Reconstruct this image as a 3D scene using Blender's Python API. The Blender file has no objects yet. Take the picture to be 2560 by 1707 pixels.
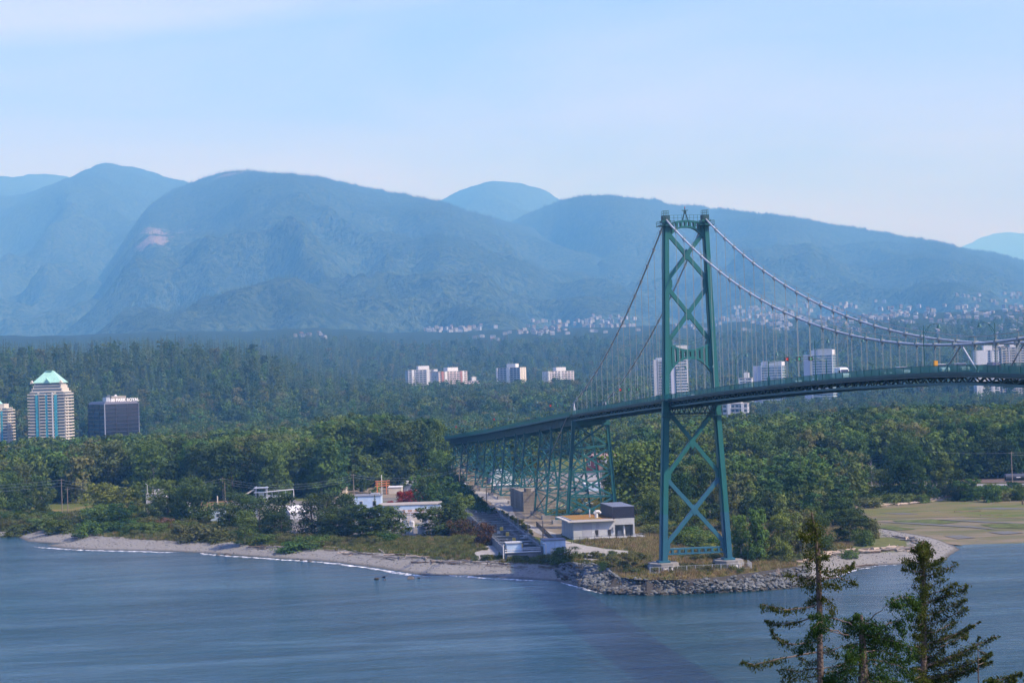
import bpy, bmesh, math, random
import numpy as np
from math import sin, cos, tan, pi, radians, sqrt, atan2, exp, floor
from mathutils import Vector, Matrix
# world frame: X east, Y north along the bridge axis, Z up, metres; north tower at the origin, water at z = 0
scene = bpy.context.scene
col = scene.collection
rnd = random.Random(7)
nrs = np.random.RandomState(11)

# ------------------------------------------------------------------ camera
CAM = Vector((-142.3, -586.3, 66.0)); YAW, PITCH, ROLL = radians(8.567), radians(0.765), radians(1.738)
cd = bpy.data.cameras.new('camera'); cam = bpy.data.objects.new('camera', cd); col.objects.link(cam)
F_ = Vector((sin(YAW)*cos(PITCH), cos(YAW)*cos(PITCH), sin(PITCH)))
R0 = Vector((cos(YAW), -sin(YAW), 0)); U0 = R0.cross(F_)
R_ = R0*cos(ROLL) - U0*sin(ROLL); U_ = U0*cos(ROLL) + R0*sin(ROLL)
cam.matrix_world = Matrix(((R_.x, U_.x, -F_.x, CAM.x), (R_.y, U_.y, -F_.y, CAM.y), (R_.z, U_.z, -F_.z, CAM.z), (0, 0, 0, 1)))
cd.sensor_width = 36; cd.lens = 4978/2560*36; cd.clip_start = 1; cd.clip_end = 60000
scene.camera = cam
FPX = 4978.0
def ray(x, y): return F_ + R_*((x-1280)/FPX) - U_*((y-853.5)/FPX)
def onz(x, y, z): r = ray(x, y); return CAM + r*((z-CAM.z)/r.z)
def atd(x, y, d): return CAM + ray(x, y)*d          # a point at depth d along the view axis
def hy(x): return 919.96 - (x-1280)*0.030348        # where eye level falls
def xz(x, y, d, z=None):                            # ground point at column x and depth d
    p = atd(x, y, d)
    return p if z is None else Vector((p.x, p.y, z))

# ------------------------------------------------------------------ daylight
SUN_EL, SUN_AZ = radians(47), radians(124)          # clockwise from +Y
sun_d = bpy.data.lights.new('sun', 'SUN'); sun = bpy.data.objects.new('sun', sun_d); col.objects.link(sun)
sun_d.energy = 4.3; sun_d.angle = radians(0.6); sun_d.color = (1.0, 0.97, 0.93)
sdir = Vector((sin(SUN_AZ)*cos(SUN_EL), cos(SUN_AZ)*cos(SUN_EL), sin(SUN_EL)))
sun.rotation_euler = sdir.to_track_quat('Z', 'Y').to_euler()
world = bpy.data.worlds.new("World"); scene.world = world; world.use_nodes = True
nt = world.node_tree; nt.nodes.clear()
def N(t, tree=None, **kw):
    n = (tree or nt).nodes.new(t)
    for k, v in kw.items(): setattr(n, k, v)
    return n
def mathn(tree, op, a, b=None, c=None, clamp=False):
    n = tree.nodes.new('ShaderNodeMath'); n.operation = op; n.use_clamp = clamp
    for i, v in enumerate((a, b, c)):
        if v is None: continue
        if isinstance(v, (int, float)): n.inputs[i].default_value = v
        else: tree.links.new(v, n.inputs[i])
    return n.outputs[0]
sky = N('ShaderNodeTexSky', sky_type='NISHITA'); sky.sun_disc = False; sky.sun_elevation = SUN_EL; sky.sun_rotation = SUN_AZ
sky.altitude = 60; sky.air_density = 1.0; sky.dust_density = 1.6; sky.ozone_density = 2.2
bg = N('ShaderNodeBackground'); bg.inputs['Strength'].default_value = 0.15
out = N('ShaderNodeOutputWorld')
tc = N('ShaderNodeTexCoord')
# thin high cloud: soft streaks in direction space, all round the sky
mp = N('ShaderNodeMapping'); mp.inputs['Rotation'].default_value = (0, radians(8), 0); mp.inputs['Scale'].default_value = (1.3, 1.3, 7.5)
nt.links.new(tc.outputs['Generated'], mp.inputs['Vector'])
nz = N('ShaderNodeTexNoise'); nz.inputs['Scale'].default_value = 2.3; nz.inputs['Detail'].default_value = 6; nz.inputs['Roughness'].default_value = 0.52; nz.inputs['Distortion'].default_value = 0.6
nt.links.new(mp.outputs[0], nz.inputs['Vector'])
rp = N('ShaderNodeValToRGB'); rp.color_ramp.elements[0].position = 0.36; rp.color_ramp.elements[1].position = 0.68
nt.links.new(nz.outputs['Fac'], rp.inputs['Fac'])
# veil: the humid air near the skyline
sp = N('ShaderNodeSeparateXYZ'); nt.links.new(tc.outputs['Generated'], sp.inputs[0])
veil = mathn(nt, 'POWER', mathn(nt, 'SUBTRACT', 1.0, mathn(nt, 'ABSOLUTE', sp.outputs['Z'], clamp=True), clamp=True), 9.0)
# one long cirrus bank low in the west
ax = mathn(nt, 'ADD', mathn(nt, 'MULTIPLY', sp.outputs['X'], 0.085), 0.1665)
ax = mathn(nt, 'ADD', ax, mathn(nt, 'MULTIPLY', mathn(nt, 'MULTIPLY', sp.outputs['X'], sp.outputs['X']), 0.25))
wob = mathn(nt, 'MULTIPLY', mathn(nt, 'SUBTRACT', nz.outputs['Fac'], 0.5), 0.012)
off = mathn(nt, 'ADD', mathn(nt, 'SUBTRACT', sp.outputs['Z'], ax), wob)
low = mathn(nt, 'DIVIDE', off, 0.011, clamp=True)                 # crisp lower edge
high = mathn(nt, 'SUBTRACT', 1.0, mathn(nt, 'DIVIDE', off, 0.05), clamp=True)
fade = mathn(nt, 'SUBTRACT', 1.0, mathn(nt, 'MULTIPLY', mathn(nt, 'ABSOLUTE', mathn(nt, 'ADD', sp.outputs['X'], 0.05)), 2.2), clamp=True)
fore = mathn(nt, 'MULTIPLY', mathn(nt, 'ADD', sp.outputs['Y'], 0.2), 2, clamp=True)
bankN = mathn(nt, 'MULTIPLY', mathn(nt, 'MULTIPLY', mathn(nt, 'MULTIPLY', low, high), fade), mathn(nt, 'MULTIPLY', fore, mathn(nt, 'ADD', nz.outputs['Fac'], 0.35)))
cl = mathn(nt, 'ADD', mathn(nt, 'MULTIPLY', rp.outputs['Color'], 0.22), mathn(nt, 'MULTIPLY', bankN, 0.36), clamp=True)
cl = mathn(nt, 'ADD', cl, mathn(nt, 'MULTIPLY', veil, 0.0), clamp=True)
mx = N('ShaderNodeMix', data_type='RGBA'); nt.links.new(cl, mx.inputs['Factor'])
SKYG = N('ShaderNodeMix', data_type='RGBA', blend_type='MULTIPLY'); SKYG.inputs['Factor'].default_value = 1.0
nt.links.new(sky.outputs[0], SKYG.inputs[6]); SKYG.inputs[7].default_value = (0.535, 0.655, 1.72, 1)
nt.links.new(SKYG.outputs[2], mx.inputs[6]); mx.inputs[7].default_value = (4.6, 5.0, 7.0, 1)
nt.links.new(mx.outputs[2], bg.inputs['Color']); nt.links.new(bg.outputs[0], out.inputs['Surface'])
scene.view_settings.view_transform = 'Standard'; scene.view_settings.look = 'None'
scene.view_settings.gamma = 1.0; scene.view_settings.exposure = 0.76
try: scene.view_settings.use_curve_mapping = False
except Exception: pass
scene.render.engine = 'CYCLES'
cy = scene.cycles
cy.use_denoising = True; cy.max_bounces = 5; cy.diffuse_bounces = 2; cy.glossy_bounces = 2; cy.transmission_bounces = 2
cy.transparent_max_bounces = 12; cy.volume_bounces = 0; cy.use_adaptive_sampling = True; cy.adaptive_threshold = 0.008
cy.caustics_reflective = False; cy.caustics_refractive = False
cy.volume_max_steps = 64

# ------------------------------------------------------------------ helpers
def tag(o, label=None, cat=None, group=None, kind=None):
    if label: o['label'] = label
    if cat: o['category'] = cat
    if group: o['group'] = group
    if kind: o['kind'] = kind
    return o
def link(name, me, parent=None, mat=None, loc=None):
    o = bpy.data.objects.new(name, me); col.objects.link(o)
    if parent is not None: o.parent = parent
    if mat is not None and me is not None:
        me.materials.clear(); me.materials.append(mat)
    if loc is not None: o.location = loc
    return o
def empty(name, loc=(0, 0, 0), rz=0.0, label=None, cat=None, group=None, kind=None):
    o = bpy.data.objects.new(name, None); col.objects.link(o); o.location = loc; o.rotation_euler = (0, 0, rz)
    o.empty_display_size = 0.5
    return tag(o, label, cat, group, kind)
class MB:
    """collects shapes for ONE mesh"""
    def __init__(s): s.v = []; s.f = []
    def add(s, vs, fs):
        b = len(s.v); s.v.extend([tuple(v) for v in vs]); s.f.extend([tuple(b+i for i in f) for f in fs]); return s
    def box(s, x0, y0, z0, x1, y1, z1):
        return s.add([(x0,y0,z0),(x1,y0,z0),(x1,y1,z0),(x0,y1,z0),(x0,y0,z1),(x1,y0,z1),(x1,y1,z1),(x0,y1,z1)],
                     [(0,3,2,1),(4,5,6,7),(0,1,5,4),(1,2,6,5),(2,3,7,6),(3,0,4,7)])
    def bar(s, a, b, w, h=None, up=(0, 0, 1)):          # a straight beam of width w, height h
        h = w if h is None else h
        a = Vector(a); b = Vector(b); d = (b-a)
        if d.length < 1e-6: return s
        d.normalize(); u = Vector(up)
        if abs(d.dot(u)) > 0.99: u = Vector((1, 0, 0)) if abs(d.x) < 0.9 else Vector((0, 1, 0))
        r = d.cross(u).normalized(); u = r.cross(d).normalized()
        vs = []
        for p in (a, b):
            for (i, j) in ((-1,-1),(1,-1),(1,1),(-1,1)): vs.append(p + r*(i*w/2) + u*(j*h/2))
        return s.add(vs, [(0,1,2,3),(7,6,5,4),(0,4,5,1),(1,5,6,2),(2,6,7,3),(3,7,4,0)])
    def tube(s, pts, r, n=6, cap=True):
        pts = [Vector(p) for p in pts]; base = len(s.v); m = len(pts)
        rr = r if isinstance(r, (list, tuple)) else [r]*m
        prev = None
        for i, p in enumerate(pts):
            d = (pts[min(i+1, m-1)] - pts[max(i-1, 0)]).normalized()
            u = Vector((0, 0, 1)) if abs(d.z) < 0.95 else Vector((1, 0, 0))
            if prev is not None: u = prev
            q = d.cross(u).normalized(); u2 = q.cross(d).normalized(); prev = u2
            for k in range(n):
                a = 2*pi*k/n; s.v.append(tuple(p + q*(cos(a)*rr[i]) + u2*(sin(a)*rr[i])))
        for i in range(m-1):
            for k in range(n):
                a = base+i*n+k; b = base+i*n+(k+1) % n; s.f.append((a, b, b+n, a+n))
        if cap:
            s.f.append(tuple(base+k for k in reversed(range(n)))); s.f.append(tuple(base+(m-1)*n+k for k in range(n)))
        return s
    def cyl(s, c, r, h, n=12, r2=None):
        c = Vector(c); r2 = r if r2 is None else r2
        return s.tube([c, c+Vector((0, 0, h))], [r, r2], n)
    def prism(s, poly, z0, z1):
        n = len(poly)
        return s.add([(p[0], p[1], z0) for p in poly]+[(p[0], p[1], z1) for p in poly],
                     [tuple(reversed(range(n))), tuple(range(n, 2*n))]+[(i, (i+1) % n, n+(i+1) % n, n+i) for i in range(n)])
    def gable(s, x0, y0, x1, y1, z0, z1, over=0.3, t=0.15, axis='x'):   # pitched roof as two thick slabs
        if axis == 'x':
            ym = (y0+y1)/2
            for (ya, yb) in ((y0-over, ym), (y1+over, ym)):
                za = z0-(z1-z0)*over/abs(ym-y0)
                s.add([(x0-over,ya,za),(x1+over,ya,za),(x1+over,yb,z1),(x0-over,yb,z1),(x0-over,ya,za+t),(x1+over,ya,za+t),(x1+over,yb,z1+t),(x0-over,yb,z1+t)],
                      [(0,1,2,3),(4,7,6,5),(0,4,5,1),(1,5,6,2),(2,6,7,3),(3,7,4,0)])
        else:
            xm = (x0+x1)/2
            for (xa, xb) in ((x0-over, xm), (x1+over, xm)):
                za = z0-(z1-z0)*over/abs(xm-x0)
                s.add([(xa,y0-over,za),(xa,y1+over,za),(xb,y1+over,z1),(xb,y0-over,z1),(xa,y0-over,za+t),(xa,y1+over,za+t),(xb,y1+over,z1+t),(xb,y0-over,z1+t)],
                      [(0,1,2,3),(4,7,6,5),(0,4,5,1),(1,5,6,2),(2,6,7,3),(3,7,4,0)])
        return s
    def mesh(s, name, smooth=False, fix=True):
        me = bpy.data.meshes.new(name); me.from_pydata(s.v, [], s.f); me.update()
        if fix:
            bm = bmesh.new(); bm.from_mesh(me); bmesh.ops.recalc_face_normals(bm, faces=bm.faces); bm.to_mesh(me); bm.free()
        if smooth: me.polygons.foreach_set('use_smooth', [True]*len(me.polygons))
        return me
    def build(s, name, mat, parent=None, loc=None, smooth=False): return link(name, s.mesh(name, smooth), parent, mat, loc)
def np_mesh(name, V, Fq, smooth=False):
    me = bpy.data.meshes.new(name); V = np.asarray(V, dtype=np.float32); Fq = np.asarray(Fq, dtype=np.int32)
    k = Fq.shape[1]; n = len(Fq)
    me.vertices.add(len(V)); me.vertices.foreach_set('co', V.ravel())
    me.loops.add(n*k); me.loops.foreach_set('vertex_index', Fq.ravel())
    me.polygons.add(n); me.polygons.foreach_set('loop_start', np.arange(n, dtype=np.int32)*k)
    me.polygons.foreach_set('loop_total', np.full(n, k, dtype=np.int32))
    if smooth: me.polygons.foreach_set('use_smooth', np.ones(n, dtype=bool))
    me.update(calc_edges=True); return me
def copy_tree(o, parent=None, loc=None, rz=None, label=None, scale=None):
    c = o.copy(); col.objects.link(c); c.parent = parent
    if loc is not None: c.location = loc
    if rz is not None: c.rotation_euler = (0, 0, rz)
    if label: c['label'] = label
    if scale is not None: c.scale = scale if hasattr(scale, '__len__') else (scale,)*3
    for ch in KIDS.get(o.name, ()) or o.children: copy_tree(ch, c)
    return c
KIDS = {}
def freeze(o):                                           # remember children once, so copying stays quick
    KIDS[o.name] = list(o.children)
    for c in KIDS[o.name]: freeze(c)
    return o
# lattice noise
_G = nrs.rand(256, 256).astype(np.float64)
def vnoise(x, y):
    xi = np.floor(x).astype(int); yi = np.floor(y).astype(int); fx = x-xi; fy = y-yi
    fx = fx*fx*(3-2*fx); fy = fy*fy*(3-2*fy)
    a = _G[xi % 256, yi % 256]; b = _G[(xi+1) % 256, yi % 256]; c = _G[xi % 256, (yi+1) % 256]; d = _G[(xi+1) % 256, (yi+1) % 256]
    return (a*(1-fx)+b*fx)*(1-fy)+(c*(1-fx)+d*fx)*fy
def fbm(x, y, o=4):
    s = 0; a = 0.5
    for i in range(o): s = s+a*(vnoise(x*2**i+i*17.3, y*2**i+i*9.1)-0.5)*2; a *= 0.5
    return s

# ------------------------------------------------------------------ materials
MATS = {}
def principled(name, c, rough=0.7, metal=0.0, spec=0.5, noise=0.0, nscale=1.0, c2=None, bump=0.0, bscale=5.0, obj_rand=0.0, coord='Object', stretch=None):
    if name in MATS: return MATS[name]
    m = bpy.data.materials.new(name); m.use_nodes = True; t = m.node_tree; b = t.nodes['Principled BSDF']
    b.inputs['Roughness'].default_value = rough; b.inputs['Metallic'].default_value = metal
    b.inputs['Specular IOR Level'].default_value = 0.0 if rough >= .9 else spec
    b.inputs['Base Color'].default_value = (*c, 1)
    last = None
    if noise > 0 or c2 is not None or bump > 0:
        tcn = t.nodes.new('ShaderNodeTexCoord'); src = tcn.outputs[coord]
        if stretch:
            mpn = t.nodes.new('ShaderNodeMapping'); mpn.inputs['Scale'].default_value = stretch
            t.links.new(src, mpn.inputs['Vector']); src = mpn.outputs[0]
        n = t.nodes.new('ShaderNodeTexNoise'); n.inputs['Scale'].default_value = nscale; n.inputs['Detail'].default_value = 6; n.inputs['Roughness'].default_value = 0.62
        t.links.new(src, n.inputs['Vector'])
        r = t.nodes.new('ShaderNodeValToRGB'); r.color_ramp.elements[0].position = 0.32; r.color_ramp.elements[1].position = 0.68
        k2 = c2 if c2 is not None else tuple(x*(1-noise) for x in c)
        k1 = c if c2 is not None else tuple(min(1, x*(1+noise*0.6)) for x in c)
        r.color_ramp.elements[0].color = (*k2, 1); r.color_ramp.elements[1].color = (*k1, 1)
        t.links.new(n.outputs['Fac'], r.inputs['Fac']); last = r.outputs['Color']
        if bump > 0:
            n2 = t.nodes.new('ShaderNodeTexNoise'); n2.inputs['Scale'].default_value = bscale; n2.inputs['Detail'].default_value = 5
            t.links.new(src, n2.inputs['Vector'])
            bp = t.nodes.new('ShaderNodeBump'); bp.inputs['Strength'].default_value = bump; bp.inputs['Distance'].default_value = 0.3
            t.links.new(n2.outputs['Fac'], bp.inputs['Height']); t.links.new(bp.outputs[0], b.inputs['Normal'])
    if obj_rand > 0:
        oi = t.nodes.new('ShaderNodeObjectInfo'); hs = t.nodes.new('ShaderNodeHueSaturation')
        v = mathn(t, 'ADD', mathn(t, 'MULTIPLY', oi.outputs['Random'], obj_rand*2), 1-obj_rand); t.links.new(v, hs.inputs['Value'])
        if last is None: hs.inputs['Color'].default_value = (*c, 1)
        else: t.links.new(last, hs.inputs['Color'])
        last = hs.outputs['Color']
    if last is not None: t.links.new(last, b.inputs['Base Color'])
    MATS[name] = m; return m
def foliage(name, c, c2, rnd_v=0.28, trans=0.3, hue=0.03, clump=0.35):
    if name in MATS: return MATS[name]
    m = bpy.data.materials.new(name); m.use_nodes = True; t = m.node_tree; t.nodes.clear()
    o = t.nodes.new('ShaderNodeOutputMaterial'); d = t.nodes.new('ShaderNodeBsdfDiffuse'); tr = t.nodes.new('ShaderNodeBsdfTranslucent'); mixs = t.nodes.new('ShaderNodeMixShader')
    mixs.inputs[0].default_value = trans
    tcn = t.nodes.new('ShaderNodeTexCoord'); n = t.nodes.new('ShaderNodeTexNoise'); n.inputs['Scale'].default_value = clump; n.inputs['Detail'].default_value = 3
    t.links.new(tcn.outputs['Object'], n.inputs['Vector'])
    mixc = t.nodes.new('ShaderNodeMix'); mixc.data_type = 'RGBA'
    f = mathn(t, 'MULTIPLY', mathn(t, 'SUBTRACT', n.outputs['Fac'], 0.3), 2.4, clamp=True); t.links.new(f, mixc.inputs['Factor'])
    mixc.inputs[6].default_value = (*c, 1); mixc.inputs[7].default_value = (*c2, 1)
    oi = t.nodes.new('ShaderNodeObjectInfo'); hs = t.nodes.new('ShaderNodeHueSaturation')
    t.links.new(mathn(t, 'ADD', mathn(t, 'MULTIPLY', oi.outputs['Random'], rnd_v*2), 1-rnd_v), hs.inputs['Value'])
    r2 = mathn(t, 'FRACT', mathn(t, 'MULTIPLY', oi.outputs['Random'], 13.7))
    t.links.new(mathn(t, 'ADD', mathn(t, 'MULTIPLY', r2, hue*2), 0.5-hue), hs.inputs['Hue'])
    t.links.new(mixc.outputs[2], hs.inputs['Color'])
    t.links.new(hs.outputs[0], d.inputs['Color']); t.links.new(hs.outputs[0], tr.inputs['Color'])
    t.links.new(d.outputs[0], mixs.inputs[1]); t.links.new(tr.outputs[0], mixs.inputs[2]); t.links.new(mixs.outputs[0], o.inputs['Surface'])
    MATS[name] = m; return m
# ------------------------------------------------------------------ land, water, mountains
HAZE_DENSITY = 0.000094
# waterline picked in the photograph, as points of the sea plane
WL = [(-1500,1400),(-700,1352),(-250,1338),(0,1341),(22,1339),(44,1340),(73,1353),(133,1357),(181,1357),(119,1363),(155,1369),(221,1373),(332,1375),(420,1377),(520,1381),(616,1388),(726,1396),(795,1400),(865,1407),(947,1418),(1030,1432),(1066,1438),(1165,1436),(1210,1441),(1298,1445),(1396,1452),(1459,1466),(1512,1484),(1617,1487),(1723,1483),(1828,1479),(1933,1473),(2000,1465),(2031,1461),(2091,1440),(2137,1422),(2197,1411),(2251,1409),(2303,1408),(2360,1402),(2375,1386),(2398,1373),(2380,1361),(2424,1358),(2560,1356),(2900,1340),(3600,1300)]
VL = [(-1500,1370),(-700,1330),(-250,1316),(0,1318),(88,1321),(177,1332),(265,1341),(354,1348),(442,1351),(520,1354),(588,1356),(643,1366),(754,1368),(865,1375),(975,1385),(1100,1399),(1165,1399),(1232,1403),(1320,1408),(1393,1410),(1406,1415),(1459,1414),(1500,1422),(1525,1440),(1560,1452),(1700,1455),(1830,1446),(1940,1437),(1990,1418),(2061,1390),(2137,1382),(2227,1379),(2272,1366),(2266,1348),(2197,1339),(2186,1319),(2150,1286),(2140,1275),(2272,1259),(2560,1250),(2900,1238),(3600,1200)]
def poly_np(L, z): return np.array([tuple(onz(x, y, z))[:2] for x, y in L])
shore = poly_np(WL, 0.0); shore = np.vstack([[(-9000, 4000)], shore, [(9000, 3500), (9000, 30000), (-9000, 30000)]])
veg = poly_np(VL, 2.6); veg = np.vstack([[(-9000, 4030)], veg, [(9000, 4000), (9000, 30000), (-9000, 30000)]])
def inside(P, poly):
    x, y = P[:, 0], P[:, 1]; r = np.zeros(len(P), bool); n = len(poly); j = n-1
    for i in range(n):
        xi, yi = poly[i]; xj, yj = poly[j]
        c = ((yi > y) != (yj > y)) & (x < (xj-xi)*(y-yi)/(yj-yi+1e-12)+xi)
        r ^= c; j = i
    return r
def dist_poly(P, poly):
    d = np.full(len(P), 1e9); n = len(poly)
    for i in range(n):
        a = poly[i]; b = poly[(i+1) % n]; ab = b-a; L = (ab**2).sum()+1e-9
        t = np.clip(((P-a)@ab)/L, 0, 1); q = a+t[:, None]*ab; d = np.minimum(d, np.sqrt(((P-q)**2).sum(1)))
    return d
CX, CY = CAM.x, CAM.y
def polar(P): dx = P[:, 0]-CX; dy = P[:, 1]-CY; return np.degrees(np.arctan2(dx, dy)-YAW), np.hypot(dx, dy)
def sstep(a, b, x): t = np.clip((x-a)/(b-a), 0, 1); return t*t*(3-2*t)
def hinterp(x, pts): return np.interp(x, [p[0] for p in pts], [p[1] for p in pts])
def px_az(x): return math.degrees(math.atan((x-1280)/FPX))
# low hills behind the flats: (pixel column, crest height, crest distance)
HILL = [(-600, 95, 2850, 2000), (0, 92, 2850, 2000), (250, 90, 2850, 2000), (480, 94, 2900, 2000), (640, 84, 2950, 2000), (760, 50, 3100, 2000), (1000, 22, 3100, 1900), (1500, 20, 3000, 1900), (1800, 22, 3200, 2300), (2100, 30, 3300, 2700), (2560, 34, 3200, 2700), (3400, 40, 3200, 2700)]
def valley(az, d):                                     # the land between the shore flats and the mountains
    xs = [px_az(h[0]) for h in HILL]
    hc = np.interp(az, xs, [h[1] for h in HILL]); dc = np.interp(az, xs, [h[2] for h in HILL]); ds = np.interp(az, xs, [h[3] for h in HILL])
    t = np.clip((d-ds)/(dc-ds), 0, 1)
    z = 3.8+(hc-3.8)*sstep(0, 1, t)
    beyond = np.clip(d-dc, 0, None)
    z = z - (1-sstep(px_az(600), px_az(800), az))*45*sstep(0, 900, beyond)
    z = z + 0.05*np.clip(d-3400, 0, None)
    return z + 5*fbm(az*2.0, d/260.0, 3)*sstep(2000, 2600, d)
def ground_z(P):
    az, d = polar(P); z = valley(az, d)
    near = d < 2600
    if near.any():
        Q = P[near]; ins = inside(Q, shore); ds = dist_poly(Q, shore)*np.where(ins, 1, -1); iv = inside(Q, veg); dv = dist_poly(Q, veg)*np.where(iv, 1, -1)
        wet = ds/(ds-dv+1e-6)                          # 0 at the water, 1 at the vegetation
        beach = np.where(ds < 0, ds*0.06, 2.6*np.clip(wet, 0, 1)**0.85)
        up = 2.6+1.2*sstep(0, 14, dv)
        zz = np.where(iv, np.where(z[near] > 5, z[near], up+0.25*fbm(Q[:, 0]/9, Q[:, 1]/9, 3)), beach)
        zz = np.where(iv & (z[near] > 5), np.minimum(z[near], up+z[near]), zz)
        z = z.copy(); z[near] = np.maximum(zz, -6)
    return z
def gz(x, y): return float(ground_z(np.array([[x, y]]))[0])
def polar_sheet(name, az0, az1, naz, dists, zf, mat, smooth=True):
    az = np.linspace(az0, az1, naz); D = np.array(dists); A, DD = np.meshgrid(np.radians(az)+YAW, D)
    X = CX+np.sin(A)*DD; Y = CY+np.cos(A)*DD; P = np.stack([X.ravel(), Y.ravel()], 1)
    z = zf(P); V = np.column_stack([P, z]); n = naz; m = len(D)
    i = np.arange((m-1)*n).reshape(m-1, n)[:, :-1].ravel(); Fq = np.stack([i, i+1, i+1+n, i+n], 1)
    return link(name, np_mesh(name, V, Fq, smooth), None, mat)
# --- ground material: dry grass, scrub and bare dirt
def ground_mat():
    m = bpy.data.materials.new('ground_grass'); m.use_nodes = True; t = m.node_tree; b = t.nodes['Principled BSDF']; b.inputs['Roughness'].default_value = 0.95; b.inputs['Specular IOR Level'].default_value = 0.0
    geo = t.nodes.new('ShaderNodeNewGeometry'); sx = t.nodes.new('ShaderNodeSeparateXYZ'); t.links.new(geo.outputs['Position'], sx.inputs[0])
    def nz_(s, det=5, r=0.6):
        n = t.nodes.new('ShaderNodeTexNoise'); n.inputs['Scale'].default_value = s; n.inputs['Detail'].default_value = det; n.inputs['Roughness'].default_value = r
        t.links.new(geo.outputs['Position'], n.inputs['Vector']); return n.outputs['Fac']
    def mixc(f, a, b_):
        n = t.nodes.new('ShaderNodeMix'); n.data_type = 'RGBA'
        t.links.new(f, n.inputs['Factor'])
        for i, c in ((6, a), (7, b_)):
            if isinstance(c, tuple): n.inputs[i].default_value = (*c, 1)
            else: t.links.new(c, n.inputs[i])
        return n.outputs[2]
    fine = nz_(1.3, 6, 0.7); big = nz_(0.035, 4, 0.55); mid = nz_(0.16, 4)
    grass = mixc(mathn(t, 'MULTIPLY', mathn(t, 'SUBTRACT', fine, 0.32), 2.6, clamp=True), (0.050, 0.070, 0.018), (0.125, 0.135, 0.042))
    dry = mixc(mathn(t, 'MULTIPLY', mathn(t, 'SUBTRACT', fine, 0.3), 2.5, clamp=True), (0.13, 0.095, 0.042), (0.25, 0.19, 0.09))
    c = mixc(mathn(t, 'MULTIPLY', mathn(t, 'SUBTRACT', big, 0.56), 9, clamp=True), grass, dry)
    c = mixc(mathn(t, 'MULTIPLY', mathn(t, 'SUBTRACT', mid, 0.6), 7, clamp=True), c, (0.055, 0.075, 0.025))
    # the point by the tower is dry, straw coloured
    pt = mathn(t, 'SUBTRACT', 1.0, mathn(t, 'DIVIDE', mathn(t, 'ADD', mathn(t, 'ABSOLUTE', mathn(t, 'ADD', sx.outputs['X'], 2)), mathn(t, 'ABSOLUTE', mathn(t, 'SUBTRACT', sx.outputs['Y'], 20))), 62), clamp=True)
    c = mixc(mathn(t, 'MULTIPLY', mathn(t, 'MULTIPLY', pt, 2.2, clamp=True), mathn(t, 'MULTIPLY', mathn(t, 'SUBTRACT', 0.62, mid), 6, clamp=True)), c, dry)
    # stony below the vegetation line, wet and dark at the water
    stone = mixc(mathn(t, 'MULTIPLY', mathn(t, 'SUBTRACT', nz_(2.2, 6, 0.75), 0.3), 2.5, clamp=True), (0.105, 0.103, 0.093), (0.29, 0.285, 0.26))
    weed = mixc(mathn(t, 'MULTIPLY', mathn(t, 'SUBTRACT', mid, 0.5), 5, clamp=True), stone, (0.18, 0.176, 0.158))
    wet = mixc(mathn(t, 'DIVIDE', mathn(t, 'ADD', sx.outputs['Z'], mathn(t, 'MULTIPLY', mid, 0.3)), 0.62, clamp=True), (0.04, 0.038, 0.034), weed)
    edge = mathn(t, 'DIVIDE', mathn(t, 'SUBTRACT', mathn(t, 'ADD', sx.outputs['Z'], mathn(t, 'MULTIPLY', mathn(t, 'SUBTRACT', mid, 0.5), 1.6)), 2.45), 0.35, clamp=True)
    c = mixc(edge, wet, c)
    # beyond the flats: forest floor
    fl = mathn(t, 'DIVIDE', mathn(t, 'SUBTRACT', sx.outputs['Y'], 800), 300, clamp=True)
    c = mixc(fl, c, (0.022, 0.034, 0.015))
    t.links.new(c, b.inputs['Base Color'])
    bp = t.nodes.new('ShaderNodeBump'); bp.inputs['Strength'].default_value = 0.6; bp.inputs['Distance'].default_value = 0.5; t.links.new(fine, bp.inputs['Height']); t.links.new(bp.outputs[0], b.inputs['Normal'])
    return m
GM = ground_mat()
dl = list(np.concatenate([np.arange(470, 1000, 2.6), np.geomspace(1000, 7000, 210)]))
o = polar_sheet('ground', -27, 27, 760, dl, ground_z, GM); tag(o, 'flat grassy shore land with a stony beach below the mountains', kind='structure')
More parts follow.
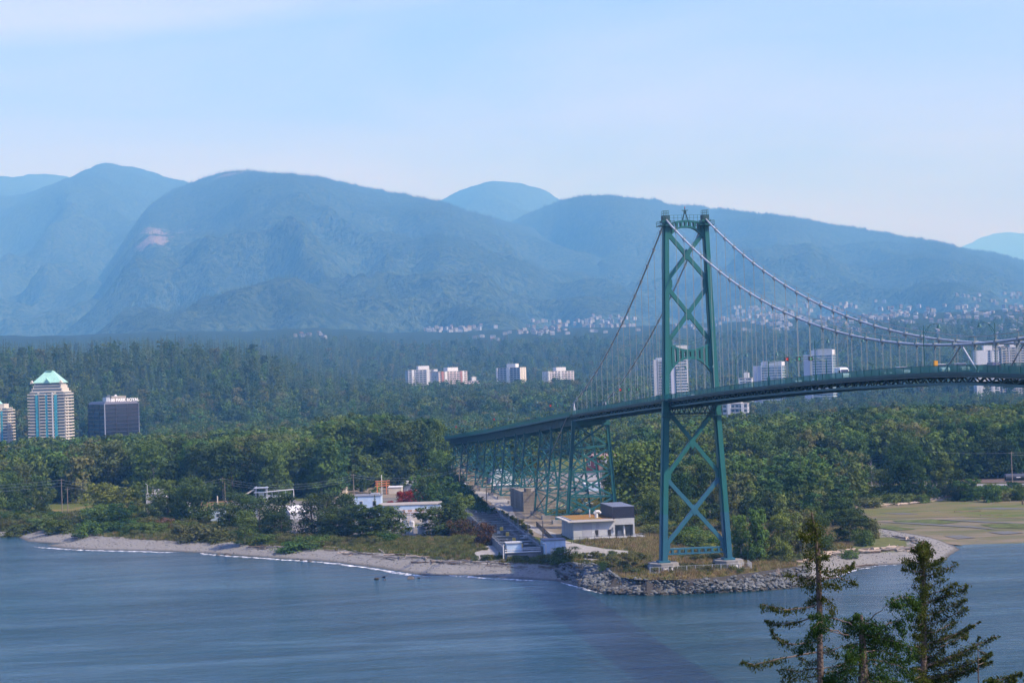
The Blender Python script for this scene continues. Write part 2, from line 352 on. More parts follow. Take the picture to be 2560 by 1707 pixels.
# --- mountains: skyline picks (2352-wide photo coordinates) and the distance of each crest
K = 2560/2352
RIDGES = {
 'front': dict(sk=[(-900,780),(-500,760),(0,760),(150,720),(230,640),(300,540),(345,478),(380,450),(430,427),(480,408),(530,395),(555,390),(600,391),(640,396),(700,402),(800,417),(900,440),(1000,458),(1100,487),(1200,517),(1300,550),(1400,592),(1500,640),(1600,690),(1800,740),(2400,800),(3400,820)], dp=15500, df=4600),
 'far_left': dict(sk=[(-1500,470),(-800,430),(-300,452),(0,450),(60,445),(120,428),(170,408),(210,388),(250,374),(290,376),(330,385),(380,400),(430,416),(520,450),(700,520),(1000,640),(1500,700),(2400,760)], dp=21000, df=8000),
 'back_left': dict(sk=[(-1500,380),(-900,340),(-500,370),(-200,395),(0,403),(50,408),(90,397),(140,398),(175,407),(260,430),(400,470),(800,600),(2400,800)], dp=27000, df=15000),
 'middle': dict(sk=[(500,700),(850,560),(950,490),(1020,460),(1060,440),(1100,424),(1150,416),(1200,420),(1245,428),(1275,442),(1300,462),(1340,470),(1500,500),(1700,560),(2400,700)], dp=24000, df=15000),
 'right': dict(sk=[(700,760),(900,640),(1000,600),(1100,560),(1200,500),(1280,464),(1330,453),(1400,450),(1460,455),(1520,461),(1560,470),(1620,474),(1700,483),(1800,496),(1900,510),(2000,527),(2100,545),(2200,566),(2300,587),(2400,612),(2600,650),(2900,690),(3500,700)], dp=16500, df=4600, var=1),
 'far_right': dict(sk=[(1800,700),(2100,600),(2200,572),(2250,552),(2290,537),(2330,534),(2380,541),(2500,560),(2700,600),(3500,640)], dp=40000, df=28000),
}
def ridge_fn(R, seed):
    dp, df = R['dp'], R['df']; df_var = R.get('var', 0)
    azk = np.array([px_az(x*K) for x, y in R['sk']]); hk = []
    for x, y in R['sk']:
        r = ray(x*K, y*K); el = r.z/sqrt(r.x**2+r.y**2); hk.append(el)
    el = np.array(hk)
    ax_ = np.linspace(azk[0], azk[-1], 900); e_ = np.interp(ax_, azk, el); kk = np.hanning(23); kk /= kk.sum()
    e_ = np.convolve(np.pad(e_, 11, mode='edge'), kk, 'valid'); azk, el = ax_, e_
    def zf(P):
        az, d = polar(P); e = np.interp(az, azk, el)+0.0011*fbm(az*1.7+seed*5, az*0+seed, 3)+0.0007*fbm(az*9+seed*3, az*0+seed, 3)
        wob = 1+0.05*np.sin(az*1.3+seed)
        dfx = np.interp(az, [px_az(1150), px_az(1750), px_az(2400)], [11500, 7000, df]) if df_var else df
        dpk = dp*wob; t = (d-dfx)/(dpk-dfx); zp = 66+e*dpk
        zfoot = 20.0
        tt = np.clip(t, 0, 1); A = np.sin(tt*pi/2)**1.25
        z = zfoot*(1-A)+(66+(zp-66)*d/dpk)*A - np.clip(t-1, 0, None)*1.5*(zp-zfoot)
        env = np.clip(4*tt*(1-tt), 0, 1)*np.clip((1-tt)*3, 0, 1)
        rise = np.clip((zp-zfoot)/1500, 0.05, 1)
        X, Y = P[:, 0], P[:, 1]; wx = X+260*fbm(X/1500+seed, Y/1500, 2)
        g = 1-np.abs(fbm(wx/1500+seed*3.1, Y/2600+seed, 3))*2.4
        g2 = 1-np.abs(fbm(wx/420+seed*1.7, Y/800+seed*2, 3))*2.4
        z = z+rise*env*(380*(g-0.9)+140*(g2-0.9))
        z = np.where(t < 0, -60+(zfoot+60)*np.clip(1+t*6, 0, 1), z)
        return z
    return zf
def mountain_mat():
    m = bpy.data.materials.new('mountain_forest'); m.use_nodes = True; t = m.node_tree; b = t.nodes['Principled BSDF']; b.inputs['Roughness'].default_value = 1; b.inputs['Specular IOR Level'].default_value = 0.0
    g = t.nodes.new('ShaderNodeNewGeometry')
    def nz_(s, det, r, st=(1, 1, 1)):
        mpn = t.nodes.new('ShaderNodeMapping'); mpn.inputs['Scale'].default_value = st; t.links.new(g.outputs['Position'], mpn.inputs['Vector'])
        n = t.nodes.new('ShaderNodeTexNoise'); n.inputs['Scale'].default_value = s; n.inputs['Detail'].default_value = det; n.inputs['Roughness'].default_value = r; t.links.new(mpn.outputs[0], n.inputs['Vector']); return n.outputs['Fac']
    def mixc(f, a, c):
        n = t.nodes.new('ShaderNodeMix'); n.data_type = 'RGBA'; t.links.new(f, n.inputs['Factor'])
        for i, k in ((6, a), (7, c)):
            if isinstance(k, tuple): n.inputs[i].default_value = (*k, 1)
            else: t.links.new(k, n.inputs[i])
        return n.outputs[2]
    trees = nz_(0.035, 4, 0.7, (1, 1, .4)); stands = nz_(0.0022, 5, 0.6)
    c = mixc(mathn(t, 'MULTIPLY', mathn(t, 'SUBTRACT', trees, 0.4), 5, clamp=True), (0.010, 0.020, 0.012), (0.060, 0.085, 0.040))
    c = mixc(mathn(t, 'MULTIPLY', mathn(t, 'SUBTRACT', stands, 0.52), 5, clamp=True), c, (0.020, 0.034, 0.018))
    for (cx_, cy_, cz_, rx_, rz_) in ROCKY:             # bare cliff faces
        sp_ = t.nodes.new('ShaderNodeVectorMath'); sp_.operation = 'DISTANCE'; mpn = t.nodes.new('ShaderNodeMapping'); mpn.vector_type = 'POINT'; mpn.inputs['Scale'].default_value = (1/rx_, 1/rx_, 1/rz_); mpn.inputs['Location'].default_value = (-cx_/rx_, -cy_/rx_, -cz_/rz_)
        t.links.new(g.outputs['Position'], mpn.inputs['Vector']); t.links.new(mpn.outputs[0], sp_.inputs[0]); sp_.inputs[1].default_value = (0, 0, 0)
        f = mathn(t, 'MULTIPLY', mathn(t, 'SUBTRACT', mathn(t, 'ADD', mathn(t, 'MULTIPLY', nz_(0.012, 6, .8), 2.4), .05), mathn(t, 'ADD', sp_.outputs['Value'], .45)), 4, clamp=True)
        c = mixc(f, c, (0.19, 0.155, 0.14))
    t.links.new(c, b.inputs['Base Color'])
    bp = t.nodes.new('ShaderNodeBump'); bp.inputs['Strength'].default_value = 1.0; bp.inputs['Distance'].default_value = 30; t.links.new(trees, bp.inputs['Height']); t.links.new(bp.outputs[0], b.inputs['Normal'])
    return m
ROCKY = []
for (px_, py_, d_, a_, b_) in ((405, 545, 13000, 240, 190), (378, 590, 12000, 150, 150), (610, 440, 15000, 330, 80)):
    q_ = atd(px_, py_, d_); ROCKY.append((q_.x, q_.y, q_.z, a_, b_))
MM = mountain_mat()
RF = {}
for i, (nm, R) in enumerate(RIDGES.items()):
    zf = ridge_fn(R, i*1.7+0.4); RF[nm] = zf
    dd = np.concatenate([np.linspace(R['df']*0.9, R['dp']*1.06, 150), np.linspace(R['dp']*1.08, R['dp']*1.3, 8)])
    o = polar_sheet('mountain', -30, 30, 420, dd, zf, MM)
    tag(o, {'front': 'steep forested mountain with a pale cliff behind the left shore', 'far_left': 'hazy rounded peak at the far left', 'back_left': 'faint low ridge left of the rounded peak', 'middle': 'blue hazy summit left of the bridge tower', 'right': 'long forested ridge falling to the right behind the bridge', 'far_right': 'very pale distant peak at the right edge'}[nm], kind='structure')
def land_top(P, names=('front', 'right', 'far_left')):
    z = ground_z(P)
    w = {}
    for n in names: w[n] = RF[n](P)
    return z, w
# --- water
def water_mat():
    m = bpy.data.materials.new('sea_water'); m.use_nodes = True; t = m.node_tree; b = t.nodes['Principled BSDF']
    b.inputs['Roughness'].default_value = 0.12; b.inputs['IOR'].default_value = 1.62; b.inputs['Specular IOR Level'].default_value = 0.5; b.inputs['Specular Tint'].default_value = (0.72, 0.97, 1.0, 1)
    geo = t.nodes.new('ShaderNodeNewGeometry')
    def nz_(s, det, r, st, rot=0.0, dist=0.0):
        mpn = t.nodes.new('ShaderNodeMapping'); mpn.inputs['Scale'].default_value = st; mpn.inputs['Rotation'].default_value = (0, 0, rot); t.links.new(geo.outputs['Position'], mpn.inputs['Vector'])
        n = t.nodes.new('ShaderNodeTexNoise'); n.inputs['Scale'].default_value = s; n.inputs['Detail'].default_value = det; n.inputs['Roughness'].default_value = r; n.inputs['Distortion'].default_value = dist
        t.links.new(mpn.outputs[0], n.inputs['Vector']); return n.outputs['Fac']
    big = nz_(0.012, 4, 0.55, (1, 2.2, 1), 0.2, 0.8)
    mx_ = t.nodes.new('ShaderNodeMix'); mx_.data_type = 'RGBA'; t.links.new(mathn(t, 'MULTIPLY', mathn(t, 'SUBTRACT', big, 0.35), 3.0, clamp=True), mx_.inputs['Factor'])
    mx_.inputs[6].default_value = (0.005, 0.027, 0.035, 1); mx_.inputs[7].default_value = (0.011, 0.046, 0.058, 1); t.links.new(mx_.outputs[2], b.inputs['Base Color'])
    h = mathn(t, 'ADD', mathn(t, 'MULTIPLY', nz_(0.34, 6, 0.70, (0.62, 1.25, 1), 0.12, 0.5), 1.3), mathn(t, 'MULTIPLY', nz_(0.085, 4, 0.6, (0.6, 1.5, 1), -0.15, 0.6), 3.4))
    slick = nz_(0.010, 5, 0.6, (0.45, 1.6, 1), 0.1, 1.6)
    amp = mathn(t, 'ADD', mathn(t, 'MULTIPLY', mathn(t, 'SUBTRACT', slick, 0.38), 3.0, clamp=True), 0.45)
    bp = t.nodes.new('ShaderNodeBump'); bp.inputs['Distance'].default_value = 1.5; t.links.new(mathn(t, 'MULTIPLY', amp, 0.44), bp.inputs['Strength']); t.links.new(h, bp.inputs['Height']); t.links.new(bp.outputs[0], b.inputs['Normal'])
    return m
wm = MB().add([(-15000, -15000, 0), (15000, -15000, 0), (15000, 56000, 0), (-15000, 56000, 0)], [(0, 1, 2, 3)])
o = wm.build('water', water_mat()); tag(o, 'rippled blue sea channel in front of the shore', kind='structure')
o = MB().add([(-15000, -15000, -8), (15000, -15000, -8), (15000, 56000, -8), (-15000, 56000, -8)], [(0, 1, 2, 3)]).build('seabed', principled('seabed', (0.05, 0.05, 0.04), 0.9)); tag(o, kind='structure')
# --- haze: the smoky summer air
hm = bpy.data.materials.new('haze_air'); hm.use_nodes = True; t = hm.node_tree; t.nodes.clear()
vo = t.nodes.new('ShaderNodeVolumePrincipled'); vo.inputs['Color'].default_value = (0.135, 0.46, 1.0, 1); vo.inputs['Absorption Color'].default_value = (1, 1, 1, 1); vo.inputs['Density'].default_value = HAZE_DENSITY; vo.inputs['Anisotropy'].default_value = 0.0
to = t.nodes.new('ShaderNodeOutputMaterial'); t.links.new(vo.outputs[0], to.inputs['Volume'])
o = MB().box(-15010, -15010, -9, 15010, 56010, 3800).build('haze', hm); tag(o, 'pale blue summer haze over the strait and mountains', kind='stuff')
# ------------------------------------------------------------------ suspension bridge
def two_tone(name, hi, lo, zc, rough=0.5, wob=1.5):
    m = bpy.data.materials.new(name); m.use_nodes = True; t = m.node_tree; b = t.nodes['Principled BSDF']; b.inputs['Roughness'].default_value = rough
    g = t.nodes.new('ShaderNodeNewGeometry'); s = t.nodes.new('ShaderNodeSeparateXYZ'); t.links.new(g.outputs['Position'], s.inputs[0])
    n = t.nodes.new('ShaderNodeTexNoise'); n.inputs['Scale'].default_value = 0.35; n.inputs['Detail'].default_value = 6; n.inputs['Roughness'].default_value = 0.7; t.links.new(g.outputs['Position'], n.inputs['Vector'])
    f = mathn(t, 'MULTIPLY', mathn(t, 'SUBTRACT', s.outputs['Z'], zc), 3.0, clamp=True)
    a = t.nodes.new('ShaderNodeMix'); a.data_type = 'RGBA'; t.links.new(f, a.inputs['Factor']); a.inputs[6].default_value = (*lo, 1); a.inputs[7].default_value = (*hi, 1)
    h = t.nodes.new('ShaderNodeHueSaturation'); t.links.new(mathn(t, 'ADD', mathn(t, 'MULTIPLY', n.outputs['Fac'], 0.5), 0.75), h.inputs['Value']); t.links.new(a.outputs[2], h.inputs['Color'])
    t.links.new(h.outputs[0], b.inputs['Base Color']); return m
TEAL = two_tone('bridge_green_paint', (0.010, 0.118, 0.108), (0.018, 0.105, 0.150), 20.6)
TEALB = two_tone('brace_green_paint', (0.010, 0.112, 0.104), (0.020, 0.110, 0.160), 31.0)
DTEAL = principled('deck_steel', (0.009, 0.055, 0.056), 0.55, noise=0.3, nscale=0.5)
VTEAL = principled('viaduct_steel', (0.011, 0.098, 0.100), 0.5, noise=0.25, nscale=0.4)
CHORD = principled('chord_steel', (0.030, 0.13, 0.15), 0.5, noise=0.2, nscale=0.5)
CABLE = principled('cable_white', (0.36, 0.385, 0.40), 0.55, noise=0.2, nscale=0.8)
ROPE = principled('hanger_rope', (0.22, 0.26, 0.26), 0.6)
CONC = principled('concrete', (0.24, 0.235, 0.22), 0.9, noise=0.3, nscale=0.25, bump=0.3, bscale=1.5)
ASPH = principled('asphalt', (0.06, 0.06, 0.062), 0.9, noise=0.2, nscale=0.6)
WHITE = principled('white_paint', (0.75, 0.76, 0.77), 0.5)
GREY = principled('grey_metal', (0.30, 0.32, 0.34), 0.5, noise=0.15, nscale=1)
BLACK = principled('black', (0.02, 0.02, 0.022), 0.5)
def glass_panel():
    m = bpy.data.materials.new('railing_mesh'); m.use_nodes = True; t = m.node_tree; t.nodes.clear()
    o = t.nodes.new('ShaderNodeOutputMaterial'); a = t.nodes.new('ShaderNodeBsdfTransparent'); p = t.nodes.new('ShaderNodeBsdfPrincipled'); mx = t.nodes.new('ShaderNodeMixShader')
    a.inputs['Color'].default_value = (0.55, 0.85, 0.78, 1); p.inputs['Base Color'].default_value = (0.020, 0.19, 0.155, 1); p.inputs['Roughness'].default_value = 0.4
    mx.inputs[0].default_value = 0.66; t.links.new(a.outputs[0], mx.inputs[1]); t.links.new(p.outputs[0], mx.inputs[2]); t.links.new(mx.outputs[0], o.inputs['Surface']); return m
RAILM = glass_panel()
RZ = [(-473, 56.4), (-390, 59.8), (-310, 62.7), (-268, 63.8), (-236, 64.15), (-205, 63.85), (-163, 62.7), (-85, 60.0), (-42, 58.3), (0, 56.6), (38, 55.0), (151, 49.5), (241, 44.6), (411, 35.4), (601, 26.3), (760, 19.5), (900, 13.5)]
def rz(y):                                             # top of the railing
    if -473 <= y <= 0: return 64.15-7.6*(abs(y+236.5)/236.5)**1.45
    return float(np.interp(y, [p[0] for p in RZ], [p[1] for p in RZ]))
def cz(y):
    if y <= 0: return 67.8+41.7*((y+236.5)/236.5)**2
    u = y/166.0; return 109.5-(109.5-51.6)*u-4*6*u*(1-u)
bridge = empty('suspension_bridge', (0, 0, 0), 0, 'tall green steel suspension bridge with one pale-cabled tower on the shore point', 'bridge')
ROOT = bridge
# tower
def legx(z): return float(np.interp(z, [6.5, 24, 56, 82, 111], [10.0, 9.25, 7.7, 6.85, 6.05]))
tower_z = [6.6, 12, 24, 40, 56, 70, 82, 96, 108.4]
tm = MB()
def hexsec(mb, pts, sx):                               # a tall leg: box section with a rib on each face
    for (dx0, dx1, dy0, dy1) in ((-0.95, 0.95, -1.05, 1.05), (-0.55, 0.55, -1.55, -1.05), (-0.55, 0.55, 1.05, 1.55)):
        vs = []; fs = []
        for z in pts:
            k = 1.0+0.25*(1-(z-6)/105); c = sx*legx(z)
            vs += [(c+dx0*k*0.9, dy0*k, z), (c+dx1*k*0.9, dy0*k, z), (c+dx1*k*0.9, dy1*k, z), (c+dx0*k*0.9, dy1*k, z)]
        for i in range(len(pts)-1):
            for j in range(4): a = i*4+j; b = i*4+(j+1) % 4; fs.append((a, b, b+4, a+4))
        n = len(pts); fs += [(3, 2, 1, 0), (4*n-4, 4*n-3, 4*n-2, 4*n-1)]
        mb.add(vs, fs)
tower = empty('tower'); tower.parent = ROOT
for s in (-1, 1): MB().box(s*legx(108)-1.35, -1.9, 108.4, s*legx(108)+1.35, 1.9, 108.9).build('cap_plate', TEAL, tower)
for s in (-1, 1):
    m = MB(); hexsec(m, tower_z, s)
    m.box(s*10.0-1.7, -2.2, 6.35, s*10.0+1.7, 2.2, 6.9); m.build('leg', TEAL, tower)
    m = MB(); c = s*legx(109)                            # saddle housing, platform and hand rails
    m.box(c-1.0, -1.5, 108.92, c+1.0, 1.5, 110.5)
    m.build('saddle_housing', DTEAL, tower)
    m = MB(); m.box(c-2.3, -2.6, 107.3, c+2.3, 2.6, 107.5)
    for a in (-2.25, -0.75, 0.75, 2.25):
        for b in (-2.55, 2.55): m.box(c+a-.05, b-.05, 107.5, c+a+.05, b+.05, 108.7)
    for zz in (108.1, 108.7):
        for b in (-2.55, 2.55): m.bar((c-2.25, b, zz), (c+2.25, b, zz), 0.08)
        for a in (-2.25, 2.25): m.bar((c+a, -2.55, zz), (c+a, 2.55, zz), 0.08)
    m.build('platform', VTEAL, tower)
    m = MB()
    for a in (-0.8, -0.3, 0.3, 0.8):
        for b in (-1.2, 1.2): m.bar((c+a, b, 110.5), (c+a, b, 111.9), 0.09)
    for zz in (111.2, 111.9):
        m.tube([(c-0.8, -1.2, zz), (c-.8, 1.2, zz), (c+.8, 1.2, zz), (c+.8, -1.2, zz), (c-.8, -1.2, zz)], 0.05, 4)
    m.build('hand_rail', VTEAL, tower)
def band(mb, xs, zt, zb, y0, y1):                      # curved plate strip between two edges
    n = len(xs); vs = []; fs = []
    for x in xs: vs += [(x, y0, zb(x)), (x, y1, zb(x)), (x, y1, zt(x)), (x, y0, zt(x))]
    for i in range(n-1):
        for j in range(4): a = i*4+j; b = i*4+(j+1) % 4; fs.append((a, b, b+4, a+4))
    fs += [(3, 2, 1, 0), (4*n-4, 4*n-3, 4*n-2, 4*n-1)]; mb.add(vs, fs)
def pierced(name, w, zt, zb, tt, tb, nh, postw, y=1.0, mat=None):
    m = MB(); xs = list(np.linspace(-w, w, 25))
    band(m, xs, zt, lambda x: zt(x)-tt, -y, y); band(m, xs, lambda x: zb(x)+tb, zb, -y, y)
    for i in range(nh+1):
        x = -w+2*w*i/nh; x = max(-w+postw*0.5, min(w-postw*0.5, x))
        band(m, [x-postw/2, x, x+postw/2], lambda q: zt(q)-tt+0.05, lambda q: zb(q)+tb-0.05, -y+0.01, y-0.01)
    m.build(name, mat or TEAL, tower)
pierced('portal_beam', 5.4, lambda x: 109.0-1.0*(x/5.4)**2, lambda x: 106.7-3.4*abs(x/5.4)**2.6, 0.55, 0.55, 8, 0.55)
pierced('portal_beam', 6.6, lambda x: 70.0+2.2*(x/6.6)**2, lambda x: 67.1-4.6*abs(x/6.6)**2.6, 0.7, 0.75, 9, 0.85)
pierced('base_strut', 9.2, lambda x: 10.4, lambda x: 8.5, 0.42, 0.42, 9, 0.65, 0.7)
for (z0, z1) in ((91.2, 105.2), (72.4, 88.6)):         # cross bracing above the deck
    for s in (-1, 1): m = MB(); m.bar((-s*(legx(z0)-.6), 0.012*s, z0), (s*(legx(z1)-.6), 0.012*s, z1), 1.2, 1.2, (0, 1, 0)); m.build('cross_brace', TEAL, tower)
for (z0, z1) in ((32.2, 51.6), (11.4, 31.2)):
    for s in (-1, 1): m = MB(); m.bar((-s*(legx(z0)-.7), 0.012*s, z0), (s*(legx(z1)-.7), 0.012*s, z1), 1.2, 1.2, (0, 1, 0)); m.build('cross_brace', TEALB, tower)
QF = [(0,1,2,3),(7,6,5,4),(0,4,5,1),(1,5,6,2),(2,6,7,3),(3,7,4,0)]
for zc in (98.6, 80.5, 41.6, 21.6):
    MB().add([(-1.1, -.66, zc), (0, -.66, zc-1.7), (1.1, -.66, zc), (0, -.66, zc+1.7), (-1.1, .66, zc), (0, .66, zc-1.7), (1.1, .66, zc), (0, .66, zc+1.7)], QF).build('gusset_plate', TEALB, tower)
for zc, h in ((90, 3.4), (105.6, 2.4), (71.8, 2.2), (31.8, 3.4), (50.5, 2.4), (11.0, 3.2)):
    for s in (-1, 1):
        x0 = s*(legx(zc)-0.7); x1 = s*(legx(zc)-1.9)
        MB().add([(x0, -.68, zc-h), (x1, -.68, zc-h*.25), (x1, -.68, zc+h*.25), (x0, -.68, zc+h), (x0, .68, zc-h), (x1, .68, zc-h*.25), (x1, .68, zc+h*.25), (x0, .68, zc+h)], QF).build('gusset_plate', TEALB, tower)
m = MB()                                                # beacon mast between the saddles
for a in (-0.85, 0.85):
    for b in (-0.6, 0.6): m.bar((a, b, 108.9), (a*.25, b*.25, 111.2), 0.15)
m.box(-.35, -.35, 110.9, .35, .35, 111.9); m.box(-.9, -.3, 111.9, .9, .3, 112.05); m.cyl((0, 0, 112.05), 0.14, 0.6, 6)
m.build('beacon_mast', DTEAL, tower); m = MB()
for x in np.linspace(-4.9, 4.9, 9): m.box(x-.04, -.9, 108.6, x+.04, -.82, 110.5)
for zz in (109.7, 110.5): m.bar((-5.0, -.86, zz), (5.0, -.86, zz), 0.07)
m.build('hand_rail', VTEAL, tower); m = MB()
for zz in (73.2, 74.0): m.tube([(-6.3, -.8, zz+.6), (-3, -.8, zz-1.0), (0, -.8, zz-1.7), (3, -.8, zz-1.0), (6.3, -.8, zz+.6)], 0.05, 4)
m.build('hand_rail', VTEAL, tower)
MB().cyl((0, 0, 112.65), 0.16, 0.4, 6).build('beacon_lamp', principled('beacon_red', (0.5, 0.05, 0.03), 0.4), tower)
m = MB()                                                # lattice beam under the deck, below it a walkway
for zz in (50.7, 53.1): m.box(-8.3, -1.2, zz-.2, 8.3, 1.2, zz+.2)
for i in range(9):
    x = -6.4+i*1.6; m.bar((x-.8, -1.0, 50.9), (x, -1.0, 52.9), .28); m.bar((x, -1.0, 52.9), (x+.8, -1.0, 50.9), .28)
m.box(-9.6, -2.6, 49.9, 10.6, -1.3, 50.05)
for x in np.linspace(-9.5, 10.5, 14): m.box(x-.04, -2.6, 50.05, x+.04, -2.52, 51.1)
m.bar((-9.5, -2.56, 51.1), (10.5, -2.56, 51.1), .07)
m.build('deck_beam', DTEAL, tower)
# main cables with hangers as their own pieces
HS = [y for y in np.arange(-463, 160, 10.0) if not (-4 < y < 4)]
for s in (-1, 1):
    pts = [(s*6.1, y, cz(y)+(0.9 if False else 0)) for y in np.linspace(-473, 0, 64)]
    m = MB(); m.tube([(s*6.1, -473, 109.5)]+pts[1:-1]+[(s*6.1, 0, 109.6)], 0.27, 8)
    m.tube([(s*6.1, 0.0, 109.6)]+[(s*6.1, y, cz(y)) for y in np.linspace(4, 166, 26)]+[(s*6.1, 166, 51.6)], 0.22, 8)
    cab = m.build('main_cable', CABLE, ROOT, smooth=True)
    MB().tube([(s*6.1, 166, 51.6), (s*6.3, 263, 13.0)], .17, 6).build('backstay', GREY, cab)
    m = MB()
    for dx in (-.28, .28):
        P = [(s*6.1+dx, y, cz(y)+1.25) for y in np.linspace(-473, -1.5, 60)]; m.tube(P, 0.035, 4)
        P = [(s*6.1+dx, y, cz(y)+1.25) for y in np.linspace(1.5, 160, 22)]; m.tube(P, 0.03, 4)
    m.build('hand_rope', ROPE, cab)
    for y in HS:
        z1 = cz(y); z0 = rz(y)-1.6
        if z1-z0 < 1.5: continue
        m = MB()
        for dy in (-.22, .22): m.bar((0, dy, z0), (0, dy, z1), 0.055)
        m.box(-.38, -.42, z1-.42, .38, .42, z1+.42); m.box(-.05, -.05, z1+.3, .05, .05, z1+1.3)
        m.box(-.1, -.3, z1-.9, .1, .3, z1-.4)
        m.build('hanger', ROPE, cab, (s*6.1, float(y), 0))
    for yb in (-236.5, 163.5):                              # slanting ties to the deck at mid span and at the side span end
        for dy in ((-8.5, 8.5) if yb < 0 else (-4.5, 0)):
            MB().tube([(s*6.1, yb, cz(yb)), (s*6.4, yb+dy, rz(yb)-1.5)], 0.17, 6).build('cable_tie', CABLE, cab)
# deck
YS = list(np.arange(-473, 165.1, 5.8)); YE = YS[-1]
def ribbon(mb, ys, x0, x1, o0, o1):
    vs = []; fs = []
    for y in ys: z = rz(y); vs += [(x0, y, z+o0), (x1, y, z+o0), (x1, y, z+o1), (x0, y, z+o1)]
    for i in range(len(ys)-1):
        for j in range(4): a = i*4+j; b = i*4+(j+1) % 4; fs.append((a, b, b+4, a+4))
    n = len(ys); fs += [(3, 2, 1, 0), (4*n-4, 4*n-3, 4*n-2, 4*n-1)]; mb.add(vs, fs)
deck = MB(); ribbon(deck, YS, -7.5, 7.5, -1.72, -1.42); deck = deck.build('deck', ASPH, ROOT)
m = MB(); ribbon(m, YS, -7.7, -7.42, -2.0, -1.38); ribbon(m, YS, 7.42, 7.7, -2.0, -1.38); ribbon(m, YS, -5.7, -5.4, -1.43, -1.1); ribbon(m, YS, 5.4, 5.7, -1.43, -1.1)
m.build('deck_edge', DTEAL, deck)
for x in (-1.65, 1.65):
    m = MB()
    for y in np.arange(-470, 160, 9): ribbon(m, [y, y+3], x-.07, x+.07, -1.424, -1.405)
    tag(m.build('lane_marking', WHITE, deck), kind='stuff')
tr = MB()
for s in (-1, 1): ribbon(tr, YS, s*6.1-.2, s*6.1+.2, -2.32, -1.98)
for i in range(len(YS)-1):
    y = YS[i]; z = rz(y); tr.bar((-6.1, y, z-2.15), (6.1, y, z-2.15), .25, .6)
    z2 = rz(YS[i+1]); tr.bar((-6.1, y, z-3.4), (6.1, YS[i+1], z2-3.4), .2); tr.bar((6.1, y, z-3.4), (-6.1, YS[i+1], z2-3.4), .2)
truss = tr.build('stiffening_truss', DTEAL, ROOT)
for s in (-1, 1):
    m = MB(); ribbon(m, YS, s*6.1-.27, s*6.1+.27, -3.78, -3.3); m.build('bottom_chord', CHORD, truss)
    m = MB(); ribbon(m, YS, s*7.35-.05, s*7.35+.05, -2.22, -2.12); m.build('utility_pipe', GREY, truss)
rest = MB()
for s in (-1, 1):
    for i in range(len(YS)-1):
        ya, yb = YS[i], YS[i+1]; ym = (ya+yb)/2
        for (p, q, o0, o1) in ((ya, ym, -2.3, -3.4), (ym, yb, -3.4, -2.3)):
            a = (s*6.1, p, rz(p)+o0); b = (s*6.1, q, rz(q)+o1)
            if s < 0 and ya > -285 and ya < 160: MB().bar(a, b, .22, .26, (1, 0, 0)).build('truss_diagonal', DTEAL, truss)
            else: rest.bar(a, b, .22, .26, (1, 0, 0))
        if s > 0 or not (ya > -285): pass
o = rest.build('truss_web', DTEAL, truss); tag(o, kind='stuff')
# railing: posts and top rail, with a see-through panel in every bay (a sub-part)
def rx(y, s):
    a = abs(y); return s*(7.55+1.9*float(np.clip((7.5-a)/2.0, 0, 1)))
for s in (-1, 1):
    ys = sorted(set(list(np.arange(-473, 165.1, 4.8))+[-7.5, -5.5, 5.5, 7.5])); m = MB()
    for i in range(len(ys)-1):
        a, b = ys[i], ys[i+1]; m.bar((rx(a, s), a, rz(a)-.04), (rx(b, s), b, rz(b)-.04), .14, .1)
        m.bar((rx(a, s), a, rz(a)-1.36), (rx(b, s), b, rz(b)-1.36), .14, .16)
        m.box(rx(a, s)-.08, a-.08, rz(a)-1.42, rx(a, s)+.08, a+.08, rz(a)+.02)
    rail = m.build('railing', VTEAL, ROOT)
    far = MB()
    for i in range(len(ys)-1):
        a, b = ys[i], ys[i+1]; k = MB() if (s < 0 and a > -290) else far
        e = 0.09; k.add([(rx(a, s), a+e, rz(a)-1.26), (rx(b, s), b-e, rz(b)-1.26), (rx(b, s), b-e, rz(b)-.12), (rx(a, s), a+e, rz(a)-.12)], [(0, 1, 2, 3)])
        if k is not far: k.build('rail_panel', RAILM, rail)
    o = far.build('rail_panels', RAILM, rail); tag(o, kind='stuff')
m = MB()                                                # balconies round the tower legs
for s in (-1, 1): m.prism([(s*7.4, -8), (s*9.6, -6), (s*9.6, 6), (s*7.4, 8)], rz(0)-1.75, rz(0)-1.38)
m.build('balcony', DTEAL, ROOT)
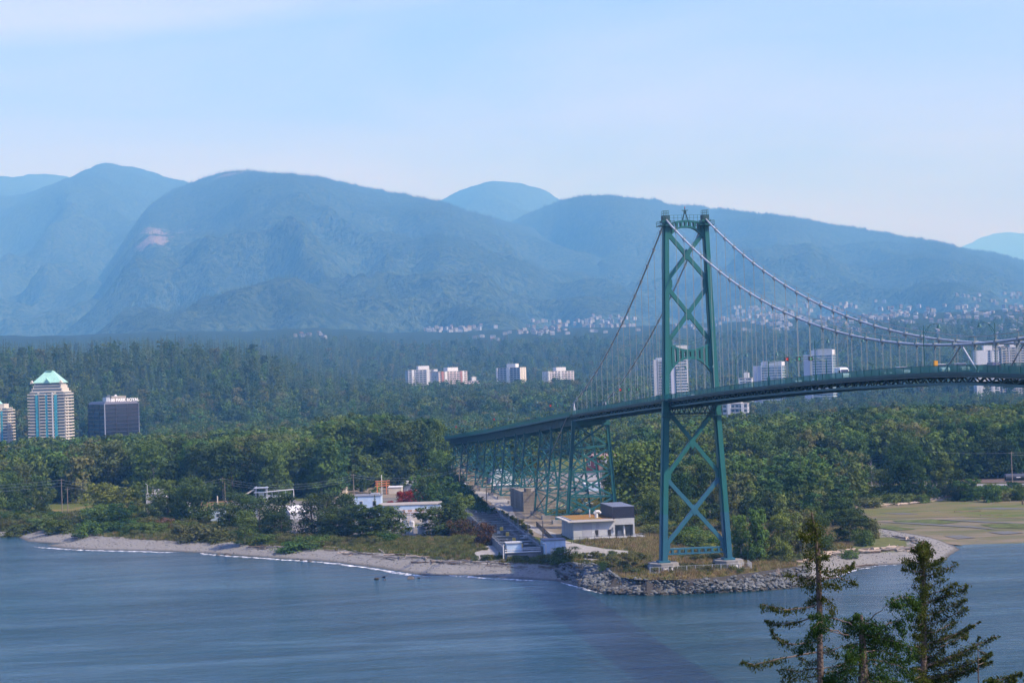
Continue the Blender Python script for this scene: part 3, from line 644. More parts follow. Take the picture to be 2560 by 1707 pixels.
# main bent under the side span's end
def bent(y, x_top, x_bot, zt, zb, w, tiers, name, mat, parent, yb=None, wbr=None):
    """two battered legs with cross bracing in tiers, feet at yb"""
    yb = y if yb is None else yb; out_ = []
    wbr = wbr or w*0.55
    f = lambda t: (x_top+(x_bot-x_top)*t, y+(yb-y)*t, zt+(zb-zt)*t)
    frame = MB(); frame.bar((-x_top-.8, y, zt), (x_top+.8, y, zt), w*1.3, w*1.4)
    frame = frame.build(name, mat, parent)
    for s in (-1, 1):
        a = f(0); b = f(1); mm = MB()
        mm.bar((s*a[0], a[1], a[2]), (s*b[0], b[1], b[2]), w*.62, w*.7, (0, 1, 0))
        for dx in (-w*.36, w*.36): mm.bar((s*a[0]+dx, a[1], a[2]), (s*b[0]+dx, b[1], b[2]), w*.12, w, (0, 1, 0))
        mm.build('leg', mat, frame)
    for k in range(tiers):
        a = f(k/tiers); b = f((k+1)/tiers)
        for s in (-1, 1): MB().bar((-s*a[0], a[1]+.03*s, a[2]-.2), (s*b[0], b[1]+.03*s, b[2]+.2), wbr).build('diagonal_brace', mat, frame)
        MB().bar((-b[0], b[1], b[2]+.3), (b[0], b[1], b[2]+.3), wbr).build('strut', mat, frame)
    for s in (-1, 1): MB().box(s*f(1)[0]-1.6, yb-1.6, zb-4.5, s*f(1)[0]+1.6, yb+1.6, zb+.05).build('footing', CONC, frame)
    return frame
bent(163.5, 6.6, 9.6, rz(163.5)-4.6, 6.0, 1.5, 4, 'end_bent', VTEAL, ROOT, 166.5, .7)
# tower piers: broad concrete caissons on the ground, with a painted mural panel
MURAL = principled('mural_print', (0.62, 0.66, 0.72), 0.7, noise=0.5, nscale=1.2, c2=(0.10, 0.13, 0.26))
for s, lb in ((-1, 'broad octagonal concrete pier under the near left tower leg'), (1, 'broad octagonal concrete pier under the right tower leg')):
    cx = s*10.0; pr = [(4.6*cos(a), 5.2*sin(a)) for a in np.linspace(pi/8, 2*pi+pi/8, 9)[:-1]]
    t_ = empty('bridge_pier', (cx, 0, 0), 0, lb, 'pier', 'concrete piers under the bridge tower')
    m = MB(); m.prism([(x*1.04, y*1.04) for x, y in pr], 1.0, 5.6); m.prism(pr, 5.6, 6.3); m.build('pier_body', CONC, t_)
    m = MB(); y0 = -5.2*sin(pi*3/8)*1.04-.07
    m.box(-1.1, y0-.03, 3.4, 1.7, y0+.05, 5.0); m.build('mural', WHITE, t_)
    m = MB(); m.box(-1.75, y0-.02, 2.8, 1.85, y0+.04, 3.3); m.box(-1.75, y0-.02, 3.35, -1.2, y0+.04, 5.2); m.box(1.8, y0-.02, 3.35, 2.0, y0+.04, 5.2); m.build('mural_frame', principled('mural_blue', (0.07, 0.08, 0.17), 0.7), t_)
    m = MB()
    for q in ((-.7, .2, .6, .9), (.15, .4, .35, .9), (.9, .1, .5, 1.1)): m.box(q[0], y0-.05, 3.5+q[1], q[0]+q[2], y0-.035, 3.5+q[3]*.9+.2)
    m.build('mural_shape', principled('mural_shapes', (0.16, 0.17, 0.22), 0.7), t_)
# ------------------------------------------------------------------ approach viaduct
via = empty('viaduct', (0, 165, 0), 0, 'long green steel approach viaduct on braced trestle legs running inland', 'viaduct'); OFFV = Vector((0, -165, 0))
VY = list(np.arange(165.6, 900, 12.0)); holder = via; via.location = (0, 0, 0)
m = MB(); ribbon(m, VY, -7.5, 7.5, -1.72, -1.42); vdeck = m.build('deck', ASPH, via)
m = MB(); ribbon(m, VY, -7.7, -7.42, -2.1, -1.38); ribbon(m, VY, 7.42, 7.7, -2.1, -1.38); m.build('deck_edge', VTEAL, vdeck)
for s in (-1, 1):
    m = MB(); ribbon(m, VY, s*5.6-.25, s*5.6+.25, -5.0, -1.75); ribbon(m, VY, s*5.6-.45, s*5.6+.45, -5.15, -4.98)
    for y in np.arange(168, 895, 3.0):
        z = rz(y); m.box(s*5.6-.42, y-.06, z-5.0, s*5.6+.42, y+.06, z-1.8)
    m.build('plate_girder', DTEAL, via)
    m = MB(); ys = np.arange(165.6, 895, 2.4)
    for a in ys: m.box(s*7.55-.06, a-.06, rz(a)-1.42, s*7.55+.06, a+.06, rz(a)+.02)
    ribbon(m, VY, s*7.55-.07, s*7.55+.07, -.12, 0); ribbon(m, VY, s*7.55-.07, s*7.55+.07, -1.42, -1.25); m.build('railing', VTEAL, via)
    m = MB()
    for i in range(len(VY)-1): a, b = VY[i], VY[i+1]; m.add([(s*7.55, a, rz(a)-1.26), (s*7.55, b, rz(b)-1.26), (s*7.55, b, rz(b)-.1), (s*7.55, a, rz(a)-.1)], [(0, 1, 2, 3)])
    tag(m.build('rail_panels', RAILM, via), kind='stuff')
BY = [192, 218, 247, 290, 316, 352, 384, 420, 450, 488, 518, 556, 586, 624, 654, 692, 722, 760, 800, 840, 880]
for i, y in enumerate(BY):
    zt = rz(y)-5.2; zb = 5.4
    if i in (3, ): zb = 12.6                              # stands on the anchor block
    H_ = zt-zb; tiers = 4 if H_ > 30 else 3 if H_ > 19 else 2
    fr = bent(y, 5.7, 5.7+H_*0.105, zt, zb, 0.85 if y < 420 else .75, tiers, 'trestle_bent', VTEAL, via, None, .42)
    if i % 2 == 1 and i+1 < len(BY):                      # bracing along the bridge between paired bents
        y2 = BY[i+1]; zt2 = rz(y2)-5.2; m = MB()
        zb2 = 12.6 if i+1 == 3 else zb
        for s in (-1, 1):
            g = lambda y_, zt_, zb_, t: (s*(5.7+(zt_-zb_)*.105*t), y_, zt_+(zb_-zt_)*t)
            nt_ = tiers
            for k in range(nt_):
                m.bar(g(y, zt, zb, k/nt_), g(y2, zt2, zb2, (k+1)/nt_), .35); m.bar(g(y, zt, zb, (k+1)/nt_), g(y2, zt2, zb2, k/nt_), .35)
                m.bar(g(y, zt, zb, (k+1)/nt_-.02), g(y2, zt2, zb2, (k+1)/nt_-.02), .35)
        m.build('tower_bracing', VTEAL, via)
# anchor block
ab = empty('anchor_block', (-1.0, 283, 0), 0, 'stained concrete cable anchorage with stepped top and yellow graffiti under the viaduct', 'anchorage')
m = MB(); m.box(-10.5, -20, 2, 10.5, 18, 12.4); ab_b = m.build('block', principled('old_concrete', (0.30, 0.275, 0.235), 0.95, c2=(0.13, 0.12, 0.105), nscale=0.16, bump=.4, bscale=.8, stretch=(1, 1, .35)), ab)
m = MB()
for x in (-9.2, -4.5, 1.8, 6.4): m.box(x, -19.9, 12.4, x+2.3, -14, 13.9)
m.build('plinth', MATS['old_concrete'], ab)
m = MB()
for z in (4, 5.4, 6.8, 8.2, 9.6, 11): m.box(-10.56, -20.05, z, 10.56, -20.005, z+.09); m.box(-10.55, -20.0, z, -10.505, 18, z+.09)
m.build('board_line', principled('form_joint', (0.12, 0.11, 0.10), .9), ab)
m = MB()
for (x, z, w, h) in ((3.3, 5.6, 1.1, 1.5), (4.6, 6.2, .5, 1.2), (5.5, 5.4, 1.3, 1.4), (7.1, 5.0, .5, 1.9), (-1.5, 3.6, 2.8, 1.6)): m.add([(x, -20.09, z), (x+w, -20.09, z+.35), (x+w*.8, -20.09, z+h), (x+.2, -20.09, z+h*.7)], [(0, 1, 2, 3)])
m.build('graffiti', principled('graffiti_yellow', (0.6, 0.5, 0.06), .7, c2=(.15, .35, .42), nscale=.5), ab)
# ------------------------------------------------------------------ lamps, signals, vehicles on the deck
def street_lamp_mesh():
    root = empty('street_lamp'); 
    m = MB(); m.tube([(0, 0, 0), (0, 0, 9.3)], [.13, .07], 6); m.box(-.25, -.25, 0, .25, .25, 1.3); m.build('pole', VTEAL, root)
    m = MB(); P = [(0, 0, 7.4), (.5, 0, 8.4), (1.3, 0, 9.2), (2.3, 0, 9.55), (3.1, 0, 9.4)]; m.tube(P, .06, 5); m.tube([(0, 0, 6.6), (.45, 0, 7.6), (1.3, 0, 9.15)], .04, 4); m.build('arm', VTEAL, root)
    m = MB(); m.tube([(3.1, 0, 9.45), (3.1, 0, 9.2), (3.1, 0, 8.95), (3.1, 0, 8.6)], [.1, .16, .3, .45], 8); m.build('lamp_head', VTEAL, root)
    return root
lamp0 = freeze(street_lamp_mesh()); used = [False]
for i, y in enumerate([-220, -150, -80, -12, 57, 126, 195, 264, 333, 402, 471, 540, 609, 678]):
    for s in (-1, 1):
        w = {0: 'beside the parked silver car at the right', 1: 'beside the white van', 2: 'right of the tower', 3: 'at the tower', 4: 'just left of the tower', 5: 'above the end bent'}.get(i, 'number')
        side = 'near' if s < 0 else 'far'
        if i > 5: lb = 'green curved-arm lamp on the viaduct railing, far along towards the left end'; 
        else: lb = f'green curved-arm lamp on the {side} railing {w}'
        if i == 0: lb = f'tall green curved-arm lamp on the {side} railing close to the mid-span cable ties'
        x, zz, r_ = s*7.2, rz(y)-1.42, (0 if s < 0 else pi)
        if not used[0]: L = lamp0; L.location = (x, y, zz); L.rotation_euler = (0, 0, r_); used[0] = True; tag(L, lb, 'street lamp', 'green lamps along the bridge')
        else: tag(copy_tree(lamp0, None, (x, y, zz), r_, lb), lb, 'street lamp', 'green lamps along the bridge')
def emis(name, c, s):
    m = bpy.data.materials.new(name); m.use_nodes = True; b = m.node_tree.nodes['Principled BSDF']; b.inputs['Base Color'].default_value = (0, 0, 0, 1)
    b.inputs['Emission Color'].default_value = (*c, 1); b.inputs['Emission Strength'].default_value = s; return m
REDL = emis('signal_red', (1, .05, .03), .6); GRNL = emis('signal_green', (.05, 1, .5), .3)
def gantry():
    root = empty('lane_signal_gantry')
    for s in (-1, 1): MB().tube([(s*7.4, 0, 0), (s*7.4, 0, 6.2)], [.17, .12], 6).box(s*7.4-.3, -.3, 0, s*7.4+.3, .3, 2.2).build('post', VTEAL, root)
    m = MB()
    for dz in (0, .55): m.tube([(-7.4, 0, 5.6+dz*.4), (-4, 0, 6.2+dz), (0, 0, 6.45+dz), (4, 0, 6.2+dz), (7.4, 0, 5.6+dz*.4)], .08, 5)
    for x in np.arange(-6, 6.1, 1.5): m.bar((x, 0, 6.0), (x+.5, 0, 6.8), .06)
    m.build('beam', VTEAL, root)
    for x, k in ((-2.7, 0), (.4, 1), (3.4, 1)):
        h = MB().box(x-.5, -.25, 5.85, x+.5, .25, 6.95).build('signal_head', BLACK, root); m = MB()
        if k == 0: m.bar((x-.3, -.29, 6.1), (x+.3, -.29, 6.7), .12, .05, (0, 1, 0)); m.bar((x-.3, -.29, 6.7), (x+.3, -.29, 6.1), .12, .05, (0, 1, 0))
        else: m.bar((x, -.29, 6.15), (x, -.29, 6.75), .14, .05, (0, 1, 0)); m.bar((x-.28, -.29, 6.42), (x, -.29, 6.12), .12, .05, (0, 1, 0)); m.bar((x+.28, -.29, 6.42), (x, -.29, 6.12), .12, .05, (0, 1, 0))
        m.build('red_cross' if k == 0 else 'green_arrow', REDL if k == 0 else GRNL, h)
    return root
g0 = None
for y, lb in ((-112, 'green gantry with a red cross and two green arrows right of the tower'), (92, 'green lane signal gantry just left of the tower'), (238, 'lane signal gantry over the viaduct near the concrete anchorage'), (409, 'lane signal gantry halfway along the viaduct'), (570, 'smallest lane signal gantry at the left end of the viaduct')):
    if g0 is None: g0 = gantry(); freeze(g0); g0.location = (0, y, rz(y)-1.42); tag(g0, lb, 'signal gantry', 'lane signal gantries over the roadway')
    else: tag(copy_tree(g0, None, (0, y, rz(y)-1.42), 0, lb), lb, 'signal gantry', 'lane signal gantries over the roadway')
o = MB().box(-.03, -.9, 0, .03, .9, 1.1).build('warning_sign', principled('sign_yellow', (.75, .6, .03), .5), None, (-7.4, 3, rz(3)-.9)); tag(o, 'small yellow sign on the railing at the foot of the tower', 'sign', 'yellow signs on the bridge railing'); o.rotation_euler = (0, 0, radians(75))
o = MB().box(-.03, -1.3, 0, .03, 1.3, .9).build('warning_sign', MATS['sign_yellow'], None, (-7.38, -76, rz(-76)-1.0)); tag(o, 'wide yellow sign on the near railing right of the tower', 'sign', 'yellow signs on the bridge railing')
o = MB().box(-.35, -.3, 0, .35, .3, 1.1).build('call_box', principled('orange_box', (.6, .28, .03), .5), None, (-7.2, -226, rz(-226)-.2)); tag(o, 'orange emergency box on the railing beside the tall lamp', 'call box')
GLASS = principled('car_glass', (0.03, 0.04, 0.05), 0.08, spec=0.8); TYRE = principled('tyre', (0.02, 0.02, 0.02), 0.8); RIM = principled('rim', (.4, .4, .42), .3, metal=.7)
LGT = principled('headlamp', (.85, .85, .8), .1, spec=.8); TAIL = principled('tail_lamp', (.4, .01, .01), .2)
def loft(mb, secs):                                   # secs: list of (y, halfwidth_bottom, halfwidth_top, z0, z1)
    vs = []; fs = []
    for (y, wb, wt, z0, z1) in secs: vs += [(-wb, y, z0), (wb, y, z0), (wt, y, z1), (-wt, y, z1)]
    for i in range(len(secs)-1):
        for j in range(4): a = i*4+j; b = i*4+(j+1) % 4; fs.append((a, b, b+4, a+4))
    n = len(secs); fs += [(3, 2, 1, 0), (4*n-4, 4*n-3, 4*n-2, 4*n-1)]; mb.add(vs, fs)
def car(kind, paint, detail=True):                      # nose towards -Y
    root = empty({'sedan': 'car', 'suv': 'car', 'van': 'van', 'pickup': 'pickup_truck'}[kind])
    m = MB(); g = MB()
    if kind == 'sedan':
        loft(m, [(-2.3, .75, .7, .35, .62), (-2.15, .88, .82, .28, .78), (-1.0, .92, .88, .25, .95), (1.6, .92, .88, .25, 1.0), (2.2, .88, .8, .3, .92), (2.32, .8, .72, .4, .8)])
        loft(m, [(-.35, .74, .60, 1.36, 1.43), (1.0, .72, .60, 1.36, 1.44)]); loft(g, [(-1.05, .80, .78, .93, .96), (-.38, .82, .62, .95, 1.38), (1.0, .82, .62, .98, 1.38), (1.75, .80, .76, .97, 1.0)]); wb = 1.35; L = 2.3
    elif kind == 'suv':
        loft(m, [(-2.3, .78, .74, .38, .85), (-2.1, .92, .86, .32, .98), (-1.1, .95, .92, .3, 1.1), (2.1, .95, .92, .3, 1.12), (2.3, .9, .86, .4, 1.05)])
        loft(m, [(-.4, .78, .66, 1.64, 1.72), (1.85, .76, .66, 1.64, 1.72)]); loft(g, [(-1.1, .84, .82, 1.08, 1.12), (-.45, .86, .68, 1.1, 1.66), (1.9, .86, .68, 1.1, 1.66), (2.2, .84, .8, 1.1, 1.15)]); wb = 1.4; L = 2.3
    elif kind == 'van':
        loft(m, [(-2.9, .85, .8, .4, 1.05), (-2.7, .98, .92, .35, 1.25), (-2.0, 1.0, .98, .35, 1.5), (-1.3, 1.0, .9, .35, 2.45), (-.9, 1.0, .9, .35, 2.6), (2.8, 1.0, .9, .35, 2.6), (2.9, .97, .88, .4, 2.5)])
        loft(g, [(-2.12, .9, .88, 1.48, 1.52), (-1.42, .94, .84, 1.5, 2.3), (-1.3, .9, .84, 1.5, 2.35)]); g.box(-1.02, -1.3, 1.5, 1.02, -.5, 2.1); wb = 1.8; L = 2.9
        for x in (-.6, .6): m.bar((x, -.6, 2.68), (x, 2.4, 2.68), .06)
        for y in (-.4, .8, 2.1): m.bar((-.85, y, 2.75), (.85, y, 2.75), .07)
    else:
        loft(m, [(-2.7, .85, .8, .45, .95), (-2.5, .95, .9, .4, 1.1), (-1.3, .98, .95, .4, 1.2), (2.6, .98, .95, .4, 1.15)]); loft(m, [(-.8, .78, .68, 1.78, 1.86), (.4, .78, .68, 1.78, 1.86)])
        loft(g, [(-1.3, .86, .84, 1.18, 1.22), (-.8, .88, .7, 1.2, 1.8), (.5, .88, .7, 1.2, 1.8), (.75, .86, .84, 1.18, 1.2)]); wb = 1.7; L = 2.65
    m.build('body', paint, root); g.build('window_glass', GLASS, root)
    for s in (-1, 1):
        for y in (-wb, wb):
            w = MB().tube([(s*.72, y, .34), (s*.97, y, .34)], .34, 12).build('wheel', TYRE, root)
            MB().tube([(s*.96, y, .34), (s*.99, y, .34)], .2, 8).build('rim', RIM, w)
        MB().box(s*.62-.16, -L-.02, .62, s*.62+.16, -L+.1, .78).build('headlight', LGT, root)
        MB().box(s*.68-.13, L-.08, .72, s*.68+.13, L+.04, .9).build('tail_light', TAIL, root)
    return root
def paint(n, c): return principled('paint_'+n, c, .25, spec=.6)
cars_ = {}
def put_car(kind, cname, c, loc, rz_, label, group):
    k = kind+cname
    if k not in cars_: cars_[k] = freeze(car(kind, paint(cname, c))); o = cars_[k]; o.location = loc; o.rotation_euler = (0, 0, rz_)
    else: o = copy_tree(cars_[k], None, loc, rz_)
    return tag(o, label, {'van': 'van', 'pickup': 'pickup truck'}.get(kind, 'car'), group)
GV = 'vehicles crossing the bridge'
for (px, py, X, kind, cn, c, lb) in (
  (2106, 930, -3.2, 'van', 'white', (.75, .76, .78), 'white van with a roof rack driving on the bridge deck'),
  (2211, 930, -3.2, 'sedan', 'dark_green', (.03, .08, .07), 'dark green car on the bridge behind the white van'),
  (2256, 926, -3.2, 'suv', 'silver', (.45, .46, .48), 'pale compact car between the dark car and the tall lamp'),
  (2354, 922, -3.2, 'suv', 'white', (.75, .76, .78), 'white car with roof rails just right of the tall near lamp'),
  (2403, 920, -3.2, 'suv', 'grey', (.30, .32, .34), 'large grey car beside the central cable ties'),
  (1990, 950, -3.2, 'sedan', 'silver', (.45, .46, .48), 'pale car half hidden by the railing left of the lamp beside the van'),
  (2030, 945, -3.2, 'sedan', 'white', (.75, .76, .78), 'white car low behind the railing just left of the white van'),
  (1728, 984, -3.2, 'sedan', 'silver', (.45, .46, .48), 'pale car between the two tower legs'),
  (2480, 920, 3.2, 'suv', 'dark_blue', (.03, .05, .10), 'dark car in the far lane right of the central cable ties')):
    y = onz(px, py, rz(-100)-1).y
    r = ray(px, py); y = CAM.y+r.y*(X-CAM.x)/r.x
    put_car(kind, cn, c, (X, y, rz(y)-1.42), 0 if X < 0 else pi, lb, GV)
# ------------------------------------------------------------------ trees
def quads_cloud(centers, radii, per, leaf, rs, up_bias=0.35):
    """leaf sized quads scattered through clumps"""
    V = []; 
    for c, r in zip(centers, radii):
        n = per
        d = rs.normal(size=(n, 3)); d /= np.linalg.norm(d, axis=1)[:, None]
        p = c + d*(r*(rs.rand(n, 1)**0.28))*np.array([1, 1, .8])
        nrm = d*1.15+rs.normal(size=(n, 3))*0.34+np.array([0, 0, up_bias]); nrm /= np.linalg.norm(nrm, axis=1)[:, None]
        t = np.cross(nrm, rs.normal(size=(n, 3))); t /= np.linalg.norm(t, axis=1)[:, None]+1e-9
        b = np.cross(nrm, t); s = leaf*(0.6+0.8*rs.rand(n, 1))
        V.append(np.stack([p-t*s*.5, p+b*s*.42, p+t*s*.6, p-b*s*.42], 1))
    V = np.concatenate(V).reshape(-1, 3); F = np.arange(len(V)).reshape(-1, 4); return V, F
def trunk_mb(h, r, rs, limbs=7, lean=0.03):
    m = MB(); P = []; x = y = 0
    for i in range(6): P.append((x, y, h*i/5)); x += rs.normal()*h*lean; y += rs.normal()*h*lean
    m.tube(P, [r*(1-.8*i/5) for i in range(6)], 6)
    for k in range(limbs):
        t = 0.3+0.6*k/limbs; a = rs.rand()*2*pi; L = h*(.32-.2*t); z = h*t
        m.tube([(0, 0, z), (cos(a)*L*.5, sin(a)*L*.5, z+L*.45), (cos(a)*L, sin(a)*L, z+L*.8)], [r*.35, r*.22, r*.08], 4)
    return m
def broad_crown(seed, h=20, w=10, base=.22, nc=70, per=42, leaf=.62, shape='oval'):
    rs = np.random.RandomState(seed); C = []; R = []
    lobes = [(rs.normal(size=2)*w*.16, rs.rand()) for _ in range(4)]
    for i in range(nc):
        t = rs.rand(); z = h*(base+(1-base)*(.06+.9*t))
        if shape == 'oval': prof = sin(pi*min(1, max(0, .12+.84*t)))**.55
        elif shape == 'tall': prof = (1-t)**.45*(.35+.65*min(1, t*4+.3))*1.05
        else: prof = sqrt(max(.02, 1-(t*.98)**2))
        a = rs.rand()*2*pi; rr = w/2*prof*(rs.rand()**.4)*.86
        lob = lobes[i % 4][0]*(.3+t)
        C.append((cos(a)*rr+lob[0], sin(a)*rr+lob[1], z)); R.append(w*(.13+.10*rs.rand())*(1 if prof > .4 else .75))
    return quads_cloud(np.array(C), R, per, leaf, rs)
def conifer_crown(seed, h=30, w=9, lev=26, nb=8, base=.12, droop=.35, thin=0.0):
    rs = np.random.RandomState(seed); V = []; F = []
    for i in range(lev):
        t = i/(lev-1); z = h*(base+(1-base)*t*.985)
        r = w/2*((1-t)**.85*.93+.035)*(.75+.5*rs.rand())
        for k in range(nb):
            if rs.rand() < thin: continue
            a = 2*pi*k/nb+rs.rand()*1.1; L = r*(.6+.6*rs.rand()); hw = max(.25, L*.30)*(.8+.5*rs.rand()); dz = -L*droop*(.5+rs.rand())
            c, s = cos(a), sin(a); zz = z+rs.normal()*h/lev*.35
            b = len(V)
            V += [(0, 0, zz+.15*L), (c*L*.55-s*hw, s*L*.55+c*hw, zz+dz*.4-.1*L), (c*L, s*L, zz+dz), (c*L*.55+s*hw, s*L*.55-c*hw, zz+dz*.4-.1*L), (c*L*.5, s*L*.5, zz+dz*.25+.12*L)]
            F += [(b, b+1, b+4), (b+1, b+2, b+4), (b+2, b+3, b+4), (b+3, b, b+4)]
    b = len(V); V += [(.35, 0, h*.93), (-.2, .3, h*.93), (-.2, -.3, h*.93), (0, 0, h)]; F += [(b, b+1, b+3), (b+1, b+2, b+3), (b+2, b, b+3)]
    return np.array(V), np.array(F)
BARK = principled('bark', (0.11, 0.09, 0.07), .9, noise=.3, nscale=2); BARKL = principled('bark_pale', (0.30, 0.28, 0.25), .9, noise=.3, nscale=2)
FM = {'mid': foliage('leaves_mid', (0.052, 0.092, 0.019), (0.128, 0.188, 0.045)),
      'dark': foliage('leaves_dark', (0.030, 0.058, 0.017), (0.074, 0.118, 0.034)),
      'bright': foliage('leaves_bright', (0.100, 0.135, 0.028), (0.190, 0.215, 0.050)),
      'olive': foliage('leaves_olive', (0.078, 0.094, 0.030), (0.150, 0.158, 0.056)),
      'brown': foliage('leaves_brown', (0.080, 0.050, 0.026), (0.150, 0.100, 0.052)),
      'red': foliage('leaves_red', (0.17, 0.016, 0.014), (0.36, 0.045, 0.03), hue=.01),
      'orange': foliage('leaves_orange', (0.22, 0.10, 0.012), (0.36, 0.18, 0.03), hue=.01),
      'conifer': foliage('needles', (0.028, 0.052, 0.018), (0.066, 0.096, 0.030), trans=.12),
      'farcon': foliage('far_needles', (0.028, 0.050, 0.018), (0.076, 0.104, 0.036), trans=.1, rnd_v=.42)}
TONE = {'mid': 'mid green', 'dark': 'dark green', 'bright': 'yellowish green', 'olive': 'olive green', 'brown': 'brownish', 'red': 'deep red', 'orange': 'orange', 'conifer': 'dark'}
CROWNS = {}
def crown_mesh(kind, v, tone):
    k = (kind, v, tone)
    if k in CROWNS: return CROWNS[k]
    bk = (kind, v)
    if bk not in CROWNS:
        if kind == 'broad': V, F = broad_crown(100+v, 20, (10.5, 12.5, 9.5, 11.5, 13, 10)[v % 6], (-.02, .05, -.05, .02, .06, -.06)[v % 6], 90, 52, .66, ('oval', 'dome', 'tall', 'oval', 'dome', 'tall')[v % 6])
        elif kind == 'bush': V, F = broad_crown(200+v, 4, 7, -.12, 46, 46, .42, 'dome')
        elif kind == 'conifer': V, F = conifer_crown(300+v, 30, (8, 9.5, 7)[v % 3], 30, 10, .08)
        elif kind == 'cedar': V, F = broad_crown(320+v, 18, (13, 11, 14)[v % 3], -.08, 80, 50, .6, ('tall', 'tall', 'oval')[v % 3])
        elif kind == 'farbroad': V, F = broad_crown(400+v, 20, 11.5, .0, 40, 18, 1.3, 'dome')
        elif kind == 'farcon': V, F = conifer_crown(500+v, 30, (7, 8.5)[v % 2], 13, 6, .02)
        CROWNS[bk] = (V, F)
    V, F = CROWNS[bk]; me = np_mesh(kind+'_crown', V, F); me.materials.append(FM[tone]); CROWNS[k] = me; return me
TRUNKS = {}
def trunk_mesh(kind, v):
    k = (kind, v)
    if k not in TRUNKS:
        rs = np.random.RandomState(40+v)
        if kind == 'broad': me = trunk_mb(16, .33, rs).mesh('trunk')
        elif kind == 'bush': me = trunk_mb(2.5, .08, rs, 5).mesh('trunk')
        elif kind == 'conifer': me = MB().tube([(0, 0, 0), (0, 0, 28)], [.42, .06], 6).mesh('trunk')
        else: me = MB().tube([(0, 0, 0), (0, 0, 15)], [.4, .06], 6).mesh('trunk')
        me.materials.append(BARKL if (kind == 'broad' and v % 3 == 0) else BARK); TRUNKS[k] = me
    return TRUNKS[k]
H0 = {'broad': 20, 'bush': 4, 'conifer': 30, 'cedar': 18}
W0 = {'broad': 10.5, 'bush': 6.5, 'conifer': 8.5, 'cedar': 12}
NAME = {'broad': 'broadleaf_tree', 'bush': 'bush', 'conifer': 'conifer_tree', 'cedar': 'conifer_tree'}
CATN = {'broad': 'tree', 'bush': 'bush', 'conifer': 'tree', 'cedar': 'tree'}
TREES = []                                             # candidates: (size on screen, kind, tone, x, y, z, h, w, label, group)
def add_tree(kind, tone, x, y, h, w=None, label=None, group=None, z=None, must=False):
    w = h*W0[kind]/H0[kind] if w is None else w
    d = (Vector((x, y, 0))-Vector((CX, CY, 0))).length
    TREES.append(((1e6 if must else 0)+h/d, kind, tone, x, y, z, h, w, label, group))
def px_tree(kind, tone, px, yb, yt, wpx, label, z=3.7, group='trees picked out along the shore'):
    p = onz(px, yb, z)
    for _ in range(4): p = onz(px, yb, max(1.5, min(4.2, gz(p.x, p.y))))
    d = (p-CAM).dot(F_); h = (yb-yt)/FPX*d
    if tone == 'dark' and 560 < px < 1130 and yb > 1300: h *= 1.1; wpx *= 1.3
    add_tree(kind, tone, p.x, p.y, h, wpx/FPX*d*1.08, label, 'hedge by the viaduct road' if 'hedge' in label else group, None, True)
G1 = 'shore trees left of the bridge'
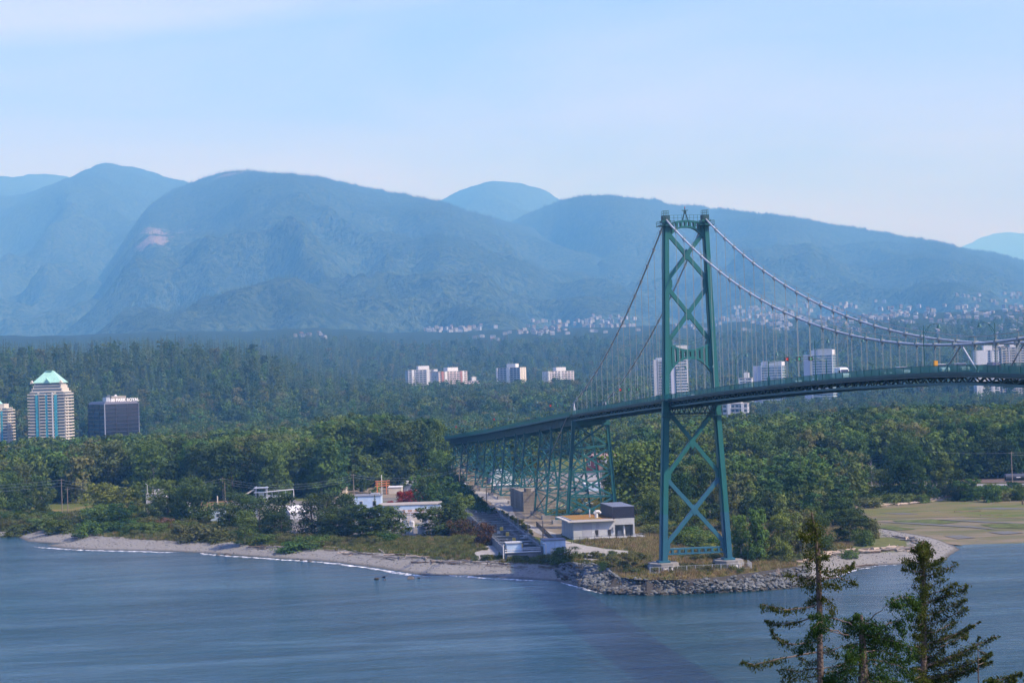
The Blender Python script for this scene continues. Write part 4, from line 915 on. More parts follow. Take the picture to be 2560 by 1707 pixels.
for (kd, tn, px, yb, yt, w, lb) in (
 ('broad', 'mid', 613, 1360, 1272, 47, 'slim mid green tree standing alone at the top of the stony beach'),
 ('cedar', 'dark', 574, 1329, 1262, 55, 'low dark evergreen left of the slim beach tree'),
 ('cedar', 'dark', 604, 1318, 1238, 50, 'dark evergreen behind the slim beach tree'),
 ('cedar', 'dark', 650, 1330, 1246, 60, 'bushy dark evergreen just right of the slim beach tree'),
 ('cedar', 'dark', 688, 1335, 1241, 64, 'broad dark evergreen left of the white tent roof'),
 ('cedar', 'dark', 704, 1338, 1282, 52, 'low rounded evergreen below the white tent roof'),
 ('cedar', 'dark', 780, 1333, 1240, 66, 'dark evergreen just right of the white tent roof'),
 ('cedar', 'dark', 818, 1336, 1244, 62, 'second dark evergreen right of the white tent roof'),
 ('broad', 'dark', 852, 1344, 1270, 62, 'dark round tree at the front of the evergreen clump'),
 ('cedar', 'dark', 872, 1338, 1240, 50, 'dark evergreen left of the blue flat-roofed building'),
 ('broad', 'dark', 918, 1349, 1266, 74, 'wide dark tree in front of the blue flat-roofed building'),
 ('conifer', 'conifer', 939, 1320, 1234, 32, 'spiky small conifer poking up before the blue building'),
 ('broad', 'dark', 981, 1345, 1271, 62, 'dark egg-shaped tree left of the white tanks'),
 ('broad', 'dark', 1092, 1338, 1268, 60, 'dark rounded tree right of the white tanks'),
 ('broad', 'dark', 1122, 1337, 1262, 58, 'dark tree beside the tall bright one right of the tanks'),
 ('broad', 'mid', 1152, 1322, 1230, 52, 'bright topped round tree above the dark clump near the basins'),
 ('bush', 'brown', 1163, 1337, 1299, 52, 'brownish olive bush in front of the bright topped tree'),
 ('bush', 'brown', 1208, 1362, 1310, 50, 'brown leaved bush at the left end of the settling basins'),
 ('bush', 'red', 1010, 1256, 1228, 36, 'round deep red maple left of the orange one'),
 ('bush', 'red', 1033, 1254, 1226, 32, 'deep red maple touching the orange one on its left'),
 ('bush', 'orange', 1051, 1252, 1221, 26, 'small orange maple between the red ones'),
 ('bush', 'red', 1072, 1255, 1226, 40, 'wide deep red maple right of the orange one'),
 ('bush', 'red', 1098, 1256, 1239, 22, 'smallest deep red maple at the right of the row'),
 ('bush', 'red', 979, 1264, 1252, 18, 'little dark red shrub by the long roof'),
 ('broad', 'dark', 1112, 1200, 1157, 27, 'dark hedge tree between the maples and the viaduct road'),
 ('broad', 'mid', 1122, 1212, 1166, 33, 'dark hedge tree between the maples and the viaduct road'),
 ('broad', 'dark', 1136, 1222, 1186, 27, 'dark hedge tree between the maples and the viaduct road'),
 ('broad', 'dark', 1146, 1232, 1186, 34, 'dark hedge tree between the maples and the viaduct road'),
 ('broad', 'dark', 1158, 1244, 1209, 29, 'dark hedge tree between the maples and the viaduct road'),
 ('broad', 'mid', 1168, 1254, 1209, 30, 'dark hedge tree between the maples and the viaduct road'),
 ('broad', 'dark', 1180, 1262, 1225, 30, 'dark hedge tree between the maples and the viaduct road'),
 ('broad', 'dark', 1190, 1272, 1238, 36, 'dark hedge tree between the maples and the viaduct road'),
 ('broad', 'dark', 1202, 1282, 1240, 29, 'dark hedge tree between the maples and the viaduct road'),
 ('broad', 'dark', 1212, 1292, 1249, 30, 'dark hedge tree between the maples and the viaduct road'),
 ('broad', 'mid', 1100, 1190, 1145, 27, 'dark hedge tree between the maples and the viaduct road'),
 ('broad', 'mid', 1128, 1230, 1186, 36, 'dark hedge tree between the maples and the viaduct road'),
 ('broad', 'dark', 1150, 1252, 1202, 29, 'dark hedge tree between the maples and the viaduct road'),
 ('broad', 'dark', 1174, 1276, 1235, 33, 'dark hedge tree between the maples and the viaduct road'),
 ('broad', 'dark', 1196, 1294, 1258, 34, 'dark hedge tree between the maples and the viaduct road'),
 ('broad', 'dark', 1226, 1300, 1266, 30, 'dark hedge tree between the maples and the viaduct road'),
 ('broad', 'mid', 1086, 1214, 1048, 62, 'tall cottonwood standing against the left end of the viaduct deck'),
 ('broad', 'dark', 1060, 1208, 1042, 66, 'tall dark cottonwood just left of the viaduct end'),
 ('broad', 'mid', 1104, 1218, 1118, 46, 'shorter green tree below the left end of the viaduct'),
 ('broad', 'mid', 22, 1284, 1172, 55, 'tall mid green tree at the left edge above the beach'),
 ('broad', 'olive', 58, 1276, 1156, 50, 'tall olive green tree second from the left edge'),
 ('broad', 'mid', 106, 1300, 1216, 42, 'small green tree just left of the two wooden poles'),
 ('broad', 'mid', -30, 1290, 1180, 60, 'green tree cut by the left edge of the view'),
 ('broad', 'bright', 265, 1310, 1198, 82, 'yellowish green round tree right of the wooden poles'),
 ('broad', 'dark', 299, 1322, 1252, 52, 'low dark tree below the yellowish one'),
 ('broad', 'mid', 248, 1321, 1256, 56, 'low green tree left below the yellowish one'),
 ('broad', 'mid', 344, 1300, 1200, 44, 'slender green tree between the yellowish tree and the grey silo'),
 ('broad', 'bright', 326, 1312, 1241, 38, 'small bright tree with a thin pale trunk near the beach'),
 ('cedar', 'dark', 372, 1310, 1258, 42, 'dark low conifer left of the grey silo building'),
 ('broad', 'mid', 392, 1304, 1240, 46, 'green tree hiding the foot of the grey silo building'),
 ('broad', 'mid', 444, 1307, 1216, 54, 'green tree between the grey silo and the big dark tree'),
 ('broad', 'dark', 486, 1310, 1186, 78, 'big dark ivy covered tree left of the pale workshop'),
 ('broad', 'mid', 420, 1308, 1196, 50, 'tall green tree behind the grey silo building'),
 ('broad', 'mid', 520, 1312, 1286, 28, 'small green sapling beside the pale workshop'),
 ('bush', 'olive', 486, 1344, 1307, 92, 'large olive domed bush on the top of the beach'),
 ('bush', 'olive', 452, 1340, 1308, 60, 'olive bush left of the large domed one'),
 ('bush', 'brown', 416, 1326, 1295, 42, 'brownish rounded bush behind the olive ones'),
 ('bush', 'olive', 550, 1348, 1322, 70, 'olive bush right of the large domed one'),
 ('bush', 'mid', 665, 1360, 1334, 56, 'bright green bush mound right of the slim beach tree'),
 ('bush', 'mid', 720, 1362, 1340, 70, 'spreading green bush below the low evergreen'),
 ('bush', 'mid', 790, 1364, 1336, 64, 'green bramble mound under the evergreen clump'),
 ('bush', 'mid', 966, 1356, 1334, 50, 'green bush at the foot of the egg-shaped tree'),
 ('bush', 'mid', 160, 1330, 1300, 70, 'green scrub bush below the wooden poles'),
 ('bush', 'mid', 110, 1322, 1296, 60, 'scrub bush left below the wooden poles'),
 ('bush', 'mid', 220, 1335, 1304, 66, 'scrub bush right below the wooden poles'),
 ('bush', 'mid', 40, 1318, 1292, 66, 'low scrub bush at the left edge above the beach'),
 ('broad', 'mid', 1402, 1413, 1364, 46, 'upright green bush beside the pale blue shed'),
 ('bush', 'bright', 1509, 1432, 1406, 16, 'tiny bright bush at the top of the boulder bank'),
 ('broad', 'mid', 1590, 1292, 1092, 116, 'huge rounded cottonwood just left of the tower'),
 ('broad', 'mid', 1545, 1268, 1150, 60, 'green tree left of the huge cottonwood'),
 ('broad', 'dark', 1632, 1285, 1104, 70, 'dark tree right of the huge cottonwood behind the left tower leg'),
 ('broad', 'mid', 1625, 1300, 1200, 60, 'shorter green tree at the foot of the huge cottonwood'),
 ('broad', 'bright', 1640, 1318, 1225, 48, 'yellowish bushy tree beside the left tower leg'),
 ('broad', 'dark', 1705, 1305, 1180, 60, 'dark tree seen through the lower tower bracing'),
 ('broad', 'mid', 1735, 1345, 1240, 46, 'bright small tree between the lower tower legs'),
 ('broad', 'mid', 1690, 1320, 1232, 44, 'small tree low between the tower legs'),
 ('broad', 'dark', 1775, 1300, 1150, 70, 'dark tall tree behind the right tower leg'),
 ('broad', 'olive', 1815, 1330, 1200, 60, 'olive tree right of the tower leg'),
 ('broad', 'mid', 1855, 1398, 1285, 52, 'green tree nearest the right pier'),
 ('broad', 'mid', 1892, 1404, 1268, 60, 'full green tree behind the boulders right of the tower'),
 ('broad', 'mid', 1905, 1402, 1310, 56, 'front green tree above the boulder bank'),
 ('broad', 'mid', 1945, 1400, 1280, 60, 'green tree above the driftwood pile'),
 ('broad', 'olive', 2000, 1396, 1270, 60, 'olive leaved tree behind the foreground cedar top'),
 ('broad', 'mid', 2040, 1380, 1255, 60, 'green tree left of the dark round one on the spit'),
 ('broad', 'dark', 2124, 1356, 1270, 76, 'dark round tree near the tip of the spit'),
 ('bush', 'mid', 2160, 1362, 1326, 44, 'green bush right of the dark round tree on the spit'),
 ('bush', 'olive', 2175, 1346, 1300, 46, 'olive bush at the edge of the mudflat'),
 ('bush', 'mid', 2118, 1388, 1368, 34, 'round dark green bush alone on the spit grass'),
 ('bush', 'olive', 2075, 1376, 1340, 50, 'olive bush left of the round spit bush'),
 ('cedar', 'dark', 2398, 1244, 1172, 62, 'dark pointed evergreen on the far edge of the mudflat'),
 ('broad', 'mid', 2428, 1246, 1188, 50, 'green tree right of the pointed evergreen by the mudflat'),
 ('broad', 'dark', 2278, 1246, 1106, 78, 'big dark tree at the mudflat edge'),
 ('broad', 'mid', 2352, 1238, 1128, 70, 'tall green tree between the big dark one and the evergreen'),
 ('broad', 'mid', 2212, 1246, 1166, 60, 'dome shaped green tree left of the big dark one'),
 ('bush', 'mid', 2480, 1248, 1206, 46, 'feathery bush on the bank in front of the road'),
 ('bush', 'mid', 2530, 1250, 1222, 46, 'low bush on the bank under the tank wagon'),
 ('bush', 'olive', 2510, 1246, 1224, 34, 'olive bush on the bank below the tank wagon'),
 ('bush', 'mid', 2572, 1246, 1205, 50, 'bush cut by the right edge below the tank wagon'),
 ('bush', 'olive', 2170, 1262, 1238, 70, 'low olive bushes along the top of the mudflat'),
 ('bush', 'mid', 2230, 1256, 1234, 60, 'low green bush along the top of the mudflat')):
    px_tree(kd, tn, px, yb, yt, w, lb, 3.7, None)
# --- random fill by zone: (px range, depth range, spacing, heights, tones, kinds, where)
BUILD_CLEAR = []                                       # filled below: (x, y, r)
def pxy(px, d): p = atd(px, 900, d); return p.x, p.y
CLEAR_PX = [(20,330,2090,2080)]
def clear(px, d, r): x, y = pxy(px, d); BUILD_CLEAR.append((x, y, r))
def zone_pts(x0, x1, d0, d1, sp, seed):
    rs = np.random.RandomState(seed); out_ = []
    d = d0
    while d < d1:
        n = max(1, int((x1-x0)/FPX*d/sp))
        for i in range(n):
            px = x0+(x1-x0)*(i+.5+rs.uniform(-.45, .45))/n; dd = d+rs.uniform(-.45, .45)*sp
            x, y = pxy(px, dd); out_.append((px, dd, x, y))
        d += sp*.9
    return out_
veg_poly = veg
def where(px, d):
    if d > 1500:
        return ('on the hill behind the green-roofed tower' if px < 330 else 'on the wooded hill left of the apartment blocks' if px < 1000 else 'in the valley wood by the apartment blocks' if px < 1480 else 'in the wood behind the bridge tower' if px < 2000 else 'in the far wood at the right under the bridge deck')
    for lim, s in ((60, 'at the far left below the cream balcony tower'), (200, 'below the green-roofed apartment tower'), (350, 'below the black office block'), (560, 'in the woods right of the black office block'), (800, 'in the middle of the left woods'), (1110, 'in the cottonwoods where the viaduct ends'), (1300, 'beyond the viaduct legs'), (1540, 'behind the houses under the bridge'), (1660, 'left of the bridge tower'), (1850, 'right behind the bridge tower'), (2200, 'in the woods right of the tower'), (3600, 'in the tall woods behind the mudflat')):
        if px < lim: return s
def fill(x0, x1, d0, d1, sp, h0, h1, tones, pc, seed, skip=None):
    rs = np.random.RandomState(seed+999)
    for px, d, x, y in zone_pts(x0, x1, d0, d1, sp, seed):
        if any((x-a)**2+(y-b)**2 < r*r for a, b, r in BUILD_CLEAR): continue
        if skip and skip(px, d, x, y): continue
        if rs.rand() < pc: kd, tn, h = ('conifer' if rs.rand() < .7 else 'cedar'), 'conifer', rs.uniform(h0, h1)*1.08
        else: kd, tn, h = 'broad', tones[rs.randint(len(tones))], rs.uniform(h0, h1)
        if kd == 'cedar': h *= .8
        wf = rs.uniform(.85, 1.25)
        add_tree(kd, tn, x, y, h, h*W0[kd]/H0[kd]*wf, None, None)
clear(124, 1960, 45); clear(280, 1750, 38); clear(-6, 1990, 30)
for a_ in ((1052, 3300, 34), (1122, 3230, 36), (1181, 3240, 16), (1277, 3250, 30), (1394, 3280, 32), (1694, 2050, 22), (1650, 2110, 20), (1922, 2500, 28), (2049, 2480, 28), (1863, 2440, 16), (1836, 1780, 20), (2465, 2600, 26), (2532, 2620, 26), (2500, 2640, 20), (1842, 1650, 18), (1800, 1680, 18)): clear(*a_)
for a_ in ((1124, 3150, 28), (1052, 3215, 20), (1277, 3180, 22), (1394, 3210, 24), (1694, 2000, 16), (1836, 1700, 26), (1836, 1640, 24)): clear(*a_)
T3 = ['mid', 'mid', 'dark', 'mid', 'dark', 'mid', 'olive']
corr = lambda px, d, x, y: (-34 < x < 26 and y < 760)
def scrub(poly, sp, h0, h1, tones, seed, where_):
    P = np.array([tuple(onz(x, y, 2.9))[:2] for x, y in poly]); rs = np.random.RandomState(seed); (xa, ya), (xb, yb) = P.min(0), P.max(0)
    n = int((xb-xa)*(yb-ya)/sp/sp); Q = np.column_stack([rs.uniform(xa, xb, n), rs.uniform(ya, yb, n)]); Q = Q[inside(Q, P)]
    for x, y in Q:
        h = rs.uniform(h0, h1); tn = tones[rs.randint(len(tones))]
        add_tree('bush', tn, x, y, h, h*rs.uniform(1.5, 2.6), f"{'knee-high' if h < 1.4 else 'low' if h < 2.6 else 'tall'} {TONE[tn]} scrub bush {where_}", 'scrub '+where_)
scrub([(-250, 1292), (110, 1296), (420, 1306), (450, 1335), (350, 1342), (180, 1326), (-250, 1312)], 5, 2, 4, ['mid', 'olive', 'mid', 'dark'], 61, 'between the left beach and the railway')
scrub([(630, 1345), (780, 1352), (960, 1355), (960, 1366), (860, 1370), (640, 1362)], 4.5, 1.2, 2.6, ['mid', 'bright', 'olive'], 62, 'between the evergreen clump and the driftwood')
scrub([(960, 1345), (1160, 1350), (1230, 1390), (1120, 1390), (960, 1372)], 4.2, .7, 1.5, ['bright', 'olive', 'mid'], 63, 'in the grass left of the basins')
scrub([(1165, 1393), (1330, 1398), (1395, 1402), (1395, 1408), (1165, 1399)], 3, .9, 2.2, ['mid', 'olive', 'dark'], 64, 'at the foot of the basins along the beach')
scrub([(1430, 1398), (1500, 1402), (1560, 1398), (1640, 1402), (1640, 1420), (1520, 1424), (1420, 1408)], 3.4, 1.0, 2.4, ['olive', 'mid', 'olive', 'brown'], 65, 'on the dry point left of the near pier')
scrub([(1560, 1428), (1720, 1428), (1900, 1422), (1900, 1434), (1700, 1440), (1560, 1438)], 3.0, .8, 1.9, ['olive', 'dark', 'brown'], 66, 'along the fence below the tower piers')
scrub([(1700, 1388), (1800, 1390), (1810, 1412), (1700, 1410)], 3.0, .9, 2.2, ['olive', 'mid'], 67, 'between the two tower piers')
scrub([(1560, 1290), (1660, 1312), (1700, 1345), (1660, 1352), (1600, 1335), (1570, 1310)], 4.5, 1.6, 3.4, ['bright', 'mid', 'olive'], 68, 'on the slope left of the tower behind the pump house')
scrub([(1700, 1345), (1790, 1370), (1830, 1395), (1780, 1392), (1700, 1370)], 4.0, 2.0, 4.5, ['mid', 'bright', 'mid'], 69, 'behind the tower piers')
scrub([(1235, 1292), (1330, 1345), (1345, 1350), (1336, 1330), (1250, 1282)], 3.2, .8, 1.8, ['olive', 'mid'], 70, 'on the verge between the basins and the road')
scrub([(2140, 1240), (2440, 1234), (2800, 1228), (2800, 1243), (2440, 1250), (2140, 1262)], 5, 2.0, 4.2, ['mid', 'olive', 'dark'], 71, 'on the bank between the road and the mudflat')
scrub([(1850, 1398), (1990, 1398), (2060, 1378), (2060, 1388), (1990, 1408), (1850, 1410)], 3.5, 1.0, 2.4, ['mid', 'olive'], 72, 'behind the driftwood right of the tower')
scrub([(450, 1318), (620, 1335), (640, 1345), (600, 1352), (450, 1345)], 4.5, 1.5, 3.2, ['olive', 'mid'], 73, 'around the large domed bush on the beach top')
fill(200, 830, 1005, 1250, 10.5, 23, 31, T3, .03, 1, lambda px, d, x, y: corr(px, d, x, y) or (d < 1060 and px < 330))
fill(-260, 200, 1020, 1250, 10.5, 20, 26, T3, .03, 101, corr)
fill(-260, 110, 960, 1020, 12, 13, 19, T3, .03, 22)
fill(-260, 1110, 1250, 1420, 12, 20, 26, T3, .05, 2, lambda px, d, x, y: corr(px, d, x, y))
fill(820, 1105, 1090, 1250, 10, 31, 38, ['dark', 'mid', 'dark'], 0, 3, lambda px, d, x, y: x > -36)
fill(780, 1120, 1030, 1090, 12, 14, 22, ['dark', 'mid'], 0, 31, lambda px, d, x, y: x > -36 or rnd.random() < .3)
fill(1040, 1190, 900, 1330, 9, 9, 15, ['dark', 'mid'], 0, 32, lambda px, d, x, y: x > -35 or x < -66)
fill(1180, 1560, 1130, 1420, 12, 13, 19, T3, .04, 4, lambda px, d, x, y: x < 12 or (px < 1560 and d < 1330 and px > 1330))
rzone = lambda px, d, x, y: (x < 38 and y < 760) 
fill(1690, 2140, 800, 1000, 9.5, 13, 21, T3, .03, 5, lambda px, d, x, y: (px < 1800 and d < 830))
fill(1650, 2140, 1000, 1180, 10.5, 20, 28, T3, .03, 6)
fill(1850, 2120, 735, 800, 8.5, 9, 14, ['mid', 'bright', 'mid', 'dark'], 0, 7, lambda px, d, x, y: px < 1880 and d < 760)
fill(2140, 2750, 990, 1110, 9.5, 22, 30, T3+['mid'], .06, 8)
fill(2140, 2750, 1110, 1300, 11, 26, 33, T3, .1, 9)
fill(1540, 1700, 960, 1180, 11, 15, 21, T3, .03, 10, rzone)
fill(1600, 2140, 1180, 1430, 13, 22, 29, T3, .06, 11, rzone)
# far woods go into the stuff objects
STUFF = {'farbroad': [], 'farcon': []}
def stuff_fill(x0, x1, d0, d1, sp, h0, h1, pc, seed, skip=None):
    rs = np.random.RandomState(seed); A = (x1-x0)/FPX*(d1**2-d0**2)/2; n = int(A/(sp*sp))
    d = np.sqrt(rs.uniform(d0**2, d1**2, n)); px = rs.uniform(x0, x1, n)
    a = YAW+np.arctan((px-1280)/FPX); X = CX+np.sin(a)*d; Y = CY+np.cos(a)*d
    keep = np.ones(n, bool)
    for bx, by, r in BUILD_CLEAR: keep &= ((X-bx)**2+(Y-by)**2 > r*r)
    keep &= ~((X > -34) & (X < 30) & (Y < 800)); lowr = (px > 1780) & (d < 2620)
    if skip is not None: keep &= ~skip(px, d)
    P = np.stack([X, Y], 1)[keep]; z = ground_z(P); con = rs.rand(len(P)) < (pc(px[keep], d[keep]) if callable(pc) else pc)
    h = rs.uniform(h0, h1, len(P))*np.where(lowr[keep], .58, 1)
    for k, msk in (('farcon', con), ('farbroad', ~con)):
        STUFF[k].append(np.column_stack([P[msk], z[msk], h[msk]*(1.15/30 if k == 'farcon' else .92/20)]))
def pcon(px, d):                                        # the hills are conifers, the valley floor mixed
    t = np.clip((d-2050)/500, 0, 1); hill = np.where(px < 900, 1.0, .55); return np.clip(.06+.82*t*hill + .25*t*np.clip((d-2900)/400, 0, 1), 0, .95)

# ------------------------------------------------------------------ hillside houses: where they stand
def surf(P):
    z = ground_z(P)
    for n in ('front', 'right', 'far_left'): z = np.maximum(z, RF[n](P))
    return z
def march(pxs, pys, d0=3000, d1=12000, n=90):
    pxs = np.asarray(pxs, float); pys = np.asarray(pys, float)
    R = np.array([F_[i]+R_[i]*(pxs-1280)/FPX-U_[i]*(pys-853.5)/FPX for i in range(3)]).T; res = np.full((len(pxs), 3), np.nan)
    for d in np.geomspace(d0, d1, n):
        Q = np.array(CAM)+R*d; z = surf(Q[:, :2]); hit = np.isnan(res[:, 0]) & (Q[:, 2] < z+6)
        res[hit] = np.column_stack([Q[hit, :2], z[hit]])
    return res
HB_ = []
rs = np.random.RandomState(88)
for (x0, x1, y0, y1, n, slope) in ((1045, 1200, 812, 828, 46, -.02), (1285, 1470, 800, 836, 66, -.05), (1440, 1600, 786, 830, 40, -.04), (735, 780, 832, 842, 10, 0), (1780, 1960, 766, 800, 64, 0), (1820, 2120, 792, 832, 90, .06), (1900, 2260, 752, 800, 100, .05), (2080, 2300, 800, 850, 60, .05), (2200, 2400, 756, 806, 60, .0), (2385, 2600, 726, 790, 110, .02), (2300, 2600, 790, 850, 90, .03), (1655, 1790, 796, 826, 26, 0), (1180, 1300, 830, 860, 16, 0), (2600, 2800, 730, 850, 60, 0)):
    k = 0; n = int(n*.72)
    while k < n:                                        # short rows of houses along contour streets
        m_ = rs.randint(1, 6); x = rs.uniform(x0, x1); y = rs.uniform(y0, y1)
        for j in range(m_): HB_.append((x+j*rs.uniform(10, 24), y+slope*j*12+rs.normal()*1.8)); k += 1
HP = march([h[0] for h in HB_], [h[1] for h in HB_]); okh = ~np.isnan(HP[:, 0]); HP = HP[okh]; HPX = np.array(HB_)[okh]
CELL = 16.0; _oc = set()
vx = HP[:, :2]-np.array([CX, CY]); vd = np.linalg.norm(vx, axis=1); vn = vx/vd[:, None]
for back in (8, -8, -24, -40):
    for side in (-8, 8):
        Q = HP[:, :2]+vn*back+np.stack([-vn[:, 1], vn[:, 0]], 1)*side
        for a, b in np.floor(Q/CELL).astype(int): _oc.add((int(a), int(b)))
_keys = np.array([a*100003+b for a, b in _oc])
def free(P):
    c = np.floor(np.asarray(P)[:, :2]/CELL).astype(int); return ~np.isin(c[:, 0]*100003+c[:, 1], _keys)
# --- plant everything
TREES.sort(key=lambda t: -t[0])
cnt = {'broad': 0, 'bush': 0, 'con': 0}; LIM = {'broad': 300, 'bush': 260, 'con': 290}
pts = np.array([(t[3], t[4]) for t in TREES]); tz = ground_z(pts)
rt = np.random.RandomState(77)
rest_bush = []
VAR = {'broad': 6, 'bush': 3, 'conifer': 3, 'cedar': 3}
SIZEW = lambda h: 'tall' if h > 26 else 'medium' if h > 15 else 'low'
for (sz, kd, tn, x, y, z, h, w, lb, grp), gzv in zip(TREES, tz):
    bk = 'con' if kd in ('conifer', 'cedar') else kd
    d = sqrt((x-CX)**2+(y-CY)**2)
    if cnt[bk] >= LIM[bk]:
        if bk == 'bush': rest_bush.append((x, y, gzv-.1, h/4)); continue
        STUFF['farcon' if bk == 'con' else 'farbroad'].append(np.array([[x, y, gzv, h/(30 if bk == 'con' else 20)]])); continue
    cnt[bk] += 1; v = rt.randint(VAR[kd]); az = degr = math.degrees(atan2(x-CX, y-CY))-math.degrees(YAW); pxx = 1280+FPX*tan(radians(az))
    if kd == 'cedar': tn = 'conifer'
    if lb is None:
        k = {'broad': 'leafy tree', 'bush': 'bush', 'conifer': 'pointed conifer', 'cedar': 'wide conifer'}[kd]
        shp = {'broad': ('oval', 'domed', 'narrow topped', 'oval', 'wide domed', 'slender')[v % 6], 'conifer': ('pointed', 'broad based', 'slim')[v % 3], 'cedar': ('spreading', 'narrow', 'rounded')[v % 3], 'bush': ''}[kd]
        k = {'broad': 'leafy tree', 'conifer': 'conifer', 'cedar': 'conifer', 'bush': 'bush'}[kd]
        lb = f'{SIZEW(h)} {TONE[tn]} {shp} {k} {where(pxx, d)}'.replace('  ', ' '); grp = 'trees '+where(pxx, d)
    o = empty(NAME[kd], (x, y, (gzv if z is None else z)-.1), rt.rand()*6.28, lb, CATN[kd], grp)
    sw = w/W0[kd]; sh = h/H0[kd]; o.scale = (sw, sw, sh)
    link('trunk', trunk_mesh('broad' if kd == 'broad' else 'bush' if kd == 'bush' else kd, v), o)
    link('crown', crown_mesh(kd, v, tn), o)
def scatter(name, pts_, proto_me, label, seed=3):
    """one object of points; geometry nodes put a tree on each"""
    pts_ = np.asarray(pts_, dtype=np.float64); pts_ = pts_[free(pts_)].astype(np.float32); me = bpy.data.meshes.new(name); me.vertices.add(len(pts_)); me.vertices.foreach_set('co', pts_[:, :3].ravel())
    a = me.attributes.new('scl', 'FLOAT', 'POINT'); a.data.foreach_set('value', pts_[:, 3].copy())
    rs = np.random.RandomState(seed); a = me.attributes.new('rot', 'FLOAT', 'POINT'); a.data.foreach_set('value', (rs.rand(len(pts_))*6.28).astype(np.float32)); me.update()
    o = link(name, me); proto = bpy.data.objects.new(name+'_source', proto_me)
    ng = bpy.data.node_groups.new(name+'_nodes', 'GeometryNodeTree'); ng.interface.new_socket('Geometry', in_out='INPUT', socket_type='NodeSocketGeometry'); ng.interface.new_socket('Geometry', in_out='OUTPUT', socket_type='NodeSocketGeometry')
    gi = ng.nodes.new('NodeGroupInput'); go = ng.nodes.new('NodeGroupOutput'); ip = ng.nodes.new('GeometryNodeInstanceOnPoints'); oi = ng.nodes.new('GeometryNodeObjectInfo'); oi.inputs['Object'].default_value = proto
    s = ng.nodes.new('GeometryNodeInputNamedAttribute'); s.data_type = 'FLOAT'; s.inputs[0].default_value = 'scl'; r = ng.nodes.new('GeometryNodeInputNamedAttribute'); r.data_type = 'FLOAT'; r.inputs[0].default_value = 'rot'
    cx = ng.nodes.new('ShaderNodeCombineXYZ'); L = ng.links.new; L(r.outputs[0], cx.inputs['Z']); L(gi.outputs[0], ip.inputs['Points']); L(oi.outputs['Geometry'], ip.inputs['Instance']); L(cx.outputs[0], ip.inputs['Rotation']); L(s.outputs[0], ip.inputs['Scale']); L(ip.outputs[0], go.inputs[0])
    md = o.modifiers.new('scatter', 'NODES'); md.node_group = ng
    return tag(o, label, kind='stuff')
if rest_bush: scatter('undergrowth', np.array(rest_bush), crown_mesh('bush', 1, 'olive'), 'low scrub scattered through the grass', 31)
stuff_fill(-260, 2800, 1430, 2050, 12.5, 15, 22, .06, 51, lambda px, d: ((px < 370) & (d > 1560)))
stuff_fill(-260, 2800, 2050, 3000, 13, 11, 33, pcon, 52, None)
stuff_fill(-260, 2800, 3000, 5600, 20, 14, 33, pcon, 53, None)
stuff_fill(1650, 2800, 1300, 1430, 11, 24, 30, .1, 54, None)
S = np.concatenate(STUFF['farbroad']); rs = np.random.RandomState(5); idx = rs.choice([0, 0, 0, 0, 1, 1, 1, 1, 2], len(S))
for k, tn in enumerate(('mid', 'dark', 'olive')): scatter('woodland', S[idx == k], crown_mesh('farbroad', k, tn), 'mass of leafy woodland filling the valley floor', k)
S = np.concatenate(STUFF['farcon']); idx = rs.randint(0, 2, len(S))
for k in range(2): scatter('woodland', S[idx == k], crown_mesh('farcon', k, 'farcon'), 'mass of dark conifer forest on the low hills', 10+k)
# forest on the mountain sides
allz = {n: RF[n] for n in RF}
for n, cnt_ in (('front', 95000), ('far_left', 26000), ('right', 95000), ('middle', 9000), ('back_left', 8000)):
    R = RIDGES[n]; rs = np.random.RandomState(len(n)*7); m_ = cnt_*2
    px = rs.uniform(-250, 2800, m_); d = R['df']*1.02+(R['dp']*1.05-R['df']*1.02)*rs.rand(m_)**.9
    a = YAW+np.arctan((px-1280)/FPX); X = CX+np.sin(a)*d; Y = CY+np.cos(a)*d; P = np.stack([X, Y], 1); z = RF[n](P)
    ok = (z > 10) & (d > R['df']) & (z > valley(np.degrees(a-YAW), d)-4)
    for n2 in RF:
        if n2 != n and RIDGES[n2]['df'] < R['dp']: ok &= (z > RF[n2](P)-4)
    # seen from the front: not behind the crest of a nearer ridge
    el = (z+25-66)/d
    for n2 in RF:
        if RIDGES[n2]['dp'] < R['dp']-400:
            R2 = RIDGES[n2]; e2 = np.interp(np.degrees(a-YAW), [px_az(x*K) for x, y in R2['sk']], [ray(x*K, y*K).z for x, y in R2['sk']]); ok &= (el > e2-.002)
    P = P[ok][:cnt_]; z = z[ok][:cnt_]
    s = rs.uniform(.5, .9, len(P))*(1.0 if n in ('front', 'right') else 1.15)
    scatter('mountain_forest', np.column_stack([P, z-2, s]), crown_mesh('farcon', 0 if n != 'right' else 1, 'farcon'), 'dense conifer forest covering the mountain side', 20+len(n))

